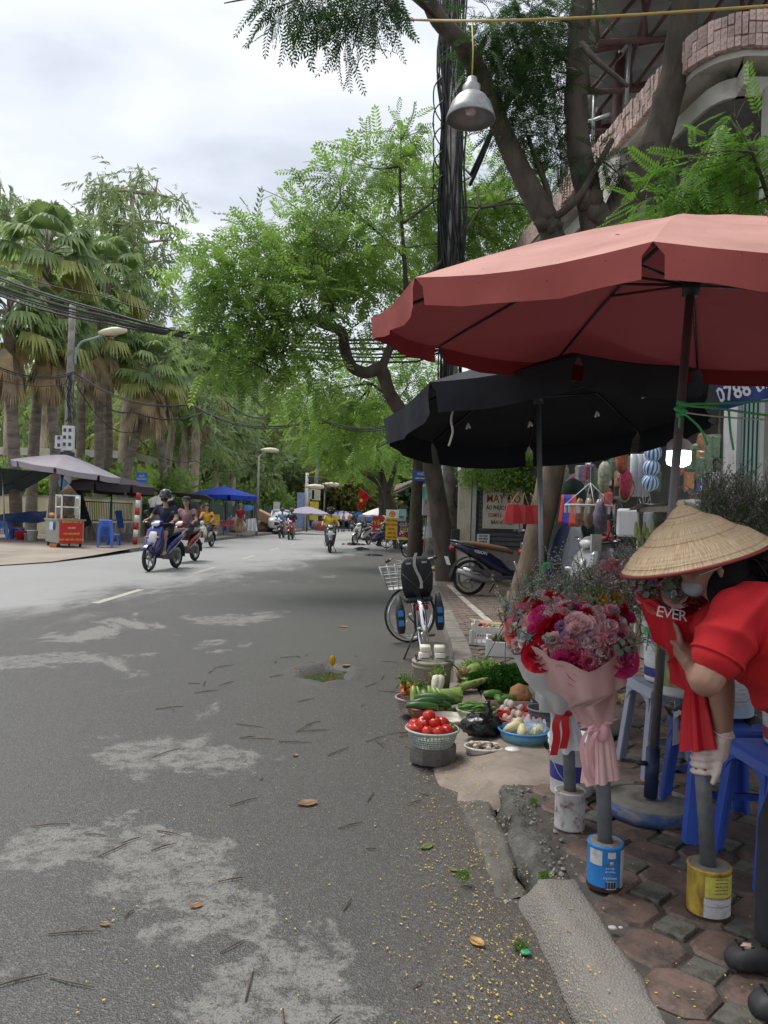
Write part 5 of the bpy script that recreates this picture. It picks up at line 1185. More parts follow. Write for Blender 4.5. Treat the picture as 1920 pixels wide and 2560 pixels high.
for i in range(96):
 if i<52: px=random.uniform(1385,1530);py=random.uniform(1150,1235);X_=3.0
 elif i<78: px=random.uniform(1715,1790);py=random.uniform(1075,1195);X_=3.1
 else: px=random.uniform(1500,1640);py=random.uniform(1130,1190);X_=2.9
 p=ux(px,py,X_+random.uniform(0,.25));k=random.randrange(9);me=random.choice(pms);key=(id(me),k)
 if key not in spots: m2=me.copy();m2.materials.append(M('packet_%s' % names_[k],cols[k],.3,.45,30));spots[key]=m2
 o=bpy.data.objects.new('packet',spots[key]);COL.objects.link(o);o.location=p;o.rotation_euler=(0,0,R(-60+random.uniform(-25,25)))
 tag(o,'%s packet among goods hung on the shop front, %s' % (names_[k],'behind the hanging clothes' if i<52 else 'right of the LED bulb' if i<78 else 'above the striped balls'),'packet','packets hung on the shop front')
def garment(label,px,py,X_,w,h,mat,name='garment',fl=1.25,seed=0):
 p=ux(px,py,X_);G=[]
 for i in range(8):
  q=i/7;row=[]
  for j in range(11):
   s_=-1+2*j/10;ww=w*(.55+(fl-.55)*min(1,q*1.6))/2;sl=.12*w*abs(s_) ** 1.5*(1 if q<.2 else .6);row.append(p+V((ww*s_*.45,-ww*s_*.9*-1*-1,-h*q-sl*(1-q)) )+V((.03*math.sin(j*2.3+seed)*q,.0,0)))
  G.append(row)
 g=MB();g.grid(G);o=g.build(name,mat,None,loc=p,world=True,solid=.012,tags=(label,'clothing'));return o
for i,(lab,px,py,X_,w,h,c_) in enumerate((('dark green long dress on a hanger right of the tree',1432,1195,2.75,.85,1.25,(.012,.03,.026)),('black jacket hanging left in the shop front',1400,1205,2.85,.6,1.3,(.012,.012,.018)),('bright blue trousers hanging beside the tree trunk',1376,1300,2.7,.3,.95,(.02,.05,.3)),('navy skirt in clear plastic below the green dress',1420,1310,2.65,.7,.7,(.04,.06,.12)),('pale plastic-wrapped shirt hung beside the navy skirt',1440,1310,2.72,.4,.75,(.16,.18,.22)))): garment(lab,px,py,X_,w,h,CLOTH('garment_%d' % i,c_,.03,.3),seed=i)
for i,c_ in enumerate(((.45,.06,.04),(.05,.03,.25),(.03,.06,.3),(.1,.04,.25),(.45,.08,.05))): garment('%s folded cloth pegged on the small hanger rail' % ('orange-red','indigo','blue','violet','scarlet')[i],1408+i*7,1236,2.45,.12,.42,CLOTH('peg_%d' % i,c_,.05,.2),'pegged_cloth',1.0,i)
hp=ux(1476,1207,2.35);t=thing('peg_hanger','pale clothes-peg hanger dangling under the black parasol','hanger',hp);pg=M('peg_white',(.5,.51,.52),.5);g=MB()
for a_ in range(12): pass
g.tube([hp+V((.28*math.cos(a_*.5236),.2*math.sin(a_*.5236),-.26)) for a_ in range(13)],.012,5);g.build('ring',pg,t,world=True)
for s_ in range(4): g=MB();g.tube([hp,hp+V((.28*math.cos(s_*1.57),.2*math.sin(s_*1.57),-.26))],.006,4);g.build('cord',pg,t,world=True)
g=MB();g.tube([hp,hp+V((0,0,.9))],.006,4);g.build('cord',pg,t,world=True)
for k in range(14): a_=k*.4488;g=MB();g.box(hp+V((.28*math.cos(a_),.2*math.sin(a_),-.31)),(.02,.012,.08));g.build('peg',pg,t,world=True)
for k,(px,c_) in enumerate(((1450,(.25,.13,.09)),(1475,(.2,.15,.10)),(1500,(.16,.13,.18)))): g=MB();g.ell((0,0,-.18),(.07,.05,.17),10,8,jit=.18,seed=k+3);g.build('plastic_bag',M('goods_bag_%d' % k,c_,.25,.4,9),None,loc=ux(px,1245,2.35),tags=('clear bag of %s goods clipped to the peg hanger' % ('pinkish','beige','lilac')[k],'bag'))
bag=thing('shopping_bag','cluster of bright red carrier bags hanging left of the tree trunk','bag',at(1306,1262,10.4))
for k in range(3):
 dx=(-.13,.04,.2)[k];w_,h_=.2,.26;g=MB();g.loft([[(dx-w_*q/2,-.05*q+.04*k,z),(dx,-.07*q+.04*k,z),(dx+w_*q/2,-.05*q+.04*k,z),(dx+w_*q/2,.05*q+.04*k,z),(dx-w_*q/2,.05*q+.04*k,z)] for q,z in ((.75,0),(.95,-.1),(1.2,-h_))],smooth=False);g.build('bag_body',M('bag_red',(.4,.015,.015),.45,.15),bag)
 g=MB();g.tube([(dx-.05,0,-.02),(dx*.5,0,.16),(dx+.05,0,-.02)],.008,5);g.build('handle',M('handle_gold',(.45,.3,.08),.6),bag)
for k,(px,py) in enumerate(((1633,1133),(1629,1169),(1626,1206))):
 p=at(px,py,7.4);g=MB();r_=.082;m1=M('ball_white',(.6,.66,.7),.35,.03);m2=M('ball_blue',(.03,.16,.45),.35,.03)
 for sgm in range(24): g.lathe([(r_*math.sin(R(th)),-r_*math.cos(R(th))) for th in range(0,181,15)],2,(0,0,0),None,sgm % 2,a0=15*sgm,a1=15*sgm+15)
 o=g.build('striped_ball',[m1,m2],None,loc=p,tags=('%s blue and white striped ball of the hanging column' % ('top','middle','bottom')[k],'ball','striped balls hanging in a net'));o.rotation_euler=(random.uniform(.2,.9),random.uniform(-.3,.3),random.random())
for k,px in enumerate((1585,1600,1614)): g=MB();g.tube([(0,0,0),(.01,0,-.2),(0,0,-.42)],[.035,.045,.04],10,flat=.5);g.build('plastic_wrapped_roll',M('clear_roll',(.42,.45,.47),.2,.2,10),None,loc=at(px,1135,7.6),tags=('%s clear-wrapped roll hanging left of the striped balls' % ('left','middle','right')[k],'roll'))
for k,(px,py,c_,lab) in enumerate(((1555,1120,(.4,.12,.06),'net bag of red and green goods hanging from the black parasol'),(1565,1180,(.5,.04,.1),'pink-red bundle hanging left of the clear rolls'),(1512,1165,(.4,.42,.3),'pale green tube hanging under the black parasol'))): g=MB();g.ell((0,0,-.1),(.06,.06,.14),10,8,jit=.15,seed=k);g.build('hung_bag',M('hung_%d' % k,c_,.4,.4,25),None,loc=at(px,py,7.2),tags=(lab,'bag'))
for k,(c_,dx) in enumerate((((.1,.35,.1),0),((.5,.1,.05),.02),((.5,.4,.1),-.02))): g=MB();g.tube([V((.05*math.cos(a_*.7)+dx,0,.09*math.sin(a_*.7)-.05*k)) for a_ in range(10)],.006,5);g.build('skipping_rope',M('rope_%d' % k,c_,.4),None,loc=at(1568,1205,7.2),tags=('%s loop of plastic cord hanging beside the clear rolls' % ('green','red','yellow')[k],'cord'))
# fans, box and counter inside the shop
for k,(px,py,r_) in enumerate(((1540,1300,.3),(1610,1275,.26))):
 p=ux(px,py,3.2);t=thing('wheel_rim',('large grey bicycle tyre hanging inside the shop','wire wheel hanging beside the grey tyre')[k],'wheel',p);g=MB();n_=24;g.tube([V((0,r_*math.cos(a_*.2618),r_*math.sin(a_*.2618))) for a_ in range(25)],.035 if k==0 else .012,6);g.build('tyre',M('tyre_grey',(.10,.105,.10),.7),t)
 for s_ in range(10): g=MB();g.tube([(0,0,0),(0,r_*math.cos(s_*.628),r_*math.sin(s_*.628))],.005,4);g.build('spoke',steel,t)
t=thing('white_appliance','white appliance box with a red lever on the shop counter','appliance',ux(1590,1325,2.95));g=MB();g.box((0,0,.08),(.4,.75,.32),rotm(0,0,-20));g.build('case',whitep,t,bevel=.03);g=MB();g.box((-.28,.15,-.1),(.1,.16,.03));g.box((-.28,.15,0),(.02,.02,.2));g.build('lever',redpl,t)
g=MB();g.box((0,0,.4),(.5,1.5,.8));g.build('shop_bench',plas,None,loc=V((3.2,8.3,PZ)),tags=('plain grey bench carrying the white appliance','bench'))
g=MB();g.box((0,0,0),(.02,.16,.2),rotm(0,0,-60));o=g.build('price_card',M('card_pale',(.42,.42,.42),.7),None,loc=ux(1490,1357,2.5),tags=('pale cardboard card lettered B-10 behind the scooter','sign'))
dc=V((2.9,6.9,PZ));t=thing('display_counter','glass display counter under a dusty plastic sheet behind the hat','counter',dc);fr_=M('counter_frame',(.42,.40,.33),.6)
for sx in (-.3,.3):
 for sy in (-.9,0,.9): g=MB();g.box((sx,sy,.75),(.05,.05,1.5));g.build('post',fr_,t)
for z in (.7,1.5):
 for sx in (-.3,.3): g=MB();g.box((sx,0,z),(.05,1.9,.05));g.build('rail',fr_,t)
g=MB();g.box((.0,0,.35),(.56,1.8,.66));g.build('cabinet',plas,t);g=MB();g.box((-.31,0,1.1),(.01,1.75,.72));g.build('glass',glassm,t)
for k in range(6): g=MB();g.ell((.05,-.7+.28*k,.86),(.12,.11,.14),8,6,jit=.2,seed=k);g.build('goods',M('packet_%s' % names_[k],cols[k],.3,.45,30),t)
drape('plastic_sheet',None,None,[dc+V((.4,-1.1,1.6)),dc+V((.4,1.0,1.6))],[dc+V((-.45,-1.1,1.5)),dc+V((-.45,0,1.56)),dc+V((-.45,1.0,1.5))],M('dusty_plastic',(.33,.33,.33),.4,.2,6),.03,16,6,par=t)
# phone-number tarp beyond the red parasol
q=[at(1735,945,6.4),at(1960,880,5.6),at(1960,985,5.6),at(1790,1030,6.3)];t=thing('printed_tarp','navy printed tarp with a white phone number right of the black parasol','tarp',q[3]);g=MB();g.grid([[lerp(lerp(q[0],q[1],j/10),lerp(q[3],q[2],j/10),i/5)+V((0,.04*math.sin(j+i),0)) for j in range(11)] for i in range(6)]);g.build('sheet',CLOTH('navy_print',(.02,.04,.16),.05),t,world=True)
tx_=(q[1]-q[0]).normalized();ty_=(q[0]-q[3]);ty_=(ty_-tx_*ty_.dot(tx_)).normalized();Tn=Matrix((tx_,ty_,tx_.cross(ty_))).transposed();text('0788 039 0',.165,whpaint,t,at(1870,974,5.95)-V((0,.12,0))-q[3],Tn,bold=.003);text('Đ',.2,M('letter_cream',(.6,.58,.35),.7),t,at(1745,955,6.3)-V((0,.1,0))-q[3],Tn)
# ---- signs by the kerb, flag
def board(label,px,py,D,w,h,lines,bg,bands=(),post=True,rz=0):
 c=at(px,py,D);t=thing('sign_board',label,'sign',V((c.x,D,PZ)),rz);z0=c.z-PZ;g=MB();g.box((0,0,z0),(w,.04,h));g.build('panel',bg,t,bevel=.004)
 for (dz,hh,m_) in bands: g=MB();g.box((0,-.023,z0+dz),(w,.006,hh));g.build('band',m_,t)
 for (s_,dz,sz,m_,sx) in lines: text(s_,sz,m_,t,(0,-.03,z0+dz),TX,bold=.004,sx=sx)
 if post:
  for sx in (-.4,.4): g=MB();g.tube([(sx*w,.04,0),(sx*w,.03,z0+h/2)],.015,6);g.build('leg',steel,t)
 return t
yb=M('sign_yellow_bg',(.70,.42,.02),.6,.04);brn=M('letter_brown',(.25,.06,.02),.7);nvb=M('sign_navy_bg',(.035,.03,.22),.6,.04);t=board('yellow repair-shop sign with a red and yellow shell emblem',980,1312,31.5,.52,1.22,[('SỬA CHỮA',.17,.105,brn,.85),('BẢO DƯỠNG',.0,.105,brn,.78),('XE GA -',-.17,.105,brn,.85),('RỬA XE',-.34,.105,brn,.85),('THAY DẦU',-.51,.105,brn,.8)],yb,[(.45,.34,whpaint)])
z0=at(980,1312,31.5).z-PZ+.44;ow_=[(0,-.1),(-.05,-.1)];ow_=[(.13*math.cos(R(a)),.13*math.sin(R(a))*.95) for a in range(-35,216,22)]+[(-.05,-.11),(.05,-.11)]
g=MB();g.prism([(x*1.0,y) for x,y in ow_],.01,TX,(0,-.032,z0));em=g.build('emblem_border',redpaint,t);g=MB();g.prism([(x*.82,y*.82) for x,y in ow_],.01,TX,(0,-.038,z0));g.build('emblem',M('emblem_yellow',(.75,.45,.02),.6),t)
for a in (30,60,90,120,150): g=MB();g.box((.05*math.cos(R(a)),-.045,z0+.05*math.sin(R(a))-.03),(.012,.006,.12),rotm(0,90-a,0));g.build('emblem_ray',redpaint,t)
board('navy shoe-shop sign with yellow lettering',1012,1327,28.8,.56,.72,[('GIÀY',.22,.19,yl,1.0),('DÉP',.04,.19,yl,1.05),('DÂY LƯNG - VÍ DA',-.1,.06,whpaint,.8),('NGOẠI CỠ - TÚI',-.18,.06,whpaint,.8)],nvb,[(-.29,.11,yl)])
board('red banner with a yellow word beside the far trunk',945,1318,38,.55,1.1,[('Yến',.2,.3,yl,.9),('TINH TẾ',-.1,.09,whpaint,.8),('CAO CẤP',-.28,.09,whpaint,.8)],M('banner_red2',(.45,.03,.03),.6,.05))
board('blue hanging street sign between the tree trunks',1052,1190,22.5,.42,.3,[('PHỐ',.05,.1,whpaint,1),('PHÙNG KHOANG',-.07,.05,whpaint,.8)],M('sign_blue',(.03,.13,.5),.5,.05),post=False)
g=MB();g.box((0,0,0),(.7,.05,.55));g.build('orange_sign',M('orange_panel',(.55,.2,.05),.6),None,loc=at(1062,1170,26),tags=('orange panel behind the blue hanging sign','sign'))
board('round-topped pale shop board behind the shoe sign',1004,1293,33,.4,.7,[('NET',0,.12,dkl,.9)],M('pale_teal',(.3,.45,.44),.6,.2))
fp=gp(925,1350,PZ);t=thing('flag','red flag with a yellow star on a slanting pole over the road','flag',V((at(955,1300,33).x,33,PZ)));fl0=at(897,1220,33)
g=MB();A_=at(898,1219,33);B_=at(926,1241,33);C_=at(902,1277,33);E_=at(896,1272,33);g.grid([[lerp(lerp(A_,B_,i/6),lerp(E_,C_,i/6),j/6)+V((0,.06*math.sin(i*1.4+j),0)) for i in range(7)] for j in range(7)]);g.build('cloth',CLOTH('flag_red',(.5,.015,.02),.25,.1),t,world=True)
st_=[(.11*(1 if k % 2==0 else .42)*math.cos(R(90+36*k)),.11*(1 if k % 2==0 else .42)*math.sin(R(90+36*k))) for k in range(10)];g=MB();g.prism(st_,.01,TX,at(903,1251,32.88)-V(t.location));g.build('star',M('star_yellow',(.75,.55,.02),.6),t)
g=MB();g.tube([at(952,1262,33),at(897,1218,33)],.015,5);g.build('staff',M('bamboo',(.25,.22,.15),.7),t,world=True)
# ---- low house fronts receding on the right beyond the trees
for i,(y0,y1,h,c_,lab) in enumerate(((22,29,4.5,(.16,.17,.17),'dim house front behind the straight tree trunk'),(29.5,38,5.2,(.22,.19,.17),'brownish house front behind the yellow sign'),(38.5,52,5,(.20,.2,.21),'grey house front behind the red banner'),(53,80,6,(.26,.25,.24),'far pale house front at the street end'))):
 x=xr(y0)+2.9;t=thing('house_front',lab,'house',(x,y0,PZ));g=MB();g.box((2,(y1-y0)/2,h/2),(4,y1-y0,h));g.build('wall',M('house_%d' % i,c_,.9,.25,1),t)
 for k in range(int((y1-y0)/2.2)): g=MB();g.box((-.02,1.1+k*2.2,1.25),(.1,1.6,2.3));g.build('shop_opening',M('shop_dark',(.03,.032,.035),.7,.5,3),t)
 g=MB();g.box((-.6,(y1-y0)/2,2.75),(1.3,y1-y0,.06),rotm(0,-10,0));g.build('awning',tin if i % 2==0 else M('teal_awning',(.12,.25,.26),.7),t)
# ---- house with the curved brick balcony and steel roof
bh=thing('balcony_house','house with a curved pink brick balcony and red steel roof trusses, upper right','house',(4.2,10.6,PZ));bo=V(bh.location)
edge=spline([(2.7,22,0),(3.4,16,0),(3.75,13.5,0),(4.03,11.4,0),(4.2,10.75,0),(4.55,10.42,0),(5.1,10.33,0),(7.5,10.3,0)],10)
def offs(P,d):
 out=[]
 for i,p in enumerate(P):
  t_=(P[min(i+1,len(P)-1)]-P[max(i-1,0)]).normalized();out.append(p+V((-t_.y,t_.x,0))*d)
 return out
def band(P,z0,z1,th,name,mat):
 A_,B_=offs(P,0),offs(P,th);g=MB();g.loft([[(a.x,a.y,z0),(a.x,a.y,z1),(b_.x,b_.y,z1),(b_.x,b_.y,z0)] for a,b_ in zip(A_,B_)],smooth=False);return g.build(name,mat,bh,world=True)
bkm=M('pink_brick',(.60,.44,.39),.85,.28,14,bump=.6,bscale=40,dirt=(.16,.12,.11),dirt_amt=.35,dscale=8,rnd=.3);cwm=M('weathered_concrete',(.50,.48,.42),.9,.15,1.5,dirt=(.3,.28,.24),dirt_amt=.4,dscale=1.4)
par=band(offs(edge,.06),7.95,8.42,.16,'parapet',bkm)
g=MB();g.box((0,0,0),(.075,.075,.15));bme=bpy.data.meshes.new('brick');bme.from_pydata(g.v,[],g.f);bme.materials.append(bkm)
seg=[0];nbk=0
for a,b_ in zip(edge,edge[1:]): seg.append(seg[-1]+(b_-a).length)
s_=6.2
while s_<seg[-1]-.1 and nbk<298:
 i=max(k for k in range(len(seg)) if seg[k]<=s_);i=min(i,len(edge)-2);f_=(s_-seg[i])/(seg[i+1]-seg[i]);p=lerp(edge[i],edge[i+1],f_);d=(edge[i+1]-edge[i]);ang=math.atan2(d.y,d.x)
 for r_ in range(3):
  o=bpy.data.objects.new('brick',bme);COL.objects.link(o);o.parent=par;nrm=V((-math.sin(ang),math.cos(ang),0));o.location=p-bo+nrm*random.uniform(.02,.05)+V((0,0,8.03+.157*r_+random.uniform(-.012,.012)));o.rotation_euler=(0,0,ang);o.scale=(random.uniform(.9,1.15),1,random.uniform(.9,1.1));nbk+=1
 s_+=.088 if s_>8 else .1
band(offs(edge,.35),7.45,7.72,.3,'ring_beam',cwm);band(offs(edge,.1),7.86,7.945,.7,'parapet_slab',cwm)
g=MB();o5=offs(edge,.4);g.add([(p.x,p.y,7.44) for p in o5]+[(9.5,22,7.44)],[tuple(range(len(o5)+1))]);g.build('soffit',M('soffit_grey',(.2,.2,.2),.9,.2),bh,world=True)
g=MB();g.box((3.2,3.2,4.4),(3.6,7,6));g.build('wall',M('grey_plaster',(.22,.22,.21),.9,.15),bh)  # plain grey plaster with slight random tone variation
g=MB();g.box((1.0,-.1,4.4),(.3,.3,6));g.build('column',cwm,bh)
g=MB();st_l=at(1525,430,12.5)-bo;g.box(st_l+V((.25,.4,-.5)),(.5,1.4,1.6),rotm(20,0,0));g.build('white_bracket',cwm,bh)
rfm=M('corrugated_roof',(.38,.39,.39),.6,.15,2,metal=.3);rst=M('red_oxide_steel',(.13,.065,.06),.6,.2,4);rgm=M('rail_silver',(.5,.51,.53),.4,.1,metal=.5)
R0,R1,R2,R3=V((2.6,9.0,10.5)),V((4.07,17.8,10.45)),V((13,17.8,12.4)),V((13,9,12.4));g=MB();n_=90;g.grid([[lerp(lerp(R0,R1,j/n_),lerp(R3,R2,j/n_),i)+V((0,0,.05*math.sin(j*math.pi/2))) for j in range(n_+1)] for i in (0,1)],smooth=False);g.build('roof',rfm,bh,world=True,solid=.02)
for k in range(6):
 a=lerp(R0,R1,.12+k*.17)-V((0,0,.12));b_=lerp(R3,R2,.12+k*.17)-V((0,0,.12));g=MB();g.tube([a,b_],.06,4);c0=a+V((.1,0,-.75));c1=lerp(a,b_,.6)+V((0,0,-1.5));g.tube([c0,c1],.06,4)
 for m_ in range(8): p=lerp(c0,c1,m_/7);u_=lerp(a,lerp(a,b_,.6),min(1,(m_+(m_ % 2)*.0)/7));u2=lerp(a,lerp(a,b_,.6),min(1,(m_+1)/7));g.tube([p,u_],.04,4);g.tube([p,u2],.035,4)
 g.build('truss',rst,bh,world=True)
for k in range(4): g=MB();a=lerp(R0,R3,.1+.2*k)-V((0,0,.2));b_=lerp(R1,R2,.1+.2*k)-V((0,0,.2));g.tube([a,b_],.05,4);g.build('purlin',rst,bh,world=True)
for (px,py0,py1,D) in ((1535,90,300,15),(1402,300,470,19),(1480,200,400,17)): g=MB();a=at(px,py1,D);a.z=8.0;b_=V((a.x+.1,a.y,10.8));g.tube([a,b_],.1,8);g.build('column_red',rst,bh,world=True)
for i,pts in enumerate(([(1393,372),(1480,230),(1574,105)],[(1400,322),(1484,300),(1525,285)],[(1482,350),(1486,228)],[(1565,260),(1576,100)],[(1404,460),(1412,325)])): g=MB();g.tube([at(x,y,16.5-.012*(x-1393)) for x,y in pts],.035,6);g.build('handrail',rgm,bh,world=True)
# ---- dome lamp on the yellow cable
cab=[at(1000,48,9),at(1180,52,6.6),at(1500,42,6.3),at(1990,10,6)];string('yellow cable strung across above the red parasol',cab,.012,M('yellow_cable',(.42,.3,.08),.5),'cable')
lc=at(1177,282,6.5);t=thing('dome_lamp','grey metal dome lamp hanging from the yellow cable','lamp',lc);zinc=M('dull_zinc',(.33,.335,.33),.45,.15,4,metal=.65,dirt=(.22,.22,.21),dirt_amt=.4)
g=MB();g.lathe([(.2,-.06),(.205,-.05),(.19,.0),(.165,.07),(.125,.125),(.085,.155),(.07,.165)],40);g.build('shade',zinc,t,solid=.004);g=MB();g.lathe([(.075,.16),(.075,.225),(.06,.24),(.045,.245),(.045,.285),(.03,.3),(0,.3)],24);g.build('cap',zinc,t);g=MB();g.lathe([(0,-.02),(.04,-.01),(.05,.04),(.03,.1),(.02,.16)],16);g.build('bulb',M('frosted_glass',(.6,.58,.55),.3),t)
g=MB();tp_=at(1180,52,6.6)-lc;g.tube([(0,0,.3),tp_*.5+V((.01,0,.15)),tp_],.007,5);g.build('flex',M('yellow_cable',(.42,.3,.08),.5),t)
cable('pair of twisted cables slanting up behind the dome lamp',[at(1178,430,14),at(1240,300,13),at(1330,120,12)],2,.035,.0,.18,9)
# ================================================================ VEHICLES AND PEOPLE
def wheel(par,c,r,w,spokes,rimm,name='wheel',mag=True):
 T=rotm(90,0,0);g=MB();ti=w*.5;pr=[]
 for k in range(9): a=R(-90+22.5*k-0);pr.append((r-ti+ti*math.cos(R(-80+20*k)),ti*math.sin(R(-80+20*k))*1.0))
 g.lathe(pr,28,c,T);o=g.build('tyre',rubber,par)
 g=MB();ri=r-w*.95;g.lathe([(ri,-ti*.7),(ri-.02,-ti*.5),(ri-.02,ti*.5),(ri,ti*.7)],28,c,T)
 if mag:
  for k in range(spokes):
   a=2*math.pi*k/spokes;g.box(V(c)+V((math.cos(a),0,math.sin(a)))*ri*.5,(ri,.022,.035),rotm(0,-math.degrees(a),0))
  g.lathe([(0,-.04),(.05,-.04),(.05,.04),(0,.04)],12,c,T)
 else:
  for k in range(spokes):
   a=2*math.pi*k/spokes;s_=.03*(-1) ** k;g.tube([V(c)+V((0,s_,0)),V(c)+V((math.cos(a)*ri,0,math.sin(a)*ri))],.0016,3)
  g.lathe([(0,-.045),(.02,-.045),(.02,.045),(0,.045)],8,c,T)
 g.build('rim',rimm,o);return o
def moto(name,label,loc,rz,col,seatc=(.02,.02,.02),style=0,group=None,sc=1.0,trim=None,light=True,steer=0):
 t=thing(name,label,'motorbike',loc,rz,group,sc=sc);pm_=M('paint_%02x%02x%02x' % tuple(int(255*c_) for c_ in col),col,.22,.08,4,coat=.6);tm_=M('trim_grey',(.06,.06,.065),.5);sm_=M('seat_%d' % int(seatc[0]*1000),seatc,.6,.1,9)
 alu=M('alloy',(.35,.35,.36),.4,.1,metal=.6);r=.285;fx,rx=.66,-.62
 wheel(t,(fx,0,r),r,.085,5,alu);wheel(t,(rx,0,r),r,.1,5,alu)
 g=MB()
 for s_ in (-1,1): g.tube([(fx,s_*.065,r),(fx-.12,s_*.065,.62)],.022,8)
 g.build('fork',darkst,t)
 g=MB();n_=9;g.loft([[(fx+(r+.03)*math.cos(R(a)),y,r+(r+.03+.012*(1 if abs(y)<.03 else 0))*math.sin(R(a))) for y in (-.06,-.035,0,.035,.06)] for a in range(35,160,12)],closed=False,cap=False);g.build('front_fender',pm_,t,solid=.008)
 if style == 2:      # cub: round lamp, slim white leg shields
  g=MB();g.sec([(.36,.38,.15,.02,80),(.38,.6,.2,.02,82),(.34,.82,.12,.03,80)],12,3);g.build('leg_shield',pm_,t);g=MB();g.lathe([(0,.1),(.07,.08),(.085,0),(.07,-.05),(0,-.07)],16,(.44,0,.98),rotm(0,90,0));g.build('headlight',M('lamp_glass',(.6,.62,.6),.15),t)
  g=MB();g.tube([(.3,0,.85),(.1,0,.5),(-.1,0,.42),(-.5,0,.55)],[.06,.08,.08,.09],10);g.build('frame',pm_,t)
 else:
  g=MB();g.sec([(.53,.34,.08,.05,78),(.53,.48,.17,.075,76),(.47,.68,.205,.085,72),(.40,.88,.18,.075,70),(.36,.97,.11,.05,70)],16,2.6);g.build('front_cowl',pm_,t)
  g=MB();g.sec([(.60,.52,.06,.02,75),(.565,.68,.11,.02,72),(.50,.84,.08,.02,70)],10,2.2);g.build('cowl_emblem_panel',trim or tm_,t)
  g=MB();g.sec([(.40,.36,.16,.03,85),(.36,.6,.19,.03,80),(.30,.86,.14,.04,75)],12,3);g.build('leg_shield',tm_,t)
  g=MB();g.sec([(.44,.99,.04,.04,40),(.38,1.03,.13,.055,20),(.28,1.05,.12,.05,5),(.2,1.05,.06,.03,0)],14,2.4);g.build('handlebar_cowl',pm_,t)
  g=MB();g.ell((.43,0,1.0),(.05,.1,.05),12,8,T=rotm(0,25,0));g.build('headlight',M('lamp_glass',(.6,.62,.6),.15),t)
  for s_ in (-1,1): g=MB();g.ell((.56,s_*.12,.72),(.03,.05,.025),8,6,T=rotm(0,0,-s_*20));g.build('turn_signal',M('amber',(.5,.16,.02),.3) if style else M('lamp_glass',(.6,.62,.6),.15),t)
  g=MB();g.box((.12,0,.30),(.5,.3,.06));g.build('floorboard',tm_,t,bevel=.02)
  g=MB();g.sec([(.34,.33,.1,.05,0),(.05,.36,.13,.07,0),(-.12,.46,.13,.13,0),(-.3,.56,.155,.13,0),(-.55,.68,.155,.095,0),(-.8,.77,.11,.06,0),(-.95,.82,.05,.03,0)],16,2.6);g.build('body',pm_,t)
 g=MB();g.sec([(.08,.70,.09,.03,15),(-.03,.745,.13,.05,8),(-.25,.78,.15,.05,3),(-.5,.82,.145,.045,5),(-.74,.85,.1,.03,3),(-.8,.85,.05,.015,0)],16,2.6);g.build('seat',sm_,t)
 g=MB();g.tube(spline([(.26,.36,1.05),(.3,.2,1.02),(.33,0,1.0),(.3,-.2,1.02),(.26,-.36,1.05)],3),.014,8);hb=g.build('handlebar',darkst,t)
 for s_ in (-1,1):
  g=MB();g.tube([(.265,s_*.24,1.045),(.255,s_*.38,1.05)],.02,8);g.build('grip',blackpl,hb);g=MB();g.tube([(.3,s_*.22,1.04),(.31,s_*.36,1.04)],.007,5);g.build('lever',chrome,hb)
  g=MB();g.tube([(.3,s_*.18,1.04),(.3,s_*.24,1.16),(.27,s_*.29,1.22)],.007,5);g.ell((.26,s_*.31,1.25),(.018,.06,.045),10,6);mr=g.build('mirror',blackpl,t);g=MB();g.ell((.244,s_*.31,1.25),(.006,.052,.038),10,6);g.build('mirror_glass',chrome,mr)
 g=MB();g.box((-.3,0,.32),(.42,.2,.2));g.lathe([(0,-.13),(.1,-.13),(.1,.13),(0,.13)],14,(-.5,.0,.31),rotm(90,0,0));g.build('engine',M('engine_grey',(.13,.13,.135),.5,.2,8,metal=.4),t,bevel=.02)
 g=MB();g.tube([(-.2,-.12,.24),(-.4,-.14,.26),(-.55,-.15,.31),(-.88,-.15,.4)],[.025,.05,.055,.045],10);g.build('exhaust',alu,t);g=MB();g.sec([(-.5,.36,.012,.035,-15),(-.8,.44,.012,.03,-15)],8,o=(0,-.2,0));g.build('heat_shield',chrome,t)
 g=MB();g.loft([[(rx+(r+.04)*math.cos(R(a)),y,r+(r+.05)*math.sin(R(a))) for y in (-.07,0,.07)] for a in range(60,200,14)],closed=False,cap=False);g.build('rear_fender',blackpl,t,solid=.008)
 g=MB();g.ell((-.93,0,.76),(.05,.1,.045),12,8,T=rotm(0,20,0));g.build('tail_light',M('tail_red',(.35,.01,.01),.2),t);g=MB();g.box((-1.0,0,.55),(.012,.19,.14),rotm(0,-20,0));g.build('number_plate',whpaint,t)
 g=MB();g.tube([(-.62,.17,.82),(-.92,.13,.88),(-.92,-.13,.88),(-.62,-.17,.82)],.012,6);g.build('grab_rail',alu,t)
 g=MB();g.tube([(-.1,.14,.25),(-.18,.26,.02)],.011,6);g.build('side_stand',darkst,t)
 if steer: pass
 return t
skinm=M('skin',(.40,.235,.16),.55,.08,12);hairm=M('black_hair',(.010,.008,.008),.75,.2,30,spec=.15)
def cap_(mb,p,q,r0,r1,n=10):
 p,q=V(p),V(q);d=(q-p);d=d.normalized() if d.length>1e-6 else V((0,0,1));mb.tube([p-d*r0*.75,p-d*r0*.4,p,q,q+d*r1*.4,q+d*r1*.75],[r0*.55,r0*.88,r0,r1,r1*.88,r1*.55],n)
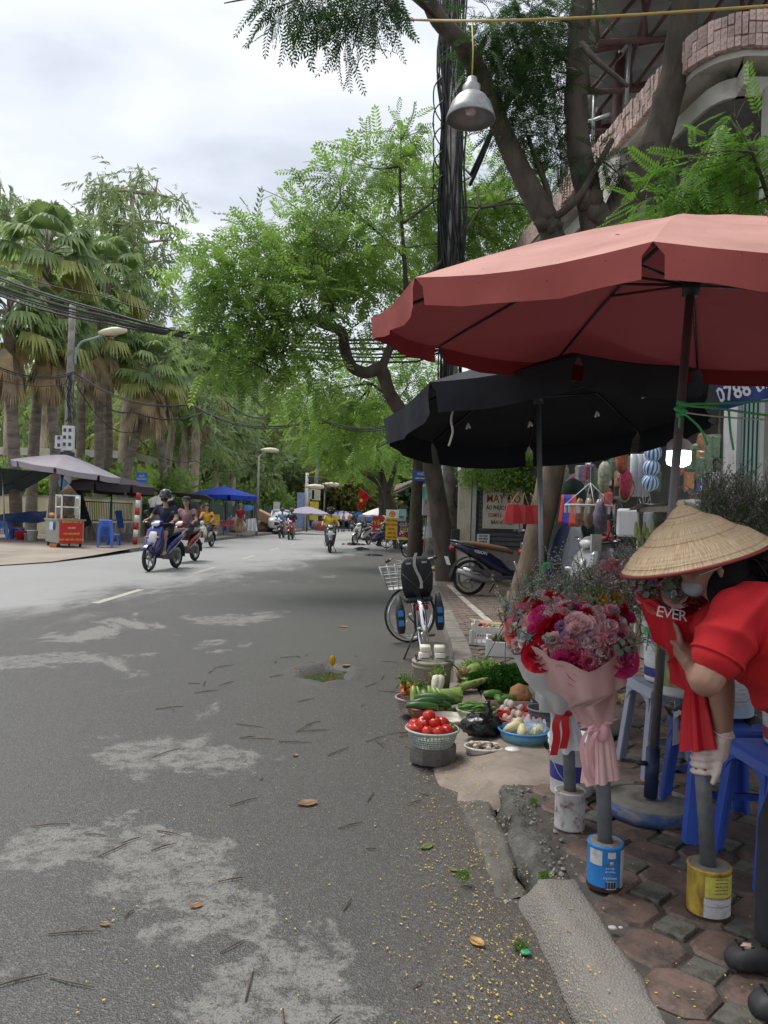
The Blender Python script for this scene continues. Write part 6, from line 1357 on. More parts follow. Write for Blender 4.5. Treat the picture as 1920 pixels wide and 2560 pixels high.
def remesh(mb,vox,it=4,fac=.5):
 me=bpy.data.meshes.new('tmp');me.from_pydata(mb.v,[],mb.f);me.update();o=bpy.data.objects.new('tmp',me);COL.objects.link(o)
 md=o.modifiers.new('r','REMESH');md.mode='VOXEL';md.voxel_size=vox;md.use_smooth_shade=True;sm_=o.modifiers.new('s','SMOOTH');sm_.factor=fac;sm_.iterations=it
 dg=bpy.context.evaluated_depsgraph_get();out=bpy.data.meshes.new_from_object(o.evaluated_get(dg));bpy.data.objects.remove(o);bpy.data.meshes.remove(me);return out
def segd(P,a,b_):
 a=np.array(a);b_=np.array(b_);d=b_-a;L2=max(1e-9,d@d);t_=np.clip(((P-a)@d)/L2,0,1);return np.linalg.norm(P-(a+t_[:,None]*d),axis=1),t_
def skinned(name,caps,mats,vox,parent=None,it=4,extra=None):
 """caps: (p, q, r0, r1, material index); one continuous surface, material by nearest limb"""
 mb=MB()
 for c in caps: cap_(mb,*c[:4])
 me=remesh(mb,vox,it);n=len(me.polygons);ce=np.zeros(n*3);me.polygons.foreach_get('center',ce);ce=ce.reshape(-1,3);best=np.full(n,1e9);mi=np.zeros(n,dtype=np.int32)
 for c in caps:
  d,t_=segd(ce,c[0],c[1]);d=d-(c[2]+(c[3]-c[2])*t_);k=d<best;best[k]=d[k];mi[k]=c[4]
 me.materials.clear()
 for m in mats: me.materials.append(m)
 me.polygons.foreach_set('material_index',mi);me.polygons.foreach_set('use_smooth',np.ones(n,dtype=bool));o=bpy.data.objects.new(name,me);COL.objects.link(o)
 if parent is not None: o.parent=parent
 return o
def person(label,loc,rz,J,top,bot,shoe=(.03,.03,.03),long_sl=False,short_leg=False,headgear=None,mask=None,vox=.022,sc=1.0,group=None,hair=(.012,.01,.01),skin=None,cat='person',bag=None):
 t=thing('person',label,cat,loc,rz,group,sc=sc);P={k: V(v) for k,v in J.items()};c=[]
 tm_=M('top_%02x%02x%02x' % tuple(int(255*x) for x in top),top,.85,.15,7,bump=.2,bscale=25);bm_=M('bot_%02x%02x%02x' % tuple(int(255*x) for x in bot),bot,.85,.15,7);sm_=M('shoe_%02x' % int(255*shoe[0]),shoe,.7)
 pe,ch,nk,hd=P['pelvis'],P['chest'],P['neck'],P['head']
 side=V((0,1,0));c+=[(pe+side*.07,pe-side*.07,.125,.125,2),(lerp(pe,ch,.1),ch,.13,.15,1),(ch+side*.1+(ch-pe)*.1,ch-side*.1+(ch-pe)*.1,.11,.11,1),(lerp(pe,ch,.5)+side*.06,lerp(pe,ch,.5)-side*.06,.12,.12,1),(lerp(ch,nk,.6),nk+(hd-nk)*.3,.058,.055,0),(hd+V((0,0,.045)),hd+V((.015,0,-.06)),.088,.066,0),(hd+V((.08,0,-.005)),hd+V((.098,0,-.03)),.012,.016,0)]
 for s_,k in ((1,'L'),(-1,'R')):
  sh_,el,wr,hp,kn,an=P['sh'+k],P['el'+k],P['wr'+k],P['hp'+k],P['kn'+k],P['an'+k]
  md=lerp(sh_,el,.55);c+=[(lerp(ch,sh_,.5),sh_,.08,.065,1),(sh_,md,.064,.058,1),(md,el,.05,.044,1 if long_sl else 0),(el,wr,.043,.032,1 if long_sl else 0)]
  hdv=(wr-el).normalized();pa=wr+hdv*.08;c+=[(wr+hdv*.02,pa,.034,.036,0)]
  for f_ in range(4): off=(f_-1.5)*.018;q=pa+V((0,0,0))+side*off*.4+V((0,0,off))*.6;c+=[(q,q+hdv*.045+V((.01,0,-.03)),.011,.009,0)]
  c+=[(wr+hdv*.04,wr+hdv*.07-side*s_*.05,.013,.01,0)]
  kk=lerp(hp,kn,.8);c+=[(hp,kk,.095,.075,2),(kk,kn,.068,.06,0 if short_leg else 2),(kn,an,.057 if short_leg else .066,.04 if short_leg else .052,0 if short_leg else 2),(an,an+V((.13,0,-.045)),.042,.035,3),(an+V((-.04,0,-.03)),an+V((.05,0,-.045)),.04,.04,3)]
  c+=[(hd+side*s_*.085+V((0,0,.01)),hd+side*s_*.087+V((0,0,-.03)),.014,.012,0)]
 skinned('body',c,[skin or skinm,tm_,bm_,sm_],vox,t)
 if vox<.03:
  for s_ in (-1,1): g=MB();g.ell(hd+V((.078,s_*.033,.012)),(.01,.015,.009),8,6);g.build('eye',M('eye_dark',(.02,.015,.012),.2),t)
  g=MB();g.ell(hd+V((.085,0,-.062)),(.008,.024,.006),8,6);g.build('mouth',M('lip',(.28,.10,.09),.5),t)
 hm=M('hair_%02x' % int(255*hair[0]),hair,.5,.2,30);g=MB()
 g.lathe([(.0,.125),(.05,.118),(.085,.09),(.103,.045),(.104,0)],16,hd+V((-.012,0,.03)),rotm(0,-14,0));g.build('hair',hm,t)
 if headgear:
  kind,col=headgear;hg=M('hat_%02x%02x' % (int(255*col[0]),int(255*col[2])),col,.3 if kind=='helmet' else .8,.15,8,coat=.3 if kind=='helmet' else 0);g=MB()
  if kind=='helmet': g.lathe([(.0,.152),(.06,.145),(.105,.115),(.13,.06),(.135,0),(.13,-.04)],20,hd+V((-.012,0,.035)),rotm(0,-8,0));ho=g.build('helmet',hg,t);g=MB();g.loft([[(hd.x+.125*math.cos(R(a)),hd.y+.13*math.sin(R(a)),hd.z+.05),(hd.x+(.185-.0004*a*a*.1)*math.cos(R(a)),hd.y+.15*math.sin(R(a)),hd.z+.035)] for a in range(-50,51,20)],closed=False,cap=False);g.build('visor',hg,ho,solid=.006)
  elif kind=='full': g.lathe([(.0,.16),(.07,.15),(.12,.115),(.145,.05),(.148,-.03),(.13,-.1),(.09,-.13)],20,hd+V((-.012,0,.02)));ho=g.build('helmet',hg,t);g=MB();g.ell(hd+V((.1,0,.0)),(.06,.105,.06),12,8);g.build('visor',M('visor_dark',(.02,.02,.025),.15),ho);g=MB();[g.ell(hd+V((.03*k-.03,.09*(-1) ** k,.1)),(.06,.05,.035),8,6) for k in range(3)];g.build('helmet_flash',M('flash_yellow',(.6,.5,.03),.3),ho)
  else: g.lathe([(0,.125),(.07,.12),(.105,.085),(.115,.03),(.112,.02)],18,hd+V((-.01,0,.03)));ho=g.build('cap',hg,t);g=MB();g.ell(hd+V((.13,0,.05)),(.085,.085,.01),12,6,T=rotm(0,8,0));g.build('peak',hg,ho)
 if mask: g=MB();g.ell(hd+V((.045,0,-.045)),(.062,.08,.052),12,8);g.build('face_mask',M('mask_%02x' % int(255*mask[0]),mask,.8),t)
 return t
def J_ride(x=-.1,lean=.0,hands=True,feet=True,side=None):
 j=dict(pelvis=(x-.02,0,.90),chest=(x+.02+lean,0,1.22),neck=(x+.06+lean*1.3,0,1.43),head=(x+.09+lean*1.4,0,1.585))
 for s_,k in ((1,'L'),(-1,'R')):
  j['sh'+k]=(x+.03+lean,s_*.19,1.36);j['el'+k]=(x+.12,s_*.30,1.12) if hands else (x+.1,s_*.25,1.1);j['wr'+k]=(.2,s_*.315,1.08) if hands else (x+.3,s_*.14,.98)
  j['hp'+k]=(x,s_*.09,.86);j['kn'+k]=(x+.40,s_*(.17 if feet else .24),.80);j['an'+k]=(x+.34,s_*(.13 if feet else .22),.41)
 return j
def J_stand(sw=.0,arms=0,step=0.0):
 j=dict(pelvis=(0,0,.95),chest=(.01+sw,0,1.28),neck=(.02+sw,0,1.47),head=(.04+sw,0,1.62))
 for s_,k in ((1,'L'),(-1,'R')):
  j['sh'+k]=(0+sw,s_*.185,1.41);j['el'+k]=(-.03+sw,s_*.23,1.13);j['wr'+k]=(.06+arms,s_*(.23-arms*.3),.93+arms*1.0);j['hp'+k]=(0,s_*.09,.9);j['kn'+k]=(.03+step*s_,s_*.1,.5);j['an'+k]=(-.02+step*1.3*s_,s_*.1,.09)
 return j
# moving traffic. A bike faces its +X; heading towards the camera is -90 degrees
def ride(px,py,rz,bike,riders):
 p=gp(px,py);m=moto('motorbike',bike[0],p,rz,*bike[1:3],**(bike[3] if len(bike)>3 else {}))
 for r_ in riders: person(r_[0],p,rz,*r_[1:5],**(r_[5] if len(r_)>5 else {}))
 return m
ride(408,1424,-100,('blue and black scooter with two wheels towards the camera, nearest on the road',(.02,.03,.20),(.02,.02,.02),dict(style=1,sc=1.1,trim=M('trim_white',(.5,.5,.55),.3))),[('man in navy polo, black shorts and black face mask riding the blue scooter',J_ride(-.08),(.012,.016,.04),(.015,.015,.018),(.5,.45,.42),dict(short_leg=True,headgear=('helmet',(.05,.045,.05)),mask=(.015,.015,.02),vox=.016,sc=1.1))])
ride(462,1405,-100,('red scooter half hidden behind the nearest blue scooter',(.30,.012,.02),(.02,.02,.02),dict(sc=1.06)),[('man in pinkish patterned shirt and dark cap behind the blue scooter rider',J_ride(-.1,.02),(.26,.16,.17),(.03,.03,.04),(.1,.08,.07),dict(headgear=('cap',(.03,.03,.035)),vox=.018,sc=1.06))])
m=ride(514,1368,-98,('cream moped with a round headlamp and a yellow crate behind',(.55,.54,.44),(.03,.03,.03),dict(style=2)),[('man in yellow vest over grey sleeves looking at his phone on the cream moped',dict(J_ride(-.1),wrR=(.12,-.06,1.30),elR=(.1,-.24,1.14)),(.62,.33,.02),(.10,.10,.11),(.05,.05,.05),dict(vox=.018))])
g=MB();
for z in range(6):
 for (cx,cy,sx,sy) in ((0,-.21,.48,.02),(0,.21,.48,.02),(-.23,0,.02,.42),(.23,0,.02,.42)): g.box((cx,cy,.03+z*.072),(sx,sy,.045))
g.box((0,0,.01),(.48,.44,.02));[g.box((sx*.23,sy*.21,.2),(.035,.035,.42)) for sx in (-1,1) for sy in (-1,1)]
p=gp(514,1368);g.build('plastic_crate',M('crate_yellow',(.70,.40,.02),.5),None,loc=p+V((-.62,0,0))*0+rotm(0,0,-98)@V((-.62,0,.9)),rot=(0,0,R(-98)),tags=('yellow slatted crate strapped behind the cream moped','crate'))
ride(824,1381,-84,('dark grey scooter with silver front ridden by a yellow-jacketed man',(.045,.047,.05),(.02,.02,.02),dict(trim=M('trim_silver',(.42,.42,.43),.3,metal=.5))),[('rider in yellow and blue jacket with a black and yellow full-face helmet',J_ride(-.06),(.60,.46,.03),(.03,.03,.035),(.2,.08,.05),dict(long_sl=True,headgear=('full',(.02,.02,.02)),vox=.018)),('bare-headed passenger in pale blue shirt behind the yellow-jacketed rider',J_ride(-.5,0,False),(.36,.46,.60),(.02,.02,.022),(.03,.03,.03),dict(vox=.018))])
ride(727,1349,-92,('red scooter coming towards the camera beside a dark one',(.40,.015,.03)),[('rider in navy jumper over a white collar on the red scooter',J_ride(-.08),(.02,.025,.06),(.3,.22,.18),(.1,.1,.1),dict(long_sl=True,headgear=('helmet',(.08,.08,.085)),mask=(.03,.03,.03),vox=.02))])
ride(704,1345,-92,('dark scooter running left of the red one',(.05,.055,.065)),[('rider in light blue shirt and dark hat on the dark scooter',J_ride(-.08),(.22,.30,.55),(.35,.28,.24),(.1,.1,.1),dict(long_sl=True,headgear=('helmet',(.06,.055,.05)),vox=.02))])
ride(880,1329,90,('dark motorbike riding away in the middle of the street',(.03,.03,.035)),[('rider in dark jacket and blue jeans riding away down the street',J_ride(-.1),(.025,.03,.035),(.12,.17,.3),(.05,.05,.05),dict(long_sl=True,headgear=('helmet',(.03,.03,.03)),vox=.028))])
for i,(px,py,rz,c_,lab) in enumerate(((905,1362,-120,(.55,.55,.53),'white scooter parked at the right kerb facing the camera'),(935,1340,-60,(.30,.02,.03),'red scooter parked behind the white one at the right kerb'),(560,1330,10,(.02,.02,.022),'dark motorbike under a red cover on the left pavement'),(625,1326,0,(.03,.03,.035),'motorbike wrapped in clear plastic on the left pavement'),(668,1322,170,(.04,.04,.045),'dark motorbike parked with its nose to the white car'),(752,1318,5,(.3,.3,.32),'grey motorbike parked beyond the white car'),(772,1316,5,(.03,.03,.035),'black motorbike parked beyond the grey one'),(1068,1396,10,(.25,.01,.02),'red scooter parked between the two trees behind the pasted pole'),(975,1362,-170,(.08,.16,.15),'greenish moped being repaired behind the yellow sign'),(1005,1372,175,(.03,.03,.03),'dark motorbike parked behind the shoe sign'),(925,1330,-100,(.35,.03,.03),'small red scooter in the market crowd'),(912,1326,-90,(.05,.05,.06),'dark scooter in the market crowd'))):
 p=gp(px,py,.13 if px<800 else 0 if px<960 else PZ);moto('motorbike',lab,p,rz,c_,group='parked motorbikes')
drape('seat_cover','dull red cover lying over a parked motorbike','cover',[at(548,1303,42.5),at(588,1300,42.5)],[at(552,1317,42),at(585,1312,42)],CLOTH('cover_red',(.28,.04,.05),.05),.06)
drape('plastic_cover','clear plastic sheet wrapped round a parked motorbike','cover',[at(614,1298,43),at(640,1295,43)],[at(616,1326,42.5),at(644,1328,42.5)],M('milky_plastic',(.45,.46,.46),.3,.15,alpha=.8),.12,fold=17)
# the parked scooter with the tan seat and lettering, seen from its rear left, and the black one beyond
p=gp(1258,1468,PZ);vs_=moto('motorbike','dark blue scooter with a tan seat and white lettering parked on the pavement',gp(1195,1490,PZ)+V((.52,.25,0)),12,(.012,.016,.05),(.22,.11,.06),sc=1.1)
text('VISION',.07,whpaint,vs_,(-.5,-.165,.70),TX@rotm(0,0,-10),bold=.001)
p=V((3.1,9.4,PZ));moto('motorbike','black and silver scooter parked behind the flower buckets',V((3.25,12.2,PZ)),-6,(.014,.014,.016),(.02,.02,.022),sc=1.12,trim=M('trim_silver',(.42,.42,.43),.3,metal=.5))
moto('motorbike','silver-nosed scooter beside the black one, mostly hidden by flowers',V((2.85,9.4,PZ)),205,(.28,.285,.29),(.02,.02,.022),sc=1.1,trim=M('trim_silver',(.42,.42,.43),.3,metal=.5))
# ---- people on foot
for (lab,px,py,rz,J,top,bot,kw) in (
 ('man in maroon t-shirt and brown shorts walking on the left pavement',599,1341,-70,J_stand(.02,.08,.12),(.22,.015,.04),(.26,.16,.09),dict(short_leg=True,headgear=('cap',(.16,.13,.07)))),
 ('man in blue-grey shirt standing among the parked scooters',903,1338,110,J_stand(.02,.1),(.22,.28,.42),(.05,.05,.06),{}),
 ('person in bright blue top further down the right kerb',922,1332,90,J_stand(0,.1),(.03,.2,.55),(.06,.06,.08),{}),
 ('person in pale t-shirt standing behind the yellow sign',966,1356,100,J_stand(.02,.15),(.5,.48,.42),(.04,.04,.05),{})):
 person(lab,gp(px,py,.13 if px<800 else .05),rz,J,top,bot,vox=.022,**kw)
jc=J_stand();jc=dict(pelvis=(-.1,0,.32),chest=(.12,0,.55),neck=(.26,0,.66),head=(.36,0,.74));
for s_,k in ((1,'L'),(-1,'R')): jc.update({'sh'+k: (.16,s_*.18,.62),'el'+k: (.34,s_*.2,.42),'wr'+k: (.5,s_*.12,.35),'hp'+k: (-.08,s_*.1,.32),'kn'+k: (.28,s_*.16,.5),'an'+k: (.1,s_*.12,.09)})
person('person in dark blue crouching over a moped by the right kerb',gp(940,1366,.02),20,jc,(.02,.03,.09),(.03,.03,.05),long_sl=True,vox=.022)
mk_cols=[((.5,.35,.1),'tan'),((.45,.42,.4),'white'),((.1,.4,.25),'green'),((.5,.2,.2),'pink-red'),((.05,.05,.07),'black'),((.6,.45,.1),'yellow'),((.2,.25,.4),'slate blue'),((.35,.1,.1),'dark red')]
for i in range(8): person('%s-topped figure in the far market crowd' % mk_cols[i][1],V((at(828+i*15,1310,60+i*2.5).x,60+i*2.5,.02)),-90+40*i,J_stand(0,.08,.05),mk_cols[i][0],(.06,.06,.08),vox=.035,group='far market crowd')
for i,(px,D,c_,lab) in enumerate(((800,64,(.04,.04,.05),'figure in black beside the bundles behind the lilac parasol'),(818,66,(.5,.3,.12),'figure in orange-tan beside the bundles behind the lilac parasol'),(500,40,(.4,.1,.08),'person in red seated behind the cream moped rider'))): person(lab,V((at(px,1310,D).x,D,.13)),-90+60*i,J_stand(0,.1),c_,(.05,.05,.06),vox=.03)
# ---- white car
cp=V((at(702,1320,54).x,54,.1));ct=thing('car','white compact SUV parked half on the left pavement, front to the camera','car',cp,rz=-82);wp=M('car_white',(.62,.63,.64),.25,.04,3,coat=.6)
def S(x,z,w,h,p=4): return (x,z,w,h,0)
g=MB();g.sec([(2.15,.55,.72,.2,0),(2.05,.62,.82,.32,0),(1.7,.68,.88,.38,0),(.9,.72,.9,.42,0),(-.5,.74,.9,.44,0),(-1.7,.76,.88,.44,0),(-2.1,.72,.8,.34,0)],24,5);g.build('body',wp,ct)
g=MB();g.sec([(1.05,1.1,.74,.03,0),(.55,1.3,.72,.18,0),(.2,1.36,.7,.24,0),(-1.2,1.36,.7,.25,0),(-1.8,1.2,.7,.1,0)],20,4.5);g.build('cabin',wp,ct)
g=MB();g.add([(1.08,-.66,1.1),(1.08,.66,1.1),(.45,.58,1.55),(.45,-.58,1.55)],[(0,1,2,3)]);g.build('windscreen',M('car_glass',(.10,.13,.15),.06,.2,1),ct)
for s_ in (-1,1):
 g=MB();g.add([(.85,s_*.755,1.15),(.4,s_*.74,1.5),(-1.2,s_*.74,1.5),(-1.5,s_*.75,1.15)],[(0,1,2,3)]);g.build('side_window',M('car_glass',(.10,.13,.15),.06,.2,1),ct);g=MB();g.ell((2.06,s_*.62,.78),(.08,.2,.07),10,6);g.build('headlight',M('lamp_glass',(.6,.62,.6),.15),ct);g=MB();g.ell((.75,s_*.98,1.08),(.08,.1,.07),10,6);g.build('wing_mirror',wp,ct)
 for x in (1.35,-1.35): wheel(ct,(x,s_*.82,.33),.33,.2,6,M('alloy',(.35,.35,.36),.4))
g=MB();g.box((2.14,0,.62),(.06,.9,.22));g.build('grille',blackpl,ct);g=MB();g.box((2.2,0,.45),(.03,.5,.11));g.build('number_plate',whpaint,ct)
# ---- bicycle with a child seat, seen from behind at the kerb
bp_=V((.42,8.35,0));bt=thing('bicycle','bicycle with a black child seat and front basket standing at the kerb','bicycle',bp_,rz=97);r=.325
wheel(bt,(-.5,0,r),r,.045,24,chrome,mag=False)
bt.rotation_euler=(R(-7),0,R(94));fwo=wheel(bt,(0,0,0),r,.045,24,chrome,mag=False);fwo.location=(.58,0,r);fwo.rotation_euler=(0,0,R(-72));bkf=M('bike_frame',(.05,.05,.055),.4,.1)
g=MB();g.tube([(-.5,.06,r),(-.1,.03,.29)],.011,6);g.tube([(-.5,-.06,r),(-.1,-.03,.29)],.011,6);g.tube([(-.1,0,.29),(-.22,0,.8)],.017,8);g.tube([(-.5,.06,r),(-.2,.02,.7)],.009,6);g.tube([(-.5,-.06,r),(-.2,-.02,.7)],.009,6);g.tube([(-.1,0,.29),(.2,0,.45),(.42,0,.72)],.019,8);g.tube([(.42,0,.66),(.38,0,.92)],.017,8);g.build('frame',bkf,bt)
g=MB();g.tube([(.42,0,.68),(.56,0,.35)],.014,6);g.build('fork',chrome,bt)
g=MB();g.loft([[(-.5+(r+.02)*math.cos(R(a)),y,r+(r+.02+.008*(y==0))*math.sin(R(a))) for y in (-.03,0,.03)] for a in range(50,215,12)],closed=False,cap=False);g.build('rear_mudguard',chrome,bt,solid=.003)
g=MB();g.tube(spline([(.22,.24,1.0),(.3,.2,1.0),(.4,.05,.94),(.4,-.05,.94),(.34,-.24,.98),(.22,-.27,.98)],4),.011,7);hb=g.build('handlebar',chrome,bt);hb.rotation_euler=(0,0,R(-10))
for s_ in (1,-1): g=MB();g.tube([(.23,s_*.25,.995),(.10,s_*.27,.99)],.017,8);g.build('grip',blackpl,hb)
bask=M('basket_pale',(.5,.5,.48),.6,.1);g=MB()
for k in range(7):
 z=.62+.045*k;w_=.12+.012*k;g.tube([(.6-w_,-w_,z),(.6+w_,-w_,z),(.6+w_,w_,z),(.6-w_,w_,z),(.6-w_,-w_,z)],.007,4)
for k in range(20):
 a=k % 5/4*2-1;sd=k // 5;f_=lambda w_: ((.6+a*w_,-w_),(.6+w_,a*w_),(.6+a*w_,w_),(.6-w_,a*w_))[sd];g.tube([(*f_(.12),.62),(*f_(.192),.89)],.006,4)
g.box((.6,0,.62),(.24,.24,.01));o=g.build('basket',bask,bt);o.location=(-.1,.12,.03)
cs_=M('child_seat_black',(.028,.029,.032),.55,.1);g=MB();g.sec([(-.44,.62,.12,.02,78),(-.5,.72,.155,.02,80),(-.54,.86,.165,.02,84),(-.56,1.0,.15,.02,86),(-.56,1.06,.1,.015,88)],20,4);cst=g.build('child_seat_back',cs_,bt)
for y in (-.08,.08): g=MB();g.box((-.585,y,1.0),(.01,.05,.018));g.build('slot',M('slot_pale',(.4,.4,.38),.6),cst)
g=MB();g.tube([(-.585,.15,.9),(-.59,0,.74),(-.585,-.15,.9)],.006,4);g.build('cord',bkf,cst)
g=MB();g.box((-.42,0,.62),(.3,.28,.05));g.build('child_seat_base',cs_,bt,bevel=.02)
for s_ in (-1,1):
 g=MB();g.sec([(-.48,.66,.025,.05,75),(-.5,.5,.05,.055,80),(-.47,.34,.045,.06,85),(-.44,.28,.03,.07,85)],12,3.5,o=(0,s_*.2,0));lg=g.build('leg_guard',cs_,bt)
 for z in (.5,.4): g=MB();g.box((-.55+.1*(.5-z),s_*.2,z),(.01,.055,.06));g.build('blue_panel',M('panel_blue',(.04,.26,.62),.5),lg)
drape('strap',None,None,[(-.6,.015,1.06),(-.6,-.02,1.06)],[(-.61,.05,.72),(-.61,.02,.72)],M('strap_pale',(.45,.44,.4),.8),.01,3,6,par=None) if False else None
g=MB();g.grid([[(-.6-.01*math.sin(i),-.02+.03*math.sin(i*.9)+dy,1.1-i*.06) for dy in (0,.03)] for i in range(7)]);g.build('strap',M('strap_pale',(.45,.44,.4),.8),bt)
g=MB();g.box((-.7,0,.56),(.03,.13,.05));g.build('reflector',M('reflector_red',(.45,.01,.01),.2),bt,bevel=.01);g=MB();g.tube([(-.3,.07,.6),(-.72,.07,.6),(-.72,-.07,.6),(-.3,-.07,.6)],.008,5);g.build('rack',bkf,bt)
g=MB();g.tube([(-.42,.05,.3),(-.5,.22,.0)],.01,6);g.build('kickstand',bkf,bt);g=MB();g.tube([(-.1,.0,.29),(-.05,-.09,.17)],.009,6);g.box((-.05,-.14,.17),(.08,.09,.02));g.tube([(-.1,0,.29),(-.15,.09,.41)],.009,6);g.build('crank',bkf,bt);g=MB();g.sec([(-.5,.31,.006,.05,0),(-.08,.29,.008,.06,0)],8,o=(0,-.06,0));g.build('chain_guard',bkf,bt)
# ================================================================ VEGETABLE SELLER'S GOODS
def bowl(name,label,cat,loc,r,h,mat,rb=.7,holes=False,n=36,squash=1.0,rim=.008,inner=None):
 t=thing(name,label,cat,loc);g=MB()
 if holes:
  rows=7;m=44
  for i in range(rows+1):
   q=i/rows;rr=r*lerp(rb,1,q ** .8);g.tube([(rr*math.cos(2*math.pi*j/36),rr*math.sin(2*math.pi*j/36)*squash,h*q) for j in range(37)],.0035 if i not in (rows,) else .005,4,False)
  for j in range(m):
   a=2*math.pi*j/m;g.tube([(r*lerp(rb,1,q ** .8)*math.cos(a),r*lerp(rb,1,q ** .8)*math.sin(a)*squash,h*q) for q in (0,.3,.65,1)],.0035,4,False)
  g.lathe([(0,.004),(r*rb,.004)],n,T=Matrix.Diagonal((1,squash,1)))
 else: g.lathe([(0,.0),(r*rb,0),(r*lerp(rb,1,.75),h*.6),(r,h),(r-.006,h),(r*lerp(rb,1,.72),h*.6),(r*rb*.97,.008),(0,.008)],n,T=Matrix.Diagonal((1,squash,1)))
 g.build('body',mat,t);g=MB();g.tube([((r+rim*.3)*math.cos(2*math.pi*j/40),(r+rim*.3)*math.sin(2*math.pi*j/40)*squash,h) for j in range(41)],rim,6,False);g.build('rim',inner or mat,t);return t
_vm={}
def veg(name,label,cat,group,loc,key,maker,mats,rot=None,sc=1.0,parts=()):
 """small produce; meshes shared by key"""
 if key not in _vm: g=MB();maker(g);o=g.build(name,mats,None);_vm[key]=o.data;bpy.data.objects.remove(o)
 o=bpy.data.objects.new(name,_vm[key]);COL.objects.link(o);o.location=loc;o.rotation_euler=rot or (random.uniform(-.5,.5),random.uniform(-.5,.5),random.uniform(0,6.28));o.scale=(sc,sc,sc);tag(o,label,cat,group);return o
tom=M('tomato_skin',(.52,.025,.015),.25,.15,6);stem_=M('stem_green',(.07,.16,.03),.6);orng=M('carrot_orange',(.62,.15,.03),.45,.15,9);cuc=M('cucumber_green',(.035,.10,.02),.4,.35,14);cuc2=M('pale_cucumber',(.18,.30,.06),.4,.3,16);eggm=M('egg_shell',(.66,.50,.40),.5,.05);eggw=M('pale_egg',(.72,.62,.55),.5,.05);cab=LEAF('cabbage_leaf',(.32,.48,.14),.3,.25,scale=9);herb=LEAF('herb_green',(.05,.17,.02),.35,.5,scale=7);tof=M('tofu',(.74,.71,.60),.5,.04)
def mk_tom(g):
 g.lathe([(0,-.028),(.018,-.03),(.034,-.018),(.037,0),(.032,.02),(.018,.028),(.006,.024),(0,.022)],16,jit=lambda i,j,a: 1+.03*math.cos(5*a));[g.tube([(0,0,.024),(.012*math.cos(k),.012*math.sin(k),.028)],.002,3,mi=1) for k in range(5)]
def at_g(zx,zy,z=.1): return gp(900+zx*.3617,1350+zy*.3617,z)
bk=at_g(505,1490,.05);bk.z=.02;g=MB();n_=8;g.loft([[(.145*k*math.cos(2*math.pi*j/8+.3),.12*k*math.sin(2*math.pi*j/8+.3),z) for j in range(8)] for k,z in ((.97,0),(1,.02),(1,.085),(.94,.1))],smooth=False);g.build('octagonal_stone',M('old_paver',(.16,.145,.125),.95,.25,9,bump=.7,bscale=50,dirt=(.09,.08,.07),dirt_amt=.5),None,loc=bk,tags=('octagonal paving stone under the tomato basket','stone'))
gb=M('basket_grey_green',(.36,.41,.37),.5,.1);tb=bk+V((-.01,.0,.1));bowl('plastic_basket','grey-green perforated basket of tomatoes on the octagonal stone','basket',tb,.152,.09,gb,.78,True)
for i,(x,y,z) in enumerate(((-.09,-.04,.10),(-.03,-.08,.09),(.03,-.09,.095),(.08,-.06,.10),(-.05,.0,.125),(.01,-.02,.135),(.06,.01,.125),(-.01,.05,.13),(-.1,.03,.105),(.03,.07,.11),(-.02,-.0,.165),(-.12,-.01,.085))): veg('tomato','ripe red tomato heaped in the grey-green basket','tomato','tomatoes in the basket',tb+V((x,y,z)),'tom',mk_tom,[tom,stem_],sc=1.05)
for i in range(3): veg('lime','dark green lime beside the tomatoes','lime','limes beside the tomatoes',tb+V((.1+.012*i,.05-.045*i,.1)),'lime',lambda g: g.ell((0,0,0),(.024,.022,.022),12,8),M('lime_skin',(.06,.10,.02),.4),sc=1)
# carrots, pale cucumbers, dark cucumbers
cb_=at_g(375,1150);bowl('plastic_basket','mauve-grey basket of carrots at the left of the stall','basket',cb_+V((0,.1,-.06)),.13,.1,M('basket_mauve',(.38,.28,.28),.5,.1),.75,True)
for i in range(7): a=i*.9;veg('carrot','fat orange carrot with green tops in the mauve basket','carrot','carrots in the mauve basket',cb_+V((-.07+.035*(i % 4),.06+.05*(i // 4),.085+.03*(i // 4))),'car',lambda g: (g.lathe([(0,.09),(.012,.088),(.027,.07),(.03,.03),(.026,-.03),(.015,-.09),(0,-.1)],12,T=rotm(-90,0,0)),[g.tube([(0,.09,0),(.02*math.cos(k),.13,.05+.02*math.sin(k)),(.035*math.cos(k),.16,.06+.03*math.sin(k))],.004,4,mi=1) for k in range(7)]),[orng,M('carrot_top',(.14,.26,.05),.6)],(R(15),0,R(180+20*math.sin(a))),1.0)
def mk_cuc(g): g.sec([(-.1,0,.004,.004,0),(-.09,.003,.018,.018,0),(-.03,.008,.023,.023,0),(.04,.006,.023,.023,0),(.09,0,.017,.017,0),(.1,-.001,.004,.004,0)],12)
rb_=at_g(470,1195);bowl('plastic_basket','dull red basin of pale cucumbers beside the carrots','basin',rb_+V((0,.1,-.06)),.145,.08,M('basin_dull_red',(.3,.06,.05),.45),.75)
for i in range(6): veg('pale_cucumber','pale green cucumber standing in the dull red basin','cucumber','pale cucumbers in the red basin',rb_+V((-.1+.042*i,.05+.02*(i % 2),.075)),'cuc',mk_cuc,cuc2,(0,R(-62+9*(i % 3)),R(95+8*i)),1.05)
for i in range(5): veg('cucumber','dark green cucumber lying beside the tomato basket','cucumber','dark cucumbers behind the tomatoes',at_g(470+30*i,1225-6*i)+V((-.04,.05,.06+.025*(i % 3))),'cuc2',mk_cuc,cuc,(0,R(random.uniform(-8,8)),R(10*math.sin(i*2))),1.15)
bowl('plastic_dish','cream dish under the dark cucumbers','dish',at_g(600,1262)+V((0,.06,-.03)),.13,.05,M('dish_cream',(.6,.57,.48),.5),.8)
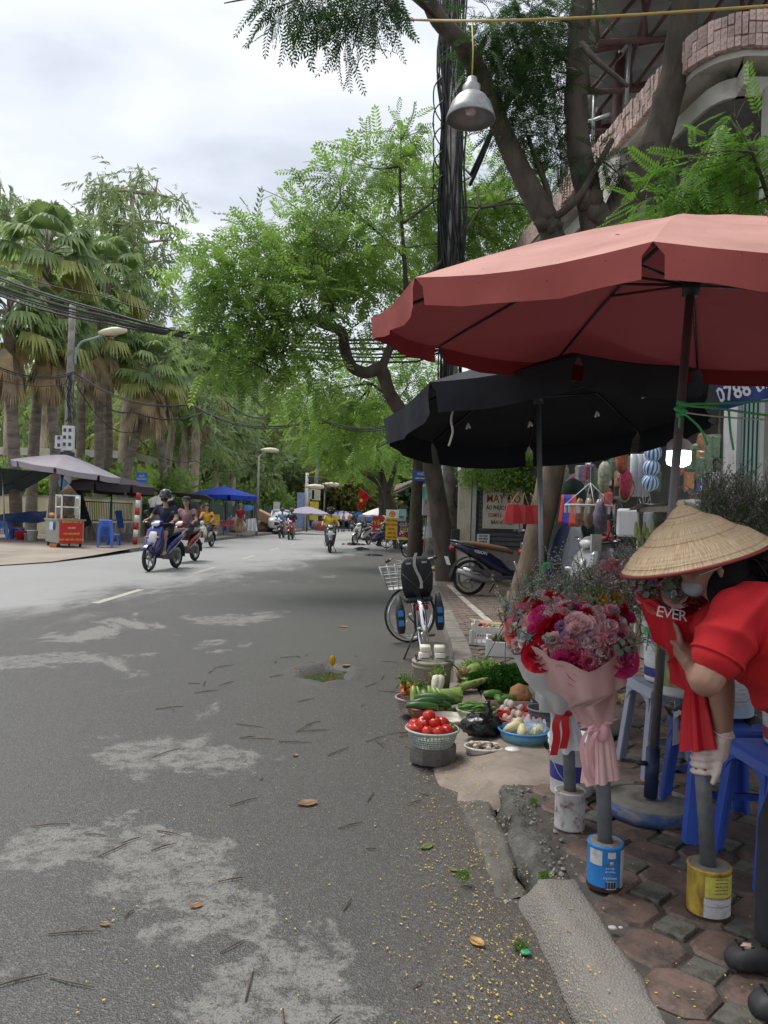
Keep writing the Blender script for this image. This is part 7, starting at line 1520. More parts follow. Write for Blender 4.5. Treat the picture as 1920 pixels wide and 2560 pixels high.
def cabbage(label,loc,L,r,rz,mat,n=16,name='chinese_cabbage',tilt=8):
 t=thing(name,label,'cabbage',loc,rz);g=MB()
 for k in range(n):
  a=k*2.4;rr=r*(.5+.5*k/n);P=[]
  for i in range(6):
   q=i/5;row=[]
   for j in range(5):
    s_=(j-2)/2;w=rr*(.35+.65*math.sin(q*2.2));bl=.02*math.sin(s_*9+i*2+k);ang=a+s_*.75;row.append((L*(q-.45)*(1-.08*(k/n)),(w+bl*q)*math.cos(ang),(w+bl*q)*math.sin(ang)+r*.8))
   P.append(row)
  g.grid(P)
 g.build('leaves',mat,t);g=MB();g.lathe([(0,0),(r*.35,0),(r*.4,L*.25),(0,L*.3)],10,(-L*.5,0,r*.8),rotm(0,90,0));g.build('stalk',M('stalk_white',(.6,.64,.46),.5),t);return t
cabbage('napa cabbage lying across the middle of the stall',at_g(575,1165)+V((0,.03,.03)),.25,.062,12,cab);cabbage('second napa cabbage at the back, beside the straw',at_g(780,990)+V((0,.1,0)),.22,.075,60,cab)
def mk_daikon(g): g.lathe([(0,-.09),(.012,-.08),(.026,-.03),(.034,.03),(.03,.07),(0,.085)],14)
for i in range(2): veg('daikon','white radish with leafy top standing behind the cucumbers','radish','white radishes',at_g(520+30*i,1110)+V((0,.05,.1)),'dai',mk_daikon,M('radish',(.68,.66,.52),.5),(R(-20),R(10),0),1.0)
t=thing('radish_leaves','pale green leaf tops of the white radishes','leaves',at_g(535,1090)+V((0,.05,.15)));leaves('foliage',CLP,[(V(t.location)+V((0,0,.04)),.05)],9000,.05,cab,t,-.8,.1)
def mk_corn(g): g.lathe([(0,-.12),(.02,-.1),(.028,0),(.022,.08),(.006,.13),(0,.13)],12);
for i in range(3): veg('sweetcorn','pale green sweetcorn cob in its husk lying at the stall back','corn','sweetcorn cobs',at_g(700+45*i,1075-12*i)+V((0,.02,.06)),'corn',mk_corn,M('husk',(.33,.42,.13),.6,.2,20,stretch=(6,6,1)),(0,R(72),R(20)),1.0)
bb2=at_g(815,1245)+V((0,.08,-.02));bowl('plastic_basket','green-grey basket of string beans in the middle of the stall','basket',bb2,.135,.075,M('basket_olive',(.28,.33,.22),.5),.78,True)
g=MB();
for i in range(34): a=random.uniform(-.5,.5);c=V((random.uniform(-.06,.06),random.uniform(-.06,.06),.05+.0012*i));d=V((math.cos(a),math.sin(a),random.uniform(-.1,.15)))*.08;g.tube([c-d,c+V((0,0,.008)),c+d],.0045,4)
o=g.build('string_beans',M('bean_green',(.12,.27,.05),.5,.3,20),None,loc=bb2+V((0,0,.02)),tags=('heap of green string beans in the green-grey basket','beans',None,'stuff'))
pbp=at_g(850,1370)+V((0,.07,0));g=MB();g.ell((0,0,.06),(.13,.1,.075),26,16,jit=.09,seed=4);g.v=[(x,y,max(0,z+.012*math.sin(x*70)*math.sin(y*60))) for x,y,z in g.v];t=thing('black_plastic_bag','crumpled black plastic bag between beans and mushrooms','bag',pbp);g.build('bag',M('black_poly',(.008,.008,.009),.22,.1,bump=.6,bscale=18),t);g=MB();g.tube([(0.02,0,.1),(.05,.02,.15),(.03,.02,.19),(.05,.03,.21)],[.045,.02,.022,.004],9);g.build('knot',M('black_poly',(.008,.008,.009),.22),t)
md=at_g(868,1440)+V((0,.05,-.05));bowl('plastic_dish','oval white dish of mushrooms at the front of the stall','dish',md,.115,.045,M('dish_white',(.62,.6,.54),.5,dirt=(.4,.36,.3),dirt_amt=.3),.85,squash=.75)
for i in range(12): veg('mushroom','small pale mushroom in the oval white dish','mushroom','mushrooms in the oval dish',md+V((random.uniform(-.07,.07),random.uniform(-.05,.05),.035+.012*random.random())),'mush%d' % (i % 2),lambda g: (g.ell((0,0,.012),(.017,.017,.011),10,6),g.tube([(0,0,0),(0,0,.012)],.007,6)),M('mushroom_%d' % (i % 2),((.6,.5,.4),(.26,.18,.13))[i % 2],.6))
bw=at_g(1155,1420)+V((0,.1,-.03));bowl('plastic_basin','translucent blue basin of bamboo shoots at the front right of the stall','basin',bw,.155,.1,M('basin_blue_clear',(.16,.40,.52),.3,.1,trans=.25),.72,rim=.007,inner=M('basin_rim_blue',(.05,.22,.55),.35))
for i,(x,y,z,r_) in enumerate(((-.07,.0,.11,0),(-.04,.04,.12,40),(-.02,-.03,.1,80),(.08,.01,.09,30))): veg('bamboo_shoot','cream bamboo shoot piece in the blue basin','bamboo shoot','bamboo shoots in the blue basin',bw+V((x,y,z)),'bam',lambda g: g.sec([(-.06,0,.015,.02,0),(-.02,.005,.032,.028,0),(.03,.0,.025,.03,0),(.06,-.01,.008,.012,0)],10),M('shoot',(.66,.58,.32),.5,.15,20),(0,R(-30),R(r_)),1.0)
drape('bag_liner','clear plastic liner crumpled over the blue basin','plastic',[bw+V((-.05,.12,.14)),bw+V((.13,.08,.15))],[bw+V((-.02,-.05,.105)),bw+V((.15,-.03,.1))],M('clear_film',(.6,.7,.85),.1,.1,alpha=.35),.02,12,6,fold=20)
for k,(zx,zy,n_,m_,lab) in enumerate(((1055,1195,9,eggw,'back red basin of white eggs'),(1110,1272,11,eggm,'front red basin of brown eggs'))):
 eb=at_g(zx,zy)+V((0,.1,-.03));bowl('plastic_basin',lab,'basin',eb,.14,.05,M('basin_red',(.58,.03,.02),.35,.1),.85,rim=.007)
 for i in range(n_): a=i*2.4;rr=.03*math.sqrt(i)*.95;veg('egg',('white egg in the back red basin','brown egg in the front red basin')[k],'egg',('eggs in the back basin','eggs in the front basin')[k],eb+V((rr*math.cos(a),rr*math.sin(a),.035+(.035 if i<3 else 0))),'egg%d' % k,lambda g: g.lathe([(0,-.029),(.013,-.026),(.022,-.012),(.0235,.002),(.02,.016),(.011,.027),(0,.03)],14),m_)
tr_=at_g(1010,1150)+V((.02,.1,-.02));g=MB();[g.box((0,s_*.1,.03),(.34,.006,.06)) for s_ in (-1,1)];[g.box((s_*.17,0,.03),(.006,.2,.06)) for s_ in (-1,1)];g.box((0,0,.004),(.34,.2,.008));g.build('plastic_tray',M('tray_pinkish',(.5,.4,.36),.5),None,loc=tr_,tags=('pinkish plastic tray of luffas and pumpkin','tray'))
for i,(x,y,z,a) in enumerate(((-.1,.02,.08,10),(-.07,-.05,.06,95),(-.0,-.04,.06,20),(-.1,.06,.06,-10))): veg('luffa','plump green luffa in the pinkish tray','luffa','luffas in the pinkish tray',tr_+V((x,y,z)),'luf',lambda g: g.sec([(-.075,0,.006,.006,0),(-.065,0,.022,.022,0),(0,.004,.03,.03,0),(.055,0,.026,.026,0),(.075,0,.006,.006,0)],14),M('luffa_skin',(.10,.23,.04),.45,.35,18,stretch=(1,8,8)),(0,0,R(a)),1.0)
g=MB();g.lathe([(0,-.062),(.04,-.06),(.072,-.03),(.078,.0),(.066,.035),(.045,.055),(.02,.06),(0,.052)],32,jit=lambda i,j,a: 1+.05*math.cos(8*a));o=g.build('pumpkin',M('pumpkin_tan',(.47,.23,.09),.55,.18,9),None,loc=tr_+V((.1,.02,.085)),rot=(R(70),0,R(20)),tags=('orange-tan pumpkin in the pinkish tray','pumpkin'));o.scale=(1,1,1.15)
cl2=at_g(1265,1130)+V((.02,.1,-.02));bowl('plastic_basket','olive bowl with a round cabbage behind the bouquets','bowl',cl2,.1,.06,M('basket_olive2',(.22,.24,.15),.6),.8);t=thing('cabbage','round pale green cabbage in the olive bowl','cabbage',cl2+V((0,0,.09)));g=MB();g.ell((0,0,0),(.075,.07,.062),22,14,jit=.03);g.build('head',M('cabbage_pale',(.42,.54,.22),.5,.2,8),t);g=MB();[g.grid([[((.078+.01*q)*math.cos(a+s_*.5)*math.cos(q),(.074+.01*q)*math.sin(a+s_*.5)*math.cos(q),-.03+.075*math.sin(q)) for s_ in (-1,-.3,.4,1)] for q in (0,.4,.8,1.1)]) for a in (0,1.3,2.6,3.9,5.2)];g.build('outer_leaves',cab,t)
bowl('plastic_basket','slate perforated basket behind the red ribbon','basket',at_g(1280,1250)+V((.02,.1,-.02)),.12,.08,M('basket_slate',(.2,.22,.28),.5),.8,True);g=MB();g.ell((0,0,.05),(.05,.04,.03),12,8,jit=.1);g.build('taro',M('taro_skin',(.17,.11,.07),.9,.3,20),None,loc=at_g(1310,1190)+V((.02,.12,.0)),tags=('brown taro in the slate basket','taro'))
gl=thing('herb_bunch','big bunch of dark leafy greens at the back of the stall','vegetables',at_g(1000,1060)+V((0,.12,-.02)));lp_=V(gl.location);leaves('leaves',CLP,[(lp_+V((x,y,z)),(.1,.08,.07)) for x,y,z in ((-.18,.05,.06),(-.08,.05,.09),(.02,.06,.12),(.12,.07,.13),(.2,.08,.1),(.06,.0,.08),(-.04,-.02,.06),(.14,.0,.07),(.24,.05,.05))],26000,.06,herb,gl,-.3,.1);g=MB();[g.tube([lp_+V((-.3+.02*math.sin(k),.04+.008*k,.04+.003*k)),lp_+V((-.1,.04+.005*k,.07)),lp_+V((.1,.03+.006*k,.1))],.005,4) for k in range(14)];g.build('stems',M('herb_stem',(.2,.34,.1),.5),gl,world=True)
lt=thing('lettuce','pale frilly lettuce at the back left of the greens','lettuce',at_g(830,960)+V((0,.15,-.02)));lq=V(lt.location);leaves('leaves',CLP,[(lq+V((x,0,.07)),(.08,.07,.06)) for x in (-.05,.03,.1)],16000,.07,cab,lt,-.3,.1)
g=MB();[g.tube([(random.uniform(-.03,.03),random.uniform(-.03,.03),0),(random.uniform(-.05,.05),random.uniform(-.04,.04),.08),(random.uniform(-.08,.08),random.uniform(-.05,.05),.15)],.0018,3) for _ in range(90)];g.build('straw_tuft',M('straw_dry',(.38,.28,.15),.9),None,loc=at_g(715,1010)+V((0,.1,-.02)),tags=('dry straw tuft left of the napa cabbage','straw',None,'stuff'))
# bucket with tofu
bq=at_g(503,1075)+V((0,.14,-.08));bkm_=M('dirty_bucket',(.33,.30,.24),.75,.2,4,dirt=(.17,.15,.11),dirt_amt=.6,dscale=5,stretch=(1,1,.5));t=thing('bucket','dirty white bucket with a tray of tofu on top at the kerb','bucket',bq);g=MB();g.lathe([(0,0),(.13,0),(.148,.27),(.16,.275),(.16,.29),(.152,.29),(.152,.305),(.163,.305),(.163,.32),(.15,.33),(.14,.33),(.12,.02),(0,.02)],36);g.build('shell',bkm_,t);g=MB();g.tube([(.155,0,.3),(.2,.02,.26),(.21,.03,.25)],.005,5);g.build('handle',darkst,t)
g=MB();g.box((0,0,0),(.27,.2,.008));g.build('steel_tray',chrome,None,loc=bq+V((0,0,.34)),tags=('thin steel tray on the tofu bucket','tray'))
for i,(x,y,z) in enumerate(((-.07,-.03,.0),(-.06,-.02,.045),(-.05,.04,.0),(-.06,.05,.045),(.055,-.02,0),(.05,-.01,.045),(.06,.05,.0),(.055,.05,.045))): veg('tofu_block','white tofu block stacked on the bucket tray','tofu','tofu blocks on the bucket',bq+V((x,y,.368+z)),'tofu',lambda g: g.sec([(-.04,0,.024,.016,0),(-.036,0,.03,.021,0),(.036,0,.03,.021,0),(.04,0,.024,.016,0)],16,6),tof,(0,0,R(random.uniform(-8,8))),1.0)
# fruit crates
def crate(label,loc,rz,w,d,h,mat,solid=False):
 t=thing('fruit_crate',label,'crate',loc,rz);g=MB();g.box((0,0,.01),(w,d,.02));g.build('bottom',mat,t)
 for s_ in (-1,1):
  for ax in (0,1):
   L_=w if ax==0 else d;g=MB();oo=(0,s_*d/2,0) if ax==0 else (s_*w/2,0,0);T=None if ax==0 else rotm(0,0,90)
   if solid: g.prism([(-L_/2,0),(L_/2,0),(L_/2,h),(L_*.4,h),(L_*.35,h*.85),(-L_*.35,h*.85),(-L_*.4,h),(-L_/2,h)],.022,(T@TX if T else TX),oo)
   else:
    g.prism([(-L_/2,h*.75),(L_/2,h*.75),(L_/2,h*1.05),(L_*.42,h*1.2),(L_*.36,h),(-L_*.36,h),(-L_*.42,h*1.2),(-L_/2,h*1.05)],.012,(T@TX if T else TX),oo);g.box(V((0,0,h*.08))+V(oo),(L_,.012,h*.16),T);nn=9
    for k in range(nn): x=-L_/2+L_*k/(nn-1);g.box(V((x if ax==0 else 0,x if ax else 0,h*.45))+V(oo),(.012 if k % 4 else .05,.012,h*.66),T)
    g.box(V((0,0,h*.42))+V(oo),(L_,.01,.012),T)
   g.build('side',mat,t,bevel=.003 if solid else 0)
 return t
pl1=at_g(900,740)+V((.06,.22,0));pl1.z=PZ;crate('white slatted plastic crate of plums on the pavement',pl1,-12,.44,.34,.2,whitep)
for i in range(46): k=i % 3;veg('plum',('dark red plum','yellow-green plum','pink-red plum')[k]+' in the white slatted crate','plum','plums in the white crate',pl1+rotm(0,0,-12)@V((random.uniform(-.18,.18),random.uniform(-.13,.13),.17+.025*random.random())),'plum%d' % k,lambda g: g.ell((0,0,0),(.022,.022,.021),12,8),M('plum_%d' % k,((.22,.03,.045),(.40,.36,.07),(.34,.06,.07))[k],.4,.25,8))
pl2=at_g(1000,815)+V((.06,.2,0));pl2.z=PZ;crate('white foam crate of avocados and pomelos on the pavement',pl2,-8,.42,.32,.17,M('foam_white',(.7,.7,.67),.8,.05,dirt=(.5,.46,.4),dirt_amt=.25),True)
for i in range(12): veg('avocado','dark green avocado in the white foam crate','avocado','avocados in the foam crate',pl2+rotm(0,0,-8)@V((-.14+.05*(i % 4),-.1+.06*(i // 4),.16+.015*random.random())),'avo',lambda g: g.lathe([(0,-.04),(.02,-.036),(.03,-.015),(.027,.012),(.016,.036),(0,.042)],12),M('avocado_skin',(.07,.085,.03),.5,.4,25),sc=1)
for i,(x,y,z) in enumerate(((.07,-.04,.19),(.14,.02,.19),(.06,.05,.2),(.15,-.07,.18),(.12,.09,.19),(.09,.0,.24))): veg('mango','round pinkish orange fruit heaped in the white foam crate','fruit','orange fruit in the foam crate',pl2+rotm(0,0,-8)@V((x,y,z)),'mang',lambda g: g.ell((0,0,0),(.052,.05,.048),18,12),M('fruit_blush',(.55,.22,.09),.45,.35,5),sc=1)
g=MB();g.box((0,0,.0),(.5,.4,.012),rotm(6,8,20));g.build('cardboard_sheet',M('cardboard',(.42,.28,.17),.9,.12,4),None,loc=gp(1235,1562,PZ+.05),tags=('brown cardboard sheet lying behind the plum crate','cardboard'));g=MB();g.box((0,0,.03),(.12,.08,.06));g.build('loose_brick',M('brick_red',(.42,.17,.09),.9,.2,9),None,loc=gp(1250,1540,PZ),tags=('broken red brick by the tree foot','brick'))
g=MB();g.lathe([(0,.0),(.045,0),(.045,.006),(0,.008)],20);g.build('lid',whitep,None,loc=at_g(1055,1450)+V((0,0,.0)),tags=('flat white lid lying in front of the blue basin','lid'))
# ================================================================ FLOWER STALL
def rp(p,r): return V(p)+V((random.uniform(-r,r),random.uniform(-r,r),random.uniform(-r,r)))
greyst=M('faded_stool_grey',(.27,.30,.37),.5,.12,5,dirt=(.2,.2,.2),dirt_amt=.3)
for loc,mat,lab,rz in (((1.60,4.25,PZ),greyst,'faded grey plastic stool under the paint bucket lettered Ro',4),((1.54,3.46,PZ),bluepl,'blue plastic stool covered with torn black paper under the buckets',-3),((1.62,3.03,PZ),bluepl,'blue plastic stool at the right picture edge beside the yellow can',2)): make_stool(.34,.48,mat,label=lab,loc=loc,rz=rz,group='plastic stools of the flower stall')
drape('torn_paper','torn black and white printed paper draped over the middle stool','paper',[V((1.36,3.66,.595)),V((1.73,3.66,.595))],[V((1.34,3.24,.55)),V((1.5,3.23,.5)),V((1.73,3.24,.56))],M('printed_black',(.02,.02,.02),.6,.3,9,dirt=(.6,.58,.54),dirt_amt=.1,dscale=16),.012,16,8)
g=MB();g.grid([[(1.345+.03*i-.008*j,3.5-.02*j+.01*i,.60-.03*j+.012*math.sin(i*2+j)) for i in range(4)] for j in range(5)]);g.build('paper_flap',M('paper_white',(.6,.58,.54),.8,.15,12),None,loc=(0,0,0),tags=('white torn paper flap on the edge of the middle stool','paper'))
def pail(label,loc,bands,lettering,body=whitep,sc=1.0):
 t=thing('paint_bucket',label,'bucket',loc,sc=sc);g=MB();g.lathe([(0,0),(.125,0),(.13,.015),(.143,.30),(.153,.302),(.153,.318),(.147,.32),(.147,.335),(.156,.337),(.156,.352),(.149,.355),(.14,.355),(.12,.02),(0,.02)],40);g.build('shell',body,t)
 for z0,z1,m in bands: r0,r1=.1305+z0*.0435,.1305+z1*.0435;g=MB();g.lathe([(r0,z0),(r1,z1)],40);g.build('label_band',m,t)
 for s_,z,sz,m,a in lettering:
  for k,ch in enumerate(s_):
   aa=R(a+k*sz*245);r_=.134+z*.044
   if ch != ' ': text(ch,sz,m,t,(r_*math.sin(aa),-r_*math.cos(aa),z),rotm(0,0,math.degrees(aa))@TX,.0006,bold=.001)
 g=MB();g.tube([(.15*math.cos(R(a_)),.15*math.sin(R(a_))-.02,.3-.22*abs(math.sin(R(a_)))) for a_ in range(180,361,20)],.003,5);g.build('handle',steel,t);return t
gband=M('label_green',(.05,.36,.10),.45);nband=M('label_navy',(.03,.03,.22),.45);prn=M('label_print',(.62,.64,.66),.5,.35,70,stretch=(.25,.25,3));grb=M('label_olive_photo',(.36,.42,.16),.5,.6,10,stretch=(1,1,.6),dirt=(.12,.12,.03),dirt_amt=.45,dscale=9)
pail('white paint bucket with a green band lettered Ro holding flowers',(1.62,4.30,.582),[(.25,.3,gband),(.1,.245,prn),(.03,.08,nband)],[('Rol',.275,.055,nband,-42)])
pail('paint bucket with an olive green garden picture',(1.57,3.98,.582),[(.05,.29,grb)],[('IONE',.06,.025,whpaint,-10)])
pail('white and pale blue paint bucket lettered TEX',(1.59,3.55,.6),[(.0,.06,M('label_sky',(.40,.55,.66),.5)),(.2,.255,nband),(.065,.195,prn),(.26,.3,M('label_sky',(.40,.55,.66),.5))],[('NTEX',.228,.035,whpaint,-52)])
pail('white bucket with a red printed band on the right stool',(1.70,3.10,.582),[(.02,.07,M('label_red',(.42,.06,.06),.5,.3,30)),(.09,.26,prn)],[])
pail('white bucket with a navy label standing on the ground behind the bouquets',(.98,3.85,PZ),[(.1,.2,nband)],[],sc=.8)
g=MB();g.ell((0,0,.1),(.22,.16,.12),18,10,jit=.08,seed=3);g.v=[(x,y,max(0,z)) for x,y,z in g.v];gs=V((1.42,4.95,PZ));g.build('clear_sack',M('dull_film',(.3,.28,.24),.3,.2),None,loc=gs,tags=('dull plastic sack of ginger beyond the grey stool','sack'))
for i in range(26): veg('ginger','knobbly ginger root heaped on the sack behind the grey stool','ginger','ginger roots',gs+V((random.uniform(-.15,.15),random.uniform(-.12,.08),.2+random.random()*.05)),'ging',lambda g: (g.ell((0,0,0),(.04,.02,.02),10,6,jit=.1),g.ell((.02,.015,.005),(.018,.022,.016),8,6)),M('ginger_skin',(.40,.27,.13),.7,.2,20))
# ---- flower meshes
def f_carn(g):
 for L in range(4):
  for k in range(9):
   a=k*.698+L*.35;r1=.027-.005*L;z1=.012+.008*L;p=[]
   for j in range(4): aa=a+(j-1.5)*.3;rr=r1*(1+.18*math.sin(j*3+k));p.append((rr*math.cos(aa),rr*math.sin(aa),z1+.004*(j % 2)-.004*(L==0)))
   b=[(.006*math.cos(a-.3),.006*math.sin(a-.3),0),(.006*math.cos(a+.3),.006*math.sin(a+.3),0)];g.add([b[0],b[1]]+p,[(0,2,3),(0,3,4,1),(1,4,5)],True)
 g.lathe([(0,-.03),(.007,-.028),(.01,-.01),(.008,.004)],7,mi=1)
def f_rose(g):
 for L,(r_,z,op) in enumerate(((.008,.034,1.05),(.016,.032,1.2),(.024,.024,1.35),(.03,.014,1.5))):
  for k in range(3+L):
   a=k*6.283/(3+L)+L;w=1.5/(1+.25*L);P=[[((r_*(.5+.5*q ** .5)*(op if q>.8 else 1))*math.cos(a+s_*w),(r_*(.5+.5*q ** .5)*(op if q>.8 else 1))*math.sin(a+s_*w),-.004+(z+.004)*q-.004*abs(s_)*q) for s_ in (-1,-.5,0,.5,1)] for q in (0,.5,.85,1)];g.grid(P)
 g.lathe([(0,-.03),(.006,-.025),(.012,-.006),(.01,.0)],7,mi=1)
def f_euc(g):
 g.tube([(0,0,-.1),(.006,0,0),(0,.006,.12)],.0018,4,mi=1)
 for k in range(9):
  z=-.06+.019*k;s=.02*(1-.05*k)
  for d in (0,math.pi): a=k*1.57+d;c=V((math.cos(a)*s,math.sin(a)*s,z+.006));g.add([c+frame(V((math.cos(a)*.4,math.sin(a)*.4,1)))@V((s*.75*math.cos(q),s*.75*math.sin(q),0)) for q in [6.283*i/7 for i in range(7)]],[tuple(range(7))])
def f_stat(g):
 rr=random.Random(5)
 for k in range(9):
  b=V((0,0,-.06+.015*k));e=b+V((rr.uniform(-.06,.06),rr.uniform(-.06,.06),.05+rr.random()*.05));g.tube([b,e],.0012,3,mi=1)
  for m in range(9): c=lerp(b,e,.4+.6*m/8)+V((rr.uniform(-.009,.009),rr.uniform(-.009,.009),rr.uniform(-.004,.008)));s=.004;g.add([c+V((s,0,0)),c+V((0,s,s)),c+V((-s,0,0)),c+V((0,-s,s))],[(0,1,2,3)])
 g.tube([(0,0,-.2),(0,0,.08)],.0016,3,mi=1)
stg=M('flower_stem',(.09,.17,.05),.6);FC={'crimson': (.44,.01,.025),'deep_pink': (.62,.05,.22),'rose_pink': (.74,.32,.40),'pale_pink': (.80,.54,.56),'lilac': (.48,.28,.50),'coral': (.62,.17,.14),'white': (.74,.72,.70),'yellow': (.68,.42,.02),'lime': (.36,.42,.10),'salmon': (.60,.22,.26)}
def fmesh(kind,c):
 k=(kind,c)
 if k not in _vm:
  g=MB();dict(c=f_carn,r=f_rose,e=f_euc,s=f_stat)[kind](g);m={'e': LEAF('eucalyptus_leaf',(.13,.20,.155),.2,.3,scale=20),'s': LEAF('statice_'+c,{'grey': (.40,.37,.41),'pale': (.52,.5,.5)}.get(c,(.3,.27,.32)),.2,.4,scale=30)}.get(kind) or LEAF('petal_'+c,FC[c],.3,.22,scale=40)
  o=g.build('flower',[m,stg],None);_vm[k]=o.data;bpy.data.objects.remove(o)
 return _vm[k]
def flower(par,kind,c,p,d,sc=1.0,name=None):
 o=bpy.data.objects.new(name or dict(c='carnation',r='rose',e='eucalyptus_sprig',s='statice_sprig')[kind],fmesh(kind,c));COL.objects.link(o);o.parent=par;o.location=V(p)-V(par.location);o.rotation_euler=(frame(d)@rotm(0,0,random.uniform(0,360))).to_euler();o.scale=(sc,sc,sc);return o
def bouquet_flowers(par,C,U,rx,ry,dome,n,pal,n_e=6,n_s=10,stat='grey',sc=1.05):
 """flowers over a dome whose axis is U, centre C"""
 F=frame(U)
 for i in range(n):
  a=i*2.39996;q=math.sqrt((i+.5)/n);p=V(C)+F@V((rx*q*math.cos(a),ry*q*math.sin(a),dome*(1-q*q)+random.uniform(-.012,.02)));d=F@V((.9*q*math.cos(a),.9*q*math.sin(a),1.0));k=random.choice(pal);flower(par,random.choice('ccr'),k,p,d+V((0,-.5,.1)),sc*random.uniform(.85,1.25))
 for i in range(n_e+n_s):
  a=random.uniform(0,6.28);q=random.uniform(.45,1.05);p=V(C)+F@V((rx*q*math.cos(a),ry*q*math.sin(a),dome*(1-q*q)+random.uniform(-.01,.04)));d=F@V((.9*q*math.cos(a),.9*q*math.sin(a),1.0));flower(par,'e' if i<n_e else 's','g' if i<n_e else stat,p,d,random.uniform(.8,1.3))
def wrap(par,foot,knot,C,U,r,mat,name='paper_wrap',a0=0,a1=360,rag=.05,flare=1.0,seed=0,skirt=.05,foot_r=.035,rk=.024):
 """paper cone from foot (skirt) through the knot to an uneven open mouth round C"""
 rr=random.Random(seed);n=40;F=frame(U);K=frame(V(C)-V(knot));P=[];ph=[rr.uniform(0,6.28) for _ in range(4)]
 for (q,c,rad,FF) in [(0,V(foot),foot_r+skirt,K),(.5,lerp(V(foot),V(knot),.6),foot_r+skirt*.45,K),(1,V(knot),rk,K),(1.3,lerp(V(knot),V(C),.12),rk*1.9,K),(1.6,lerp(V(knot),V(C),.35),r*.56,K),(1.85,lerp(V(knot),V(C),.65),r*.86,F),(2,V(C),r,F),(2.15,V(C)+V(U).normalized()*r*.28,r*1.1*flare,F)]:
  row=[]
  for j in range(n+1):
   a=R(lerp(a0,a1,j/n));cr=1+(.22*math.sin(7*a+ph[0]) if q<1.4 else .035*math.sin(5*a+ph[1])+.03*math.sin(11*a+ph[2]))*(1 if q != 1 else .3);top=(rag*math.sin(2.5*a+ph[3])+rag*.6*abs(math.sin(4*a+ph[2]))) if q>1.9 else 0
   row.append(c+FF@V((rad*cr*math.cos(a),rad*cr*math.sin(a),top)))
  P.append(row)
 g=MB();g.grid(P);o=g.build(name,mat,par,world=True);return o
def PAPER(name,col): return M(name,col,.42,.05,3,bump=.55,bscale=7,spec=.4)
def can(label,loc,bands,top,h,r,tilt=(0,0),group='pipe stands in old cans'):
 t=thing('can_stand',label,'can',loc,group=group);g=MB();g.lathe([(0,0),(r-.003,0),(r,.004),(r-.001,.012),(r-.001,h-.012),(r+.002,h-.006),(r,h),(r-.006,h),(r-.008,h-.02),(0,h-.02)],40);g.build('tin',bands[0],t)
 for z0,z1,a0,a1,m in bands[1:]: g=MB();g.lathe([(r+.0008,z0),(r+.0008,z1)],24,a0=a0,a1=a1);g.build('label_panel',m,t)
 g=MB();g.lathe([(r-.004,h-.001),(r*.6,h+.002),(.03,h-.002),(0,h)],28,jit=lambda i,j,a: 1 if i==0 else 1+.05*math.sin(3*a+i));g.build('cement_fill',M('can_cement',(.22,.2,.17),.95,.3,12,bump=.8,bscale=60),t)
 g=MB();g.tube([V((0,0,h-.03)),V((top[0],top[1],top[2]))-V(loc)],.0265,20);g.build('pipe',M('grey_pvc',(.155,.17,.18),.45,.12,5,dirt=(.11,.12,.125),dirt_amt=.4,dscale=14),t);return t
rustw=M('rusty_white_tin',(.52,.5,.48),.6,.15,6,dirt=(.13,.04,.02),dirt_amt=.42,dscale=17);bluet=M('blue_tin',(.03,.22,.58),.4,.1,5,dirt=(.05,.05,.05),dirt_amt=.1,dscale=20);yelt=M('rusty_yellow_tin',(.60,.42,.06),.5,.2,5,dirt=(.17,.07,.025),dirt_amt=.8,dscale=9,stretch=(1,1,.5))
c1,c2,c3=V((.864,3.41,PZ)),V((.866,2.875,PZ)),V((1.175,2.69,PZ))
can('rust-spotted white can holding the white bouquet pipe',c1,[rustw],at(1418,1760,3.4),.165,.067)
wlab=M('worn_white_label',(.56,.56,.55),.6,.12,12,dirt=(.32,.31,.3),dirt_amt=.4,dscale=14);t=can('blue milk tin holding the pink bouquet pipe',c2,[bluet,(.012,.15,-52,18,wlab),(.095,.15,200,245,wlab),(.125,.148,262,288,wlab),(.0,.016,0,360,M('rust_dark',(.05,.025,.015),.8,.4,30)),(.012,.042,258,292,wlab)],at(1503,1800,2.87),.165,.0655)
for k in range(11): g=MB();a=R(259+k*3);g.box(((.0665)*math.cos(a),.0665*math.sin(a),.028),(.0012,.002+.002*(k % 3==0),.024),rotm(0,0,math.degrees(a)));g.build('barcode_bar',dkl,t)
for k,(z,s_) in enumerate(((.055,'Optimum'),(.078,'dinh dưỡng'),(.09,'phát triển'))): text(s_,.013 if k==0 else .008,whpaint,t,(0,-.0675,z),TX,.0003)
g=MB();g.lathe([(0,0),(.008,.0),(.008,.001),(0,.001)],14,(.006,-.067,.108),rotm(90,0,0));g.build('round_mark',M('mark_peach',(.6,.35,.25),.5),t)
t=can('rusty yellow and white tin holding the red bouquet pipe',c3,[yelt,(.085,.155,238,335,M('label_faded_yellow',(.58,.53,.10),.5,.2,30)),(.015,.083,236,336,wlab),(.078,.083,238,335,M('label_red',(.42,.06,.06),.5)),(.052,.056,238,335,M('label_red',(.42,.06,.06),.5)),(0,.014,0,360,M('rust_dark',(.05,.025,.015),.8,.4,30))],at(1748,1800,2.66),.172,.0725)
for k in range(5): text('nguyên liệu sữa bột' if k % 2 else 'hướng dẫn sử dụng',.006,dkl,t,(.012,-.0745,.15-.012*k),rotm(0,0,8)@TX,.0002)
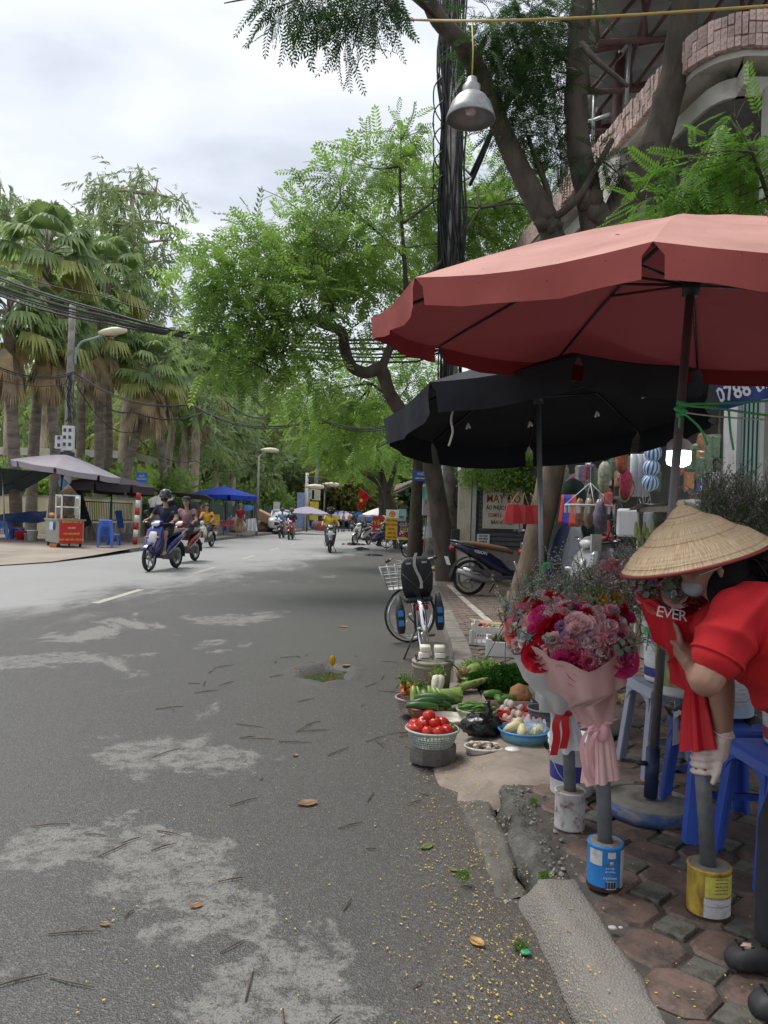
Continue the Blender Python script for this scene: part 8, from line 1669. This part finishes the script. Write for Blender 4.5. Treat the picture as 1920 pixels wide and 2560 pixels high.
# ---- pink bouquet
bpk=thing('bouquet','large bouquet in dusty pink paper on the blue tin stand','bouquet',c2+V((0,0,.3)));pk_=PAPER('dusty_pink_paper',(.58,.36,.34));pk2=PAPER('light_pink_paper',(.68,.42,.40));wt_=PAPER('white_paper',(.66,.66,.66));Cp=at(1452,1640,2.9);Up=V((-.2,-.22,1)).normalized();Upf=V((-.3,-.75,1)).normalized();kn=at(1497,1815,2.87);ft=at(1503,1950,2.868)
wrap(bpk,ft,kn,Cp,Up,.165,pk_,a0=-235,a1=110,rag=.03,seed=2,skirt=.03,rk=.033);wrap(bpk,ft+V((0,0,-.01)),kn,Cp+V((0,.03,-.03)),Up,.12,wt_,'inner_paper',rag=.02,seed=5,skirt=.0,foot_r=.03,rk=.028);wrap(bpk,ft+V((0,0,.004)),kn+V((0,0,.005)),lerp(kn,Cp,.25),Up,.05,pk2,'paper_skirt',rag=.01,seed=7,skirt=.022,rk=.036)
rib=M('pink_ribbon',(.68,.36,.38),.35);kf=kn+V((-.01,-.04,.0))
for pts in ([kf,kf+V((-.05,-.02,.0)),kf+V((-.075,-.015,-.06)),kf+V((-.055,-.01,-.16)),kf+V((-.03,-.005,-.2))],[kf,kf+V((-.03,-.03,-.01)),kf+V((-.05,-.02,-.08)),kf+V((-.02,-.005,-.18))]): P_=spline(pts,4);g=MB();g.grid([[p+V((0,0,.0)),p+V((.016,-.004,.004))] for p in P_]);g.build('ribbon_tail',rib,bpk,world=True)
g=MB();g.ell(kf+V((.012,-.01,-.012)),(.022,.016,.035),12,8);g.ell(kf+V((-.02,-.008,0)),(.025,.014,.018),12,8);g.build('ribbon_knot',rib,bpk,world=True)
bouquet_flowers(bpk,Cp+V((-.01,.02,.05)),Upf,.185,.15,.06,62,['crimson','deep_pink','rose_pink','pale_pink','deep_pink','pale_pink','rose_pink','pale_pink','crimson','rose_pink','white','lilac','pale_pink','pale_pink','white'],7,5,sc=1.3)
# ---- white bouquet on the white can
bwh=thing('bouquet','bouquet in white paper with a red ribbon behind the pink one','bouquet',c1+V((0,0,.3)));Cw=at(1378,1608,3.3);Uw=V((-.55,-.35,1)).normalized();kw=at(1405,1772,3.38);fw_=at(1416,1862,3.4)
wrap(bwh,fw_,kw,Cw,Uw,.17,wt_,a0=-230,a1=130,rag=.025,seed=9,skirt=.03,rk=.05,foot_r=.035);redr=M('red_ribbon',(.55,.01,.015),.35)
for dx,L_ in ((-.02,.19),(.02,.16)): P_=spline([kw+V((dx*.3-.02,-.05,.01)),kw+V((dx-.035,-.06,-.05)),kw+V((dx-.03,-.06,-L_*.6)),kw+V((dx-.04,-.055,-L_))],4);g=MB();g.grid([[p,p+V((.032,-.004,.003))] for p in P_]);g.build('ribbon_tail',redr,bwh,world=True)
g=MB();g.ell(kw+V((.0,-.06,.005)),(.035,.015,.018),12,8,T=rotm(0,30,0));g.build('ribbon_knot',redr,bwh,world=True)
bouquet_flowers(bwh,Cw+V((-.01,.02,.06)),V((-.4,-.7,1)),.165,.15,.06,46,['rose_pink','coral','crimson','pale_pink','crimson','salmon','pale_pink','rose_pink'],9,9,sc=1.3)
# flowers standing behind (in the buckets)
bx_=thing('flower_bunch','wispy grey statice, white, lime and yellow flowers behind the pink bouquet','flowers',V((1.12,3.75,.45)))
for i in range(75): p=at(random.gauss(1440,75),random.uniform(1455,1535)+abs(random.gauss(0,14)),random.uniform(3.5,3.9));flower(bx_,'s','grey' if i % 3 else 'pale',p,V((random.uniform(-.5,.5),-.3,1)),random.uniform(.8,1.5))
for i in range(26): k=('white','white','lime','yellow')[i % 4];q={'white': (1450,1545),'lime': (1478,1502),'yellow': (1505,1520)}[k];flower(bx_,'c',k,at(q[0]+random.gauss(0,22),q[1]+random.gauss(0,12),3.45+random.random()*.1),V((random.uniform(-.4,.4),-.8,.8)),1.15)
for i in range(16): flower(bx_,'c',('deep_pink','crimson')[i % 2],at(1540+random.gauss(0,22),1560+random.gauss(0,28),3.0),V((.2,-.6,1)),.95)
film=M('clear_film2',(.85,.88,.9),.08,.02,alpha=.16);tips=[]
def sleeve(label,C,U,r,n,pal,foot):
 t=thing('flower_bunch',label,'flowers',foot);U=V(U).normalized();bouquet_flowers(t,C,U,r,r*.8,.03,n,pal,0,3,sc=1.15);F=frame(U);g=MB();n_=24;g.grid([[c+F@V((rad*(1+.08*math.sin(5*a))*math.cos(a),rad*(1+.08*math.sin(5*a))*math.sin(a),0)) for a in [6.283*j/n_ for j in range(n_+1)]] for c,rad in ((V(foot),.05),(lerp(V(foot),V(C),.6),r*.8),(V(C),r*1.12),(V(C)+U*.09,r*1.2))]);g.build('clear_sleeve',film,t,world=True)
 g=MB();[g.tube([rp(foot,.02),rp(lerp(V(foot),V(C),.6),.03),V(C)+F@V((random.uniform(-r,r)*.7,random.uniform(-r,r)*.6,-.02))],.003,4) for _ in range(16)];g.build('stems',stg,t,world=True);leaves('leaves',CLP,[(lerp(V(foot),V(C),.75),r*.7)],1500,.06,LEAF('flower_leaf',(.07,.13,.05),.3,.3),t,.2,.2)
sleeve('pink roses in a clear sleeve leaning left of the hat',at(1545,1440,4.1),(-.5,-.5,1),.12,26,['salmon','rose_pink','salmon','pale_pink'],V((1.60,4.3,.85)));sleeve('salmon roses in a clear sleeve just under the hat brim',at(1600,1480,3.8),(-.3,-.4,1),.12,24,['rose_pink','salmon','deep_pink'],V((1.56,4.05,.85)));sleeve('crimson carnations in a clear sleeve below the hat brim',at(1655,1500,3.6),(-.1,-.4,1),.1,20,['crimson','deep_pink','crimson'],V((1.58,3.6,.88)))
bud=thing('lily_buds','clear sleeve of green lily buds left of the hat','flowers',V((1.85,4.6,.9)))
for i in range(9): p=at(1590+7*i,1325+14*(i % 3),4.7);g=MB();g.lathe([(0,-.05),(.011,-.03),(.014,.0),(.008,.045),(0,.055)],9,p);g.build('bud',M('lily_bud',(.33,.40,.12),.5,.2,20),bud,world=True);g=MB();g.tube([p+V((0,0,-.05)),V((1.85,4.6,.95))],.004,4);g.build('stem',stg,bud,world=True)
lim=thing('statice_bunch','large misty grey statice bunch behind the hat at the right','flowers',V((2.1,4.6,.8)))
for i in range(130): flower(lim,'s','grey',at(random.uniform(1760,1925),random.uniform(1240,1370)+max(0,(1800-1760))*.1,random.uniform(4.3,4.9)),V((random.uniform(-.5,.5),-.3,1)),random.uniform(1.0,1.8))
# ---- red bouquet held by the woman
brd=thing('bouquet','bouquet in red paper lettered EVER held by the woman in red','bouquet',c3+V((0,0,.3)));rd_=PAPER('red_paper',(.50,.012,.022));Cr=at(1692,1512,2.7);Ur=V((-.2,-.3,1)).normalized();kr=at(1738,1722,2.66);fr2=at(1752,1868,2.665)
wrap(brd,fr2,kr,Cr,Ur,.125,rd_,a0=-260,a1=100,rag=.03,seed=4,skirt=.03,rk=.036,foot_r=.035);bouquet_flowers(brd,Cr+Ur*.04,Ur,.115,.1,.04,34,['rose_pink','lilac','crimson','pale_pink','coral','pale_pink'],5,14)
for k,ch in enumerate('EVER'): text(ch,.052,M('letter_white',(.7,.68,.66),.6),brd,at(1650+19*k,1530+3.5*k,2.55)-V(brd.location),rotm(-18,8,-22+9*k)@TX,.0005)
# ================================================================ WOMAN IN RED WITH THE CONICAL HAT
w0=V((1.25,2.3,PZ));wm=thing('person','woman in red t-shirt, conical hat and gloves bending over the flower stands','person',w0)
def L_(p): return V(p)-w0
hip=V((1.44,2.33,.90));ch=V((1.20,2.42,1.135));nk=V((1.11,2.47,1.245));hd=V((1.065,2.50,1.315))
shN,elN,wrN=V((1.075,2.31,1.195)),V((.965,2.27,.995)),V((1.03,2.53,.985));shF,elF,wrF=V((1.12,2.58,1.13)),V((1.165,2.62,.905)),at(1806,1842,2.63)
kN,kF,aN,aF=V((1.26,2.16,.50)),V((1.30,2.42,.50)),V((1.215,2.13,.17)),V((1.25,2.36,.17))
caps=[(lerp(hip,ch,.2),ch,.1,.1,0),(nk-V((.03,0,-.0)),nk,.05,.05,0),(hd+V((.02,0,.05)),hd+V((-.03,0,-.035)),.083,.062,0),(hd+V((-.085,-.01,.0)),hd+V((-.095,-.01,-.02)),.010,.014,0),(hd+V((.0,-.083,.0)),hd+V((.0,-.085,-.03)),.012,.010,0),
  (shN,lerp(shN,elN,.6),.046,.054,0),(lerp(shN,elN,.5),elN,.055,.05,0),(elN,lerp(elN,wrN,.4),.05,.045,0),(lerp(elN,wrN,.4),wrN,.043,.03,0),(shF,elF,.055,.047,0),(elF,lerp(elF,wrF,.35),.046,.044,0),(lerp(elF,wrF,.35),wrF,.043,.03,0),(shN,ch,.045,.08,0),(shF,ch,.045,.08,0)]
# near hand: palm against the red paper, fingers up
hN=wrN+V((-.015,.05,.05));caps.append((wrN,hN,.03,.034,0))
for k in range(4): b=hN+V((-.012+.004*k,-.028+.018*k,.02));m=b+V((-.008,.008,.038));caps+=[(b,m,.0095,.009,0),(m,m+V((-.012,.01,.03)),.009,.0075,0)]
caps+=[(wrN+V((-.01,.0,.02)),hN+V((-.045,-.02,.03)),.012,.0095,0)]
skinned('body',[(L_(a),L_(b),r0,r1,m) for a,b,r0,r1,m in caps],[M('skin_woman',(.31,.17,.115),.5,.08,12,bump=.1,bscale=90)],.0075,wm,5)
# gloved far hand closed round the pipe
pc=at(1762,1892,2.665);gc=[];kn_=wrF+(pc+V((.03,-.01,.0))-wrF)*.62;gc+=[(wrF+(wrF-kn_)*.25,wrF,.0335,.031,0),(wrF,kn_,.031,.035,0),(wrF+V((-.005,-.01,-.01)),kn_+V((.0,-.012,-.015)),.028,.03,0)]
for k in range(4):
 z=pc.z+.034-.0238*k;pts=[V((pc.x+(.027+.013)*math.cos(a),pc.y+(.027+.013)*math.sin(a),z-.004*i)) for i,a in enumerate((R(-18),R(-62),R(-112),R(-165),R(-205)))];pts[0]=lerp(pts[0],kn_,.35);rr=(.0098,.0102,.01,.009)[k]
 for a,b in zip(pts,pts[1:]): gc.append((a,b,rr,rr*.95,0))
tb_=kn_+V((.0,-.02,-.02));gc+=[(tb_,tb_+V((-.012,-.012,-.045)),.0135,.012,0),(tb_+V((-.012,-.012,-.045)),tb_+V((-.028,-.014,-.082)),.0115,.009,0)]
skinned('glove',[(L_(a),L_(b),r0,r1,m) for a,b,r0,r1,m in gc],[M('latex_glove',(.62,.50,.44),.5,.08,20,bump=.35,bscale=60)],.0036,wm,2)
g=MB();g.tube([L_(wrF+(wrF-kn_)*.3)+frame(wrF-kn_)@V((.034*math.cos(a*.5236),.034*math.sin(a*.5236),0)) for a in range(13)],.0035,5,False);g.build('glove_cuff',M('latex_cuff',(.68,.58,.52),.5),wm)
# t-shirt: loose shell over torso, sleeves, with folds
tc_=[(hip+V((.03,0,-.02)),lerp(hip,ch,.45),.175,.165,0),(lerp(hip,ch,.4),ch,.165,.158,0),(ch,lerp(ch,nk,.55),.15,.075,0),(ch+V((0,.1,.02)),ch-V((0,.1,-.02)),.12,.12,0),(shN+V((.04,.02,.0)),shN,.085,.076,0),(shN,lerp(shN,elN,.62),.075,.079,0),(shF,lerp(shF,elF,.5),.078,.08,0),(lerp(hip,ch,.1)+V((-.02,0,-.07)),lerp(hip,ch,.7)+V((-.02,0,-.06)),.13,.12,0),(hip+V((0,.05,-.05)),hip-V((0,.06,.05)),.155,.155,0)]
mb=MB();[cap_(mb,L_(c[0]),L_(c[1]),c[2],c[3],14) for c in tc_];me=remesh(mb,.008,6);n=len(me.vertices);co_=np.zeros(n*3);me.vertices.foreach_get('co',co_);co_=co_.reshape(-1,3);no=np.zeros(n*3);me.vertices.foreach_get('normal',no);no=no.reshape(-1,3)
ax=np.array(L_(ch)-L_(hip));ax /= np.linalg.norm(ax);sN=np.array(L_(shN));disp=np.zeros(n)
for i in range(n):
 p=co_[i];u=p@ax;d=np.linalg.norm(p-sN);w=V((p[0]*3,p[1]*3,p[2]*3));disp[i]=.038*(.95-abs(math.sin(u*30+3*mnoise.noise(w))))*max(0,mnoise.noise(w*.9+V((3,1,2)))+.35)+.026*(.95-abs(math.sin(d*27+2.5*mnoise.noise(w*1.3))))*max(0,1-d/.34)+.006*mnoise.noise(w*2.2)
co_+=no*disp[:,None];me.vertices.foreach_set('co',co_.ravel());me.update();me.materials.clear();me.materials.append(M('red_tshirt',(.47,.007,.012),.85,.06,10,bump=.1,bscale=220));me.polygons.foreach_set('use_smooth',np.ones(len(me.polygons),dtype=bool));o=bpy.data.objects.new('t_shirt',me);COL.objects.link(o);o.parent=wm
e=lerp(shN,elN,.66);g=MB();F=frame(elN-shN);g.tube([L_(e)+F@V((.078*math.cos(a*.2618),.078*math.sin(a*.2618),0)) for a in range(25)],.005,6,False);g.build('sleeve_hem',M('red_tshirt'),wm)
# trousers, clogs
tr2=[(hip+V((0,.07,-.05)),kF,.12,.09,0),(hip+V((0,-.07,-.05)),kN,.12,.09,0),(kN,aN+V((0,0,.03)),.088,.072,0),(kF,aF+V((0,0,.03)),.088,.072,0),(hip+V((0,.06,-.03)),hip-V((0,.06,.03)),.13,.13,0)]
o=skinned('trousers',[(L_(a),L_(b),r0,r1,m) for a,b,r0,r1,m in tr2],[M('black_trousers',(.014,.015,.018),.85,.2,12,bump=.4,bscale=30)],.011,wm,4)
for an,lab in ((aN,0),(aF,1)):
 g=MB();b=L_(an);g.sec([(.09,.015,.03,.02,0),(.07,.02,.045,.03,0),(.0,.03,.045,.045,0),(-.07,.025,.052,.042,0),(-.13,.018,.045,.032,0),(-.155,.012,.025,.02,0)],18,2.6,o=b+V((0,0,-.055)));cl_=g.build('clog',M('black_clog',(.028,.028,.03),.6,.15,12,dirt=(.06,.055,.05),dirt_amt=.3,dscale=18),wm);g=MB();[g.ell(b+V((-.06-.03*(k % 3),-.02+.02*(k // 3),.012-.004*(k % 3))),(.006,.006,.003),6,4) for k in range(9)];g.build('vent_holes',M('hole_black',(.004,.004,.004),.9),cl_)
# conical hat with a red brim
ax_=V((-.30,-.02,.95)).normalized();rc_=at(1737,1392,2.5);F=frame(ax_);hat=MB();H_=.178;RB=.238;prof=[(RB*q,H_*(1-q) ** .93+.004*math.sin(q*60)) for q in (1.0,.92,.84,.76,.68,.6,.52,.44,.36,.28,.2,.12,.05,.004)]
hm_=bpy.data.materials.new('palm_leaf_straw');hm_.use_nodes=True;t_=hm_.node_tree;N=t_.nodes;K=t_.links;b=N['Principled BSDF'];b.inputs['Roughness'].default_value=.6;b.inputs['Specular IOR Level'].default_value=.35
tcn=N.new('ShaderNodeTexCoord');sx=N.new('ShaderNodeSeparateXYZ');K.new(tcn.outputs['Object'],sx.inputs[0]);at2=N.new('ShaderNodeMath');at2.operation='ARCTAN2';K.new(sx.outputs[1],at2.inputs[0]);K.new(sx.outputs[0],at2.inputs[1]);cb3=N.new('ShaderNodeCombineXYZ');ml=N.new('ShaderNodeMath');ml.operation='MULTIPLY';ml.inputs[1].default_value=34;K.new(at2.outputs[0],ml.inputs[0]);K.new(ml.outputs[0],cb3.inputs[0]);mz=N.new('ShaderNodeMath');mz.operation='MULTIPLY';mz.inputs[1].default_value=22;K.new(sx.outputs[2],mz.inputs[0]);K.new(mz.outputs[0],cb3.inputs[1])
n1=N.new('ShaderNodeTexNoise');n1.inputs['Scale'].default_value=1.6;n1.inputs['Detail'].default_value=6;K.new(cb3.outputs[0],n1.inputs['Vector']);r1=N.new('ShaderNodeValToRGB');r1.color_ramp.elements[0].position=.3;r1.color_ramp.elements[1].position=.68;r1.color_ramp.elements[0].color=(.36,.23,.12,1);r1.color_ramp.elements[1].color=(.68,.53,.34,1);K.new(n1.outputs['Fac'],r1.inputs[0]);K.new(r1.outputs[0],b.inputs['Base Color'])
wv=N.new('ShaderNodeTexWave');wv.bands_direction='Z';wv.inputs['Scale'].default_value=28;wv.inputs['Distortion'].default_value=.6;K.new(tcn.outputs['Object'],wv.inputs['Vector']);ad=N.new('ShaderNodeMath');K.new(wv.outputs['Fac'],ad.inputs[0]);K.new(n1.outputs['Fac'],ad.inputs[1]);bp=N.new('ShaderNodeBump');bp.inputs['Strength'].default_value=.5;bp.inputs['Distance'].default_value=.004;K.new(ad.outputs[0],bp.inputs['Height']);K.new(bp.outputs[0],b.inputs['Normal'])
ht=thing('conical_hat','pale straw conical hat with a dark red brim on the bending woman','hat',rc_,rot=F.to_euler());hat.lathe(prof,72,jit=lambda i,j,a: 1+.006*math.sin(9*a)+.004*math.sin(31*a));hat.build('cone',hm_,ht,solid=.004)
g=MB();g.tube([(RB*math.cos(a*.0873),RB*math.sin(a*.0873),.0) for a in range(73)],.0055,6,False);g.build('brim',M('brim_red',(.20,.02,.018),.6),ht);g=MB();g.ell((0,0,H_),(.013,.013,.012),10,6);g.build('tip',hm_,ht)
for k in range(9): g=MB();q=.12+.1*k;g.tube([(RB*q*1.0*math.cos(a*.1309),RB*q*math.sin(a*.1309),H_*(1-q) ** .93+.002) for a in range(49)],.0009,3,False);g.build('stitch_ring',M('stitch',(.42,.30,.17),.7),ht)
# hair, mask, glasses, strap
g=MB();h0=L_(hd);g.ell(h0+V((.045,0,.03)),(.095,.1,.09),18,12,jit=.03);g.tube([h0+V((.1,-.03,.02)),h0+V((.16,-.05,.02)),h0+V((.22,-.06,-.02)),h0+V((.26,-.06,-.06))],[.06,.055,.045,.02],12)
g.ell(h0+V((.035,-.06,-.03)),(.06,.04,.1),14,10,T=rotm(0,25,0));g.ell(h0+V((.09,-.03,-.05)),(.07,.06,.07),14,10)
for k in range(26): a=random.uniform(-.08,.05);g.tube([h0+V((.02,a,.08)),h0+V((.1+.02*(k % 3),a-.03,.03)),h0+V((.14+.05*random.random(),a-.04,-.05-.03*random.random()))],.004,4)
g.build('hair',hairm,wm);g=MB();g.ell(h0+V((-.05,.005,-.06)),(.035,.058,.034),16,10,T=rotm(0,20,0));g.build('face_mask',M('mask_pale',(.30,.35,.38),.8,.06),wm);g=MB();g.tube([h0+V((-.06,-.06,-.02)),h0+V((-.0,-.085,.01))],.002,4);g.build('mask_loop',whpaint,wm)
for s_ in (-1,1): g=MB();g.ell(h0+V((-.082,s_*.03,.012)),(.009,.014,.008),8,6);g.build('eye',M('eye_dark',(.02,.015,.012),.2),wm)
# ================================================================ LITTER ON THE GROUND
def gz(x,y):
 if y>3.9 and x>.3: return min(PZ,.004+max(0,(x-.3))*.3)+.008
 if x>.80: return PZ+.006
 if x>.56 and y<2.93: return .125
 return .006 if x<.42 else .03
pet=M('yellow_petal',(.52,.38,.07),.6,.25,3,rnd=.3);n_p=0;vs=[];fs=[];rng=random.Random(11)
for i in range(2600):
 y=1.9+5.4*rng.random() ** 1.7;x=.42+rng.gauss(0,.14)-.02*(y-2) if rng.random()<.72 else (rng.uniform(-1.0,.5) if rng.random()<.6 else rng.uniform(.8,1.5))
 if x<-1 and rng.random()<.5: continue
 a=rng.uniform(0,6.28);l=rng.uniform(.0022,.0055);w=l*rng.uniform(.4,.7);z=gz(x,y);k=len(vs);ca,sa=math.cos(a),math.sin(a)
 for dx,dy in ((-l,-w*.6),(-l,w*.6),(0,w),(l,w*.6),(l,-w*.6),(0,-w)): vs.append((x+dx*ca-dy*sa,y+dx*sa+dy*ca,z+rng.uniform(0,.003)))
 fs+=[(k,k+5,k+2,k+1),(k+5,k+4,k+3,k+2)]
o=np_mesh('fallen_petals',np.array(vs),np.array(fs),pet);tag(o,'scattered tiny yellow leaflets on road and pavement','petals',kind='stuff')
g=MB()
for i in range(75):
 y=1.9+6*rng.random() ** 1.5;x=rng.uniform(-1.6*min(1,y/3),.3);a=rng.gauss(.7,.7);l=rng.uniform(.02,.09)*(1 if y<4 else 1.3);d=V((math.cos(a),math.sin(a),0))*l;p=V((x,y,.006));g.tube([p-d,p+V((d.y,-d.x,0))*rng.uniform(-.08,.08)+V((0,0,.004)),p+d],[.0028,.0035,.0014],4)
 if rng.random()<.3: g.tube([p,p+V((-d.y,d.x,0))*.5+d*.3],[.0022,.001],4)
o=g.build('fallen_twigs',M('dead_twig',(.13,.095,.07),.9,.3,9),None,tags=('thin dead twigs scattered over the asphalt','twigs',None,'stuff'))
def leaf(label,p,L,w,rz,col,curl=.3,name='fallen_leaf'):
 g=MB();P=[]
 for i in range(9):
  q=i/8;ww=w*math.sin(math.pi*min(.97,q*.92+.05)) ** .8;P.append([(L*(q-.5),s_*ww*(1+.06*math.sin(i*2.3)),.006+curl*L*(.18*s_*s_*(1 if s_>0 else .5)+.2*(q-.5) ** 2)) for s_ in (-1,-.5,0,.5,1)])
 g.grid(P);t=thing(name,label,'leaf',p,rz);g.build('blade',LEAF('leaf_%02x' % int(col[0]*255),col,.2,.3,scale=30),t);g=MB();g.tube([(-L*.5,0,.009),(0,0,.012),(L*.5,0,.014),(L*.62,.01,.012)],.0016,4);g.build('midrib',M('leaf_rib',(.3,.2,.1),.7),t);return t
leaf('large dry brown leaf lying on the asphalt left of the kerb',gp(768,2012),.105,.034,20,(.27,.185,.115),.5);leaf('curled yellow-orange leaf near the bottom of the picture',gp(1192,2362),.062,.02,-50,(.55,.34,.10),.8)
for i,(px,py,L,rz,c_,lab) in enumerate(((490,2268,.05,30,(.4,.22,.1),'small orange leaf among twigs at lower left'),(262,2314,.04,-20,(.36,.24,.13),'small tan leaf on the pale road patch'),(738,1890,.06,100,(.25,.19,.13),'narrow brown leaf beyond the large dry one'),(858,1568,.12,10,(.36,.18,.09),'orange leaf on the road left of the bicycle'),(1066,2120,.07,40,(.16,.24,.07),'crumpled pale green leaf by the gutter'),(1132,2178,.04,-30,(.20,.3,.06),'tiny green leaf beside the gutter slab'),(740,1680,.08,60,(.35,.17,.09),'orange leaf at the left rim of the pothole'),(866,1665,.09,10,(.40,.2,.1),'orange leaf at the right rim of the pothole'))): leaf(lab,gp(px,py),L,L*.3,rz,c_,.4)
g=MB();g.tube([(0,0,0),(.0,0,.05)],.002,4);g.ell((0,0,.09),(.03,.012,.05),10,8);g.build('yellow_leaf_upright',LEAF('leaf_vivid_yellow',(.7,.45,.02),.4,.2),None,loc=gp(829,1672)+V((0,.1,-.03)),tags=('bright yellow leaf standing in the pothole','leaf'))
leaf('green leaf sprig on the tiles in front of the white can',gp(1390,1888,PZ+.008),.09,.03,10,(.16,.3,.05),.3);g=MB();g.ell((0,0,.004),(.016,.009,.006),10,6,jit=.2);g.ell((.03,.004,.003),(.008,.006,.004),8,6);g.build('pale_petal',M('petal_white',(.7,.5,.5),.6),None,loc=gp(1530,2322,PZ+.006),tags=('pale pink petals lying on the tile edge by the kerb','petal'))
g=MB();g.grid([[(.05*i-.08+.01*j,.04*j,.012*math.sin(i*2+j)) for i in range(4)] for j in range(4)]);g.build('plastic_scrap',M('scrap_blue',(.03,.04,.22),.4,.2),None,loc=gp(1708,1930,PZ+.012),tags=('crumpled dark blue plastic scrap behind the parasol base','scrap'))
for i,(px,py) in enumerate(((1160,2196),(1330,2010),(1362,2200),(1300,2372))):
 t=thing('weed',('small weed at the end of the kerb block','grass tuft in the broken kerb','weed beside the kerb near the blue tin','weed in the gutter by the crumpled green wrapper')[i],'plant',gp(px,py,(.03,.09,.11,.008)[i]));leaves('leaves',CLP,[(V(t.location)+V((0,0,.01)),.02)],60000,.022,lf_bright,t,-.5,.1)
for i,(px,py,c_,lab) in enumerate(((1312,2385,(.05,.3,.16),'crumpled green wrapper in the gutter'),(1895,2365,(.6,.4,.3),'torn pinkish paper scrap on the black clog'))): g=MB();g.ell((0,0,.008),(.02,.013,.005),10,6,jit=.4,seed=i);g.build('wrapper',M('wrapper_%d' % i,c_,.3,.3,30),None,loc=gp(px,py,.006) if i==0 else V((1.12,2.29,.2)),tags=(lab,'wrapper'))
gm=M('gravel',(.27,.25,.215),.8,.4,9,rnd=.2);g=MB()
for i in range(210):
 y=rng.uniform(2.6,3.98);x=.56+rng.gauss(.12,.07);r=rng.uniform(.005,.014);z=.085*min(1,max(0,(x-.58)*9))+rng.uniform(-.005,.012)
 if x<.44 or (y<2.9 and x>.56): continue
 g.ell((x,y,z),(r,r*rng.uniform(.6,1),r*.6),5,3,jit=.3,seed=i,T=rotm(rng.uniform(-40,40),rng.uniform(-40,40),rng.uniform(0,360)))
g.sm=[False]*len(g.sm);g.build('loose_gravel',gm,None,tags=('loose gravel and broken concrete crumbs along the broken kerb','gravel',None,'stuff'))
g=MB()
for i in range(46):
 a=rng.uniform(0,6.28);q=rng.random() ** .6*.9;x,y=1.487*q*math.cos(a),1.487*q*math.sin(a);z=2.375-.024*x+.079*y+.52*(1-q ** 1.25)+.004;l=rng.uniform(.008,.03);d=V((math.cos(a*3),math.sin(a*3),0))*l;c=V((1.38+x,3.615+y,z));n_=V((-d.y,d.x,0))*rng.uniform(.12,.4);g.add([c-d,c+n_+V((0,0,.004)),c+d,c-n_],[(0,1,2,3)])
g.build('canopy_litter',M('dry_litter',(.16,.11,.07),.9,.4,20),None,tags=('dry leaf bits lying on the red parasol','litter',None,'stuff'))
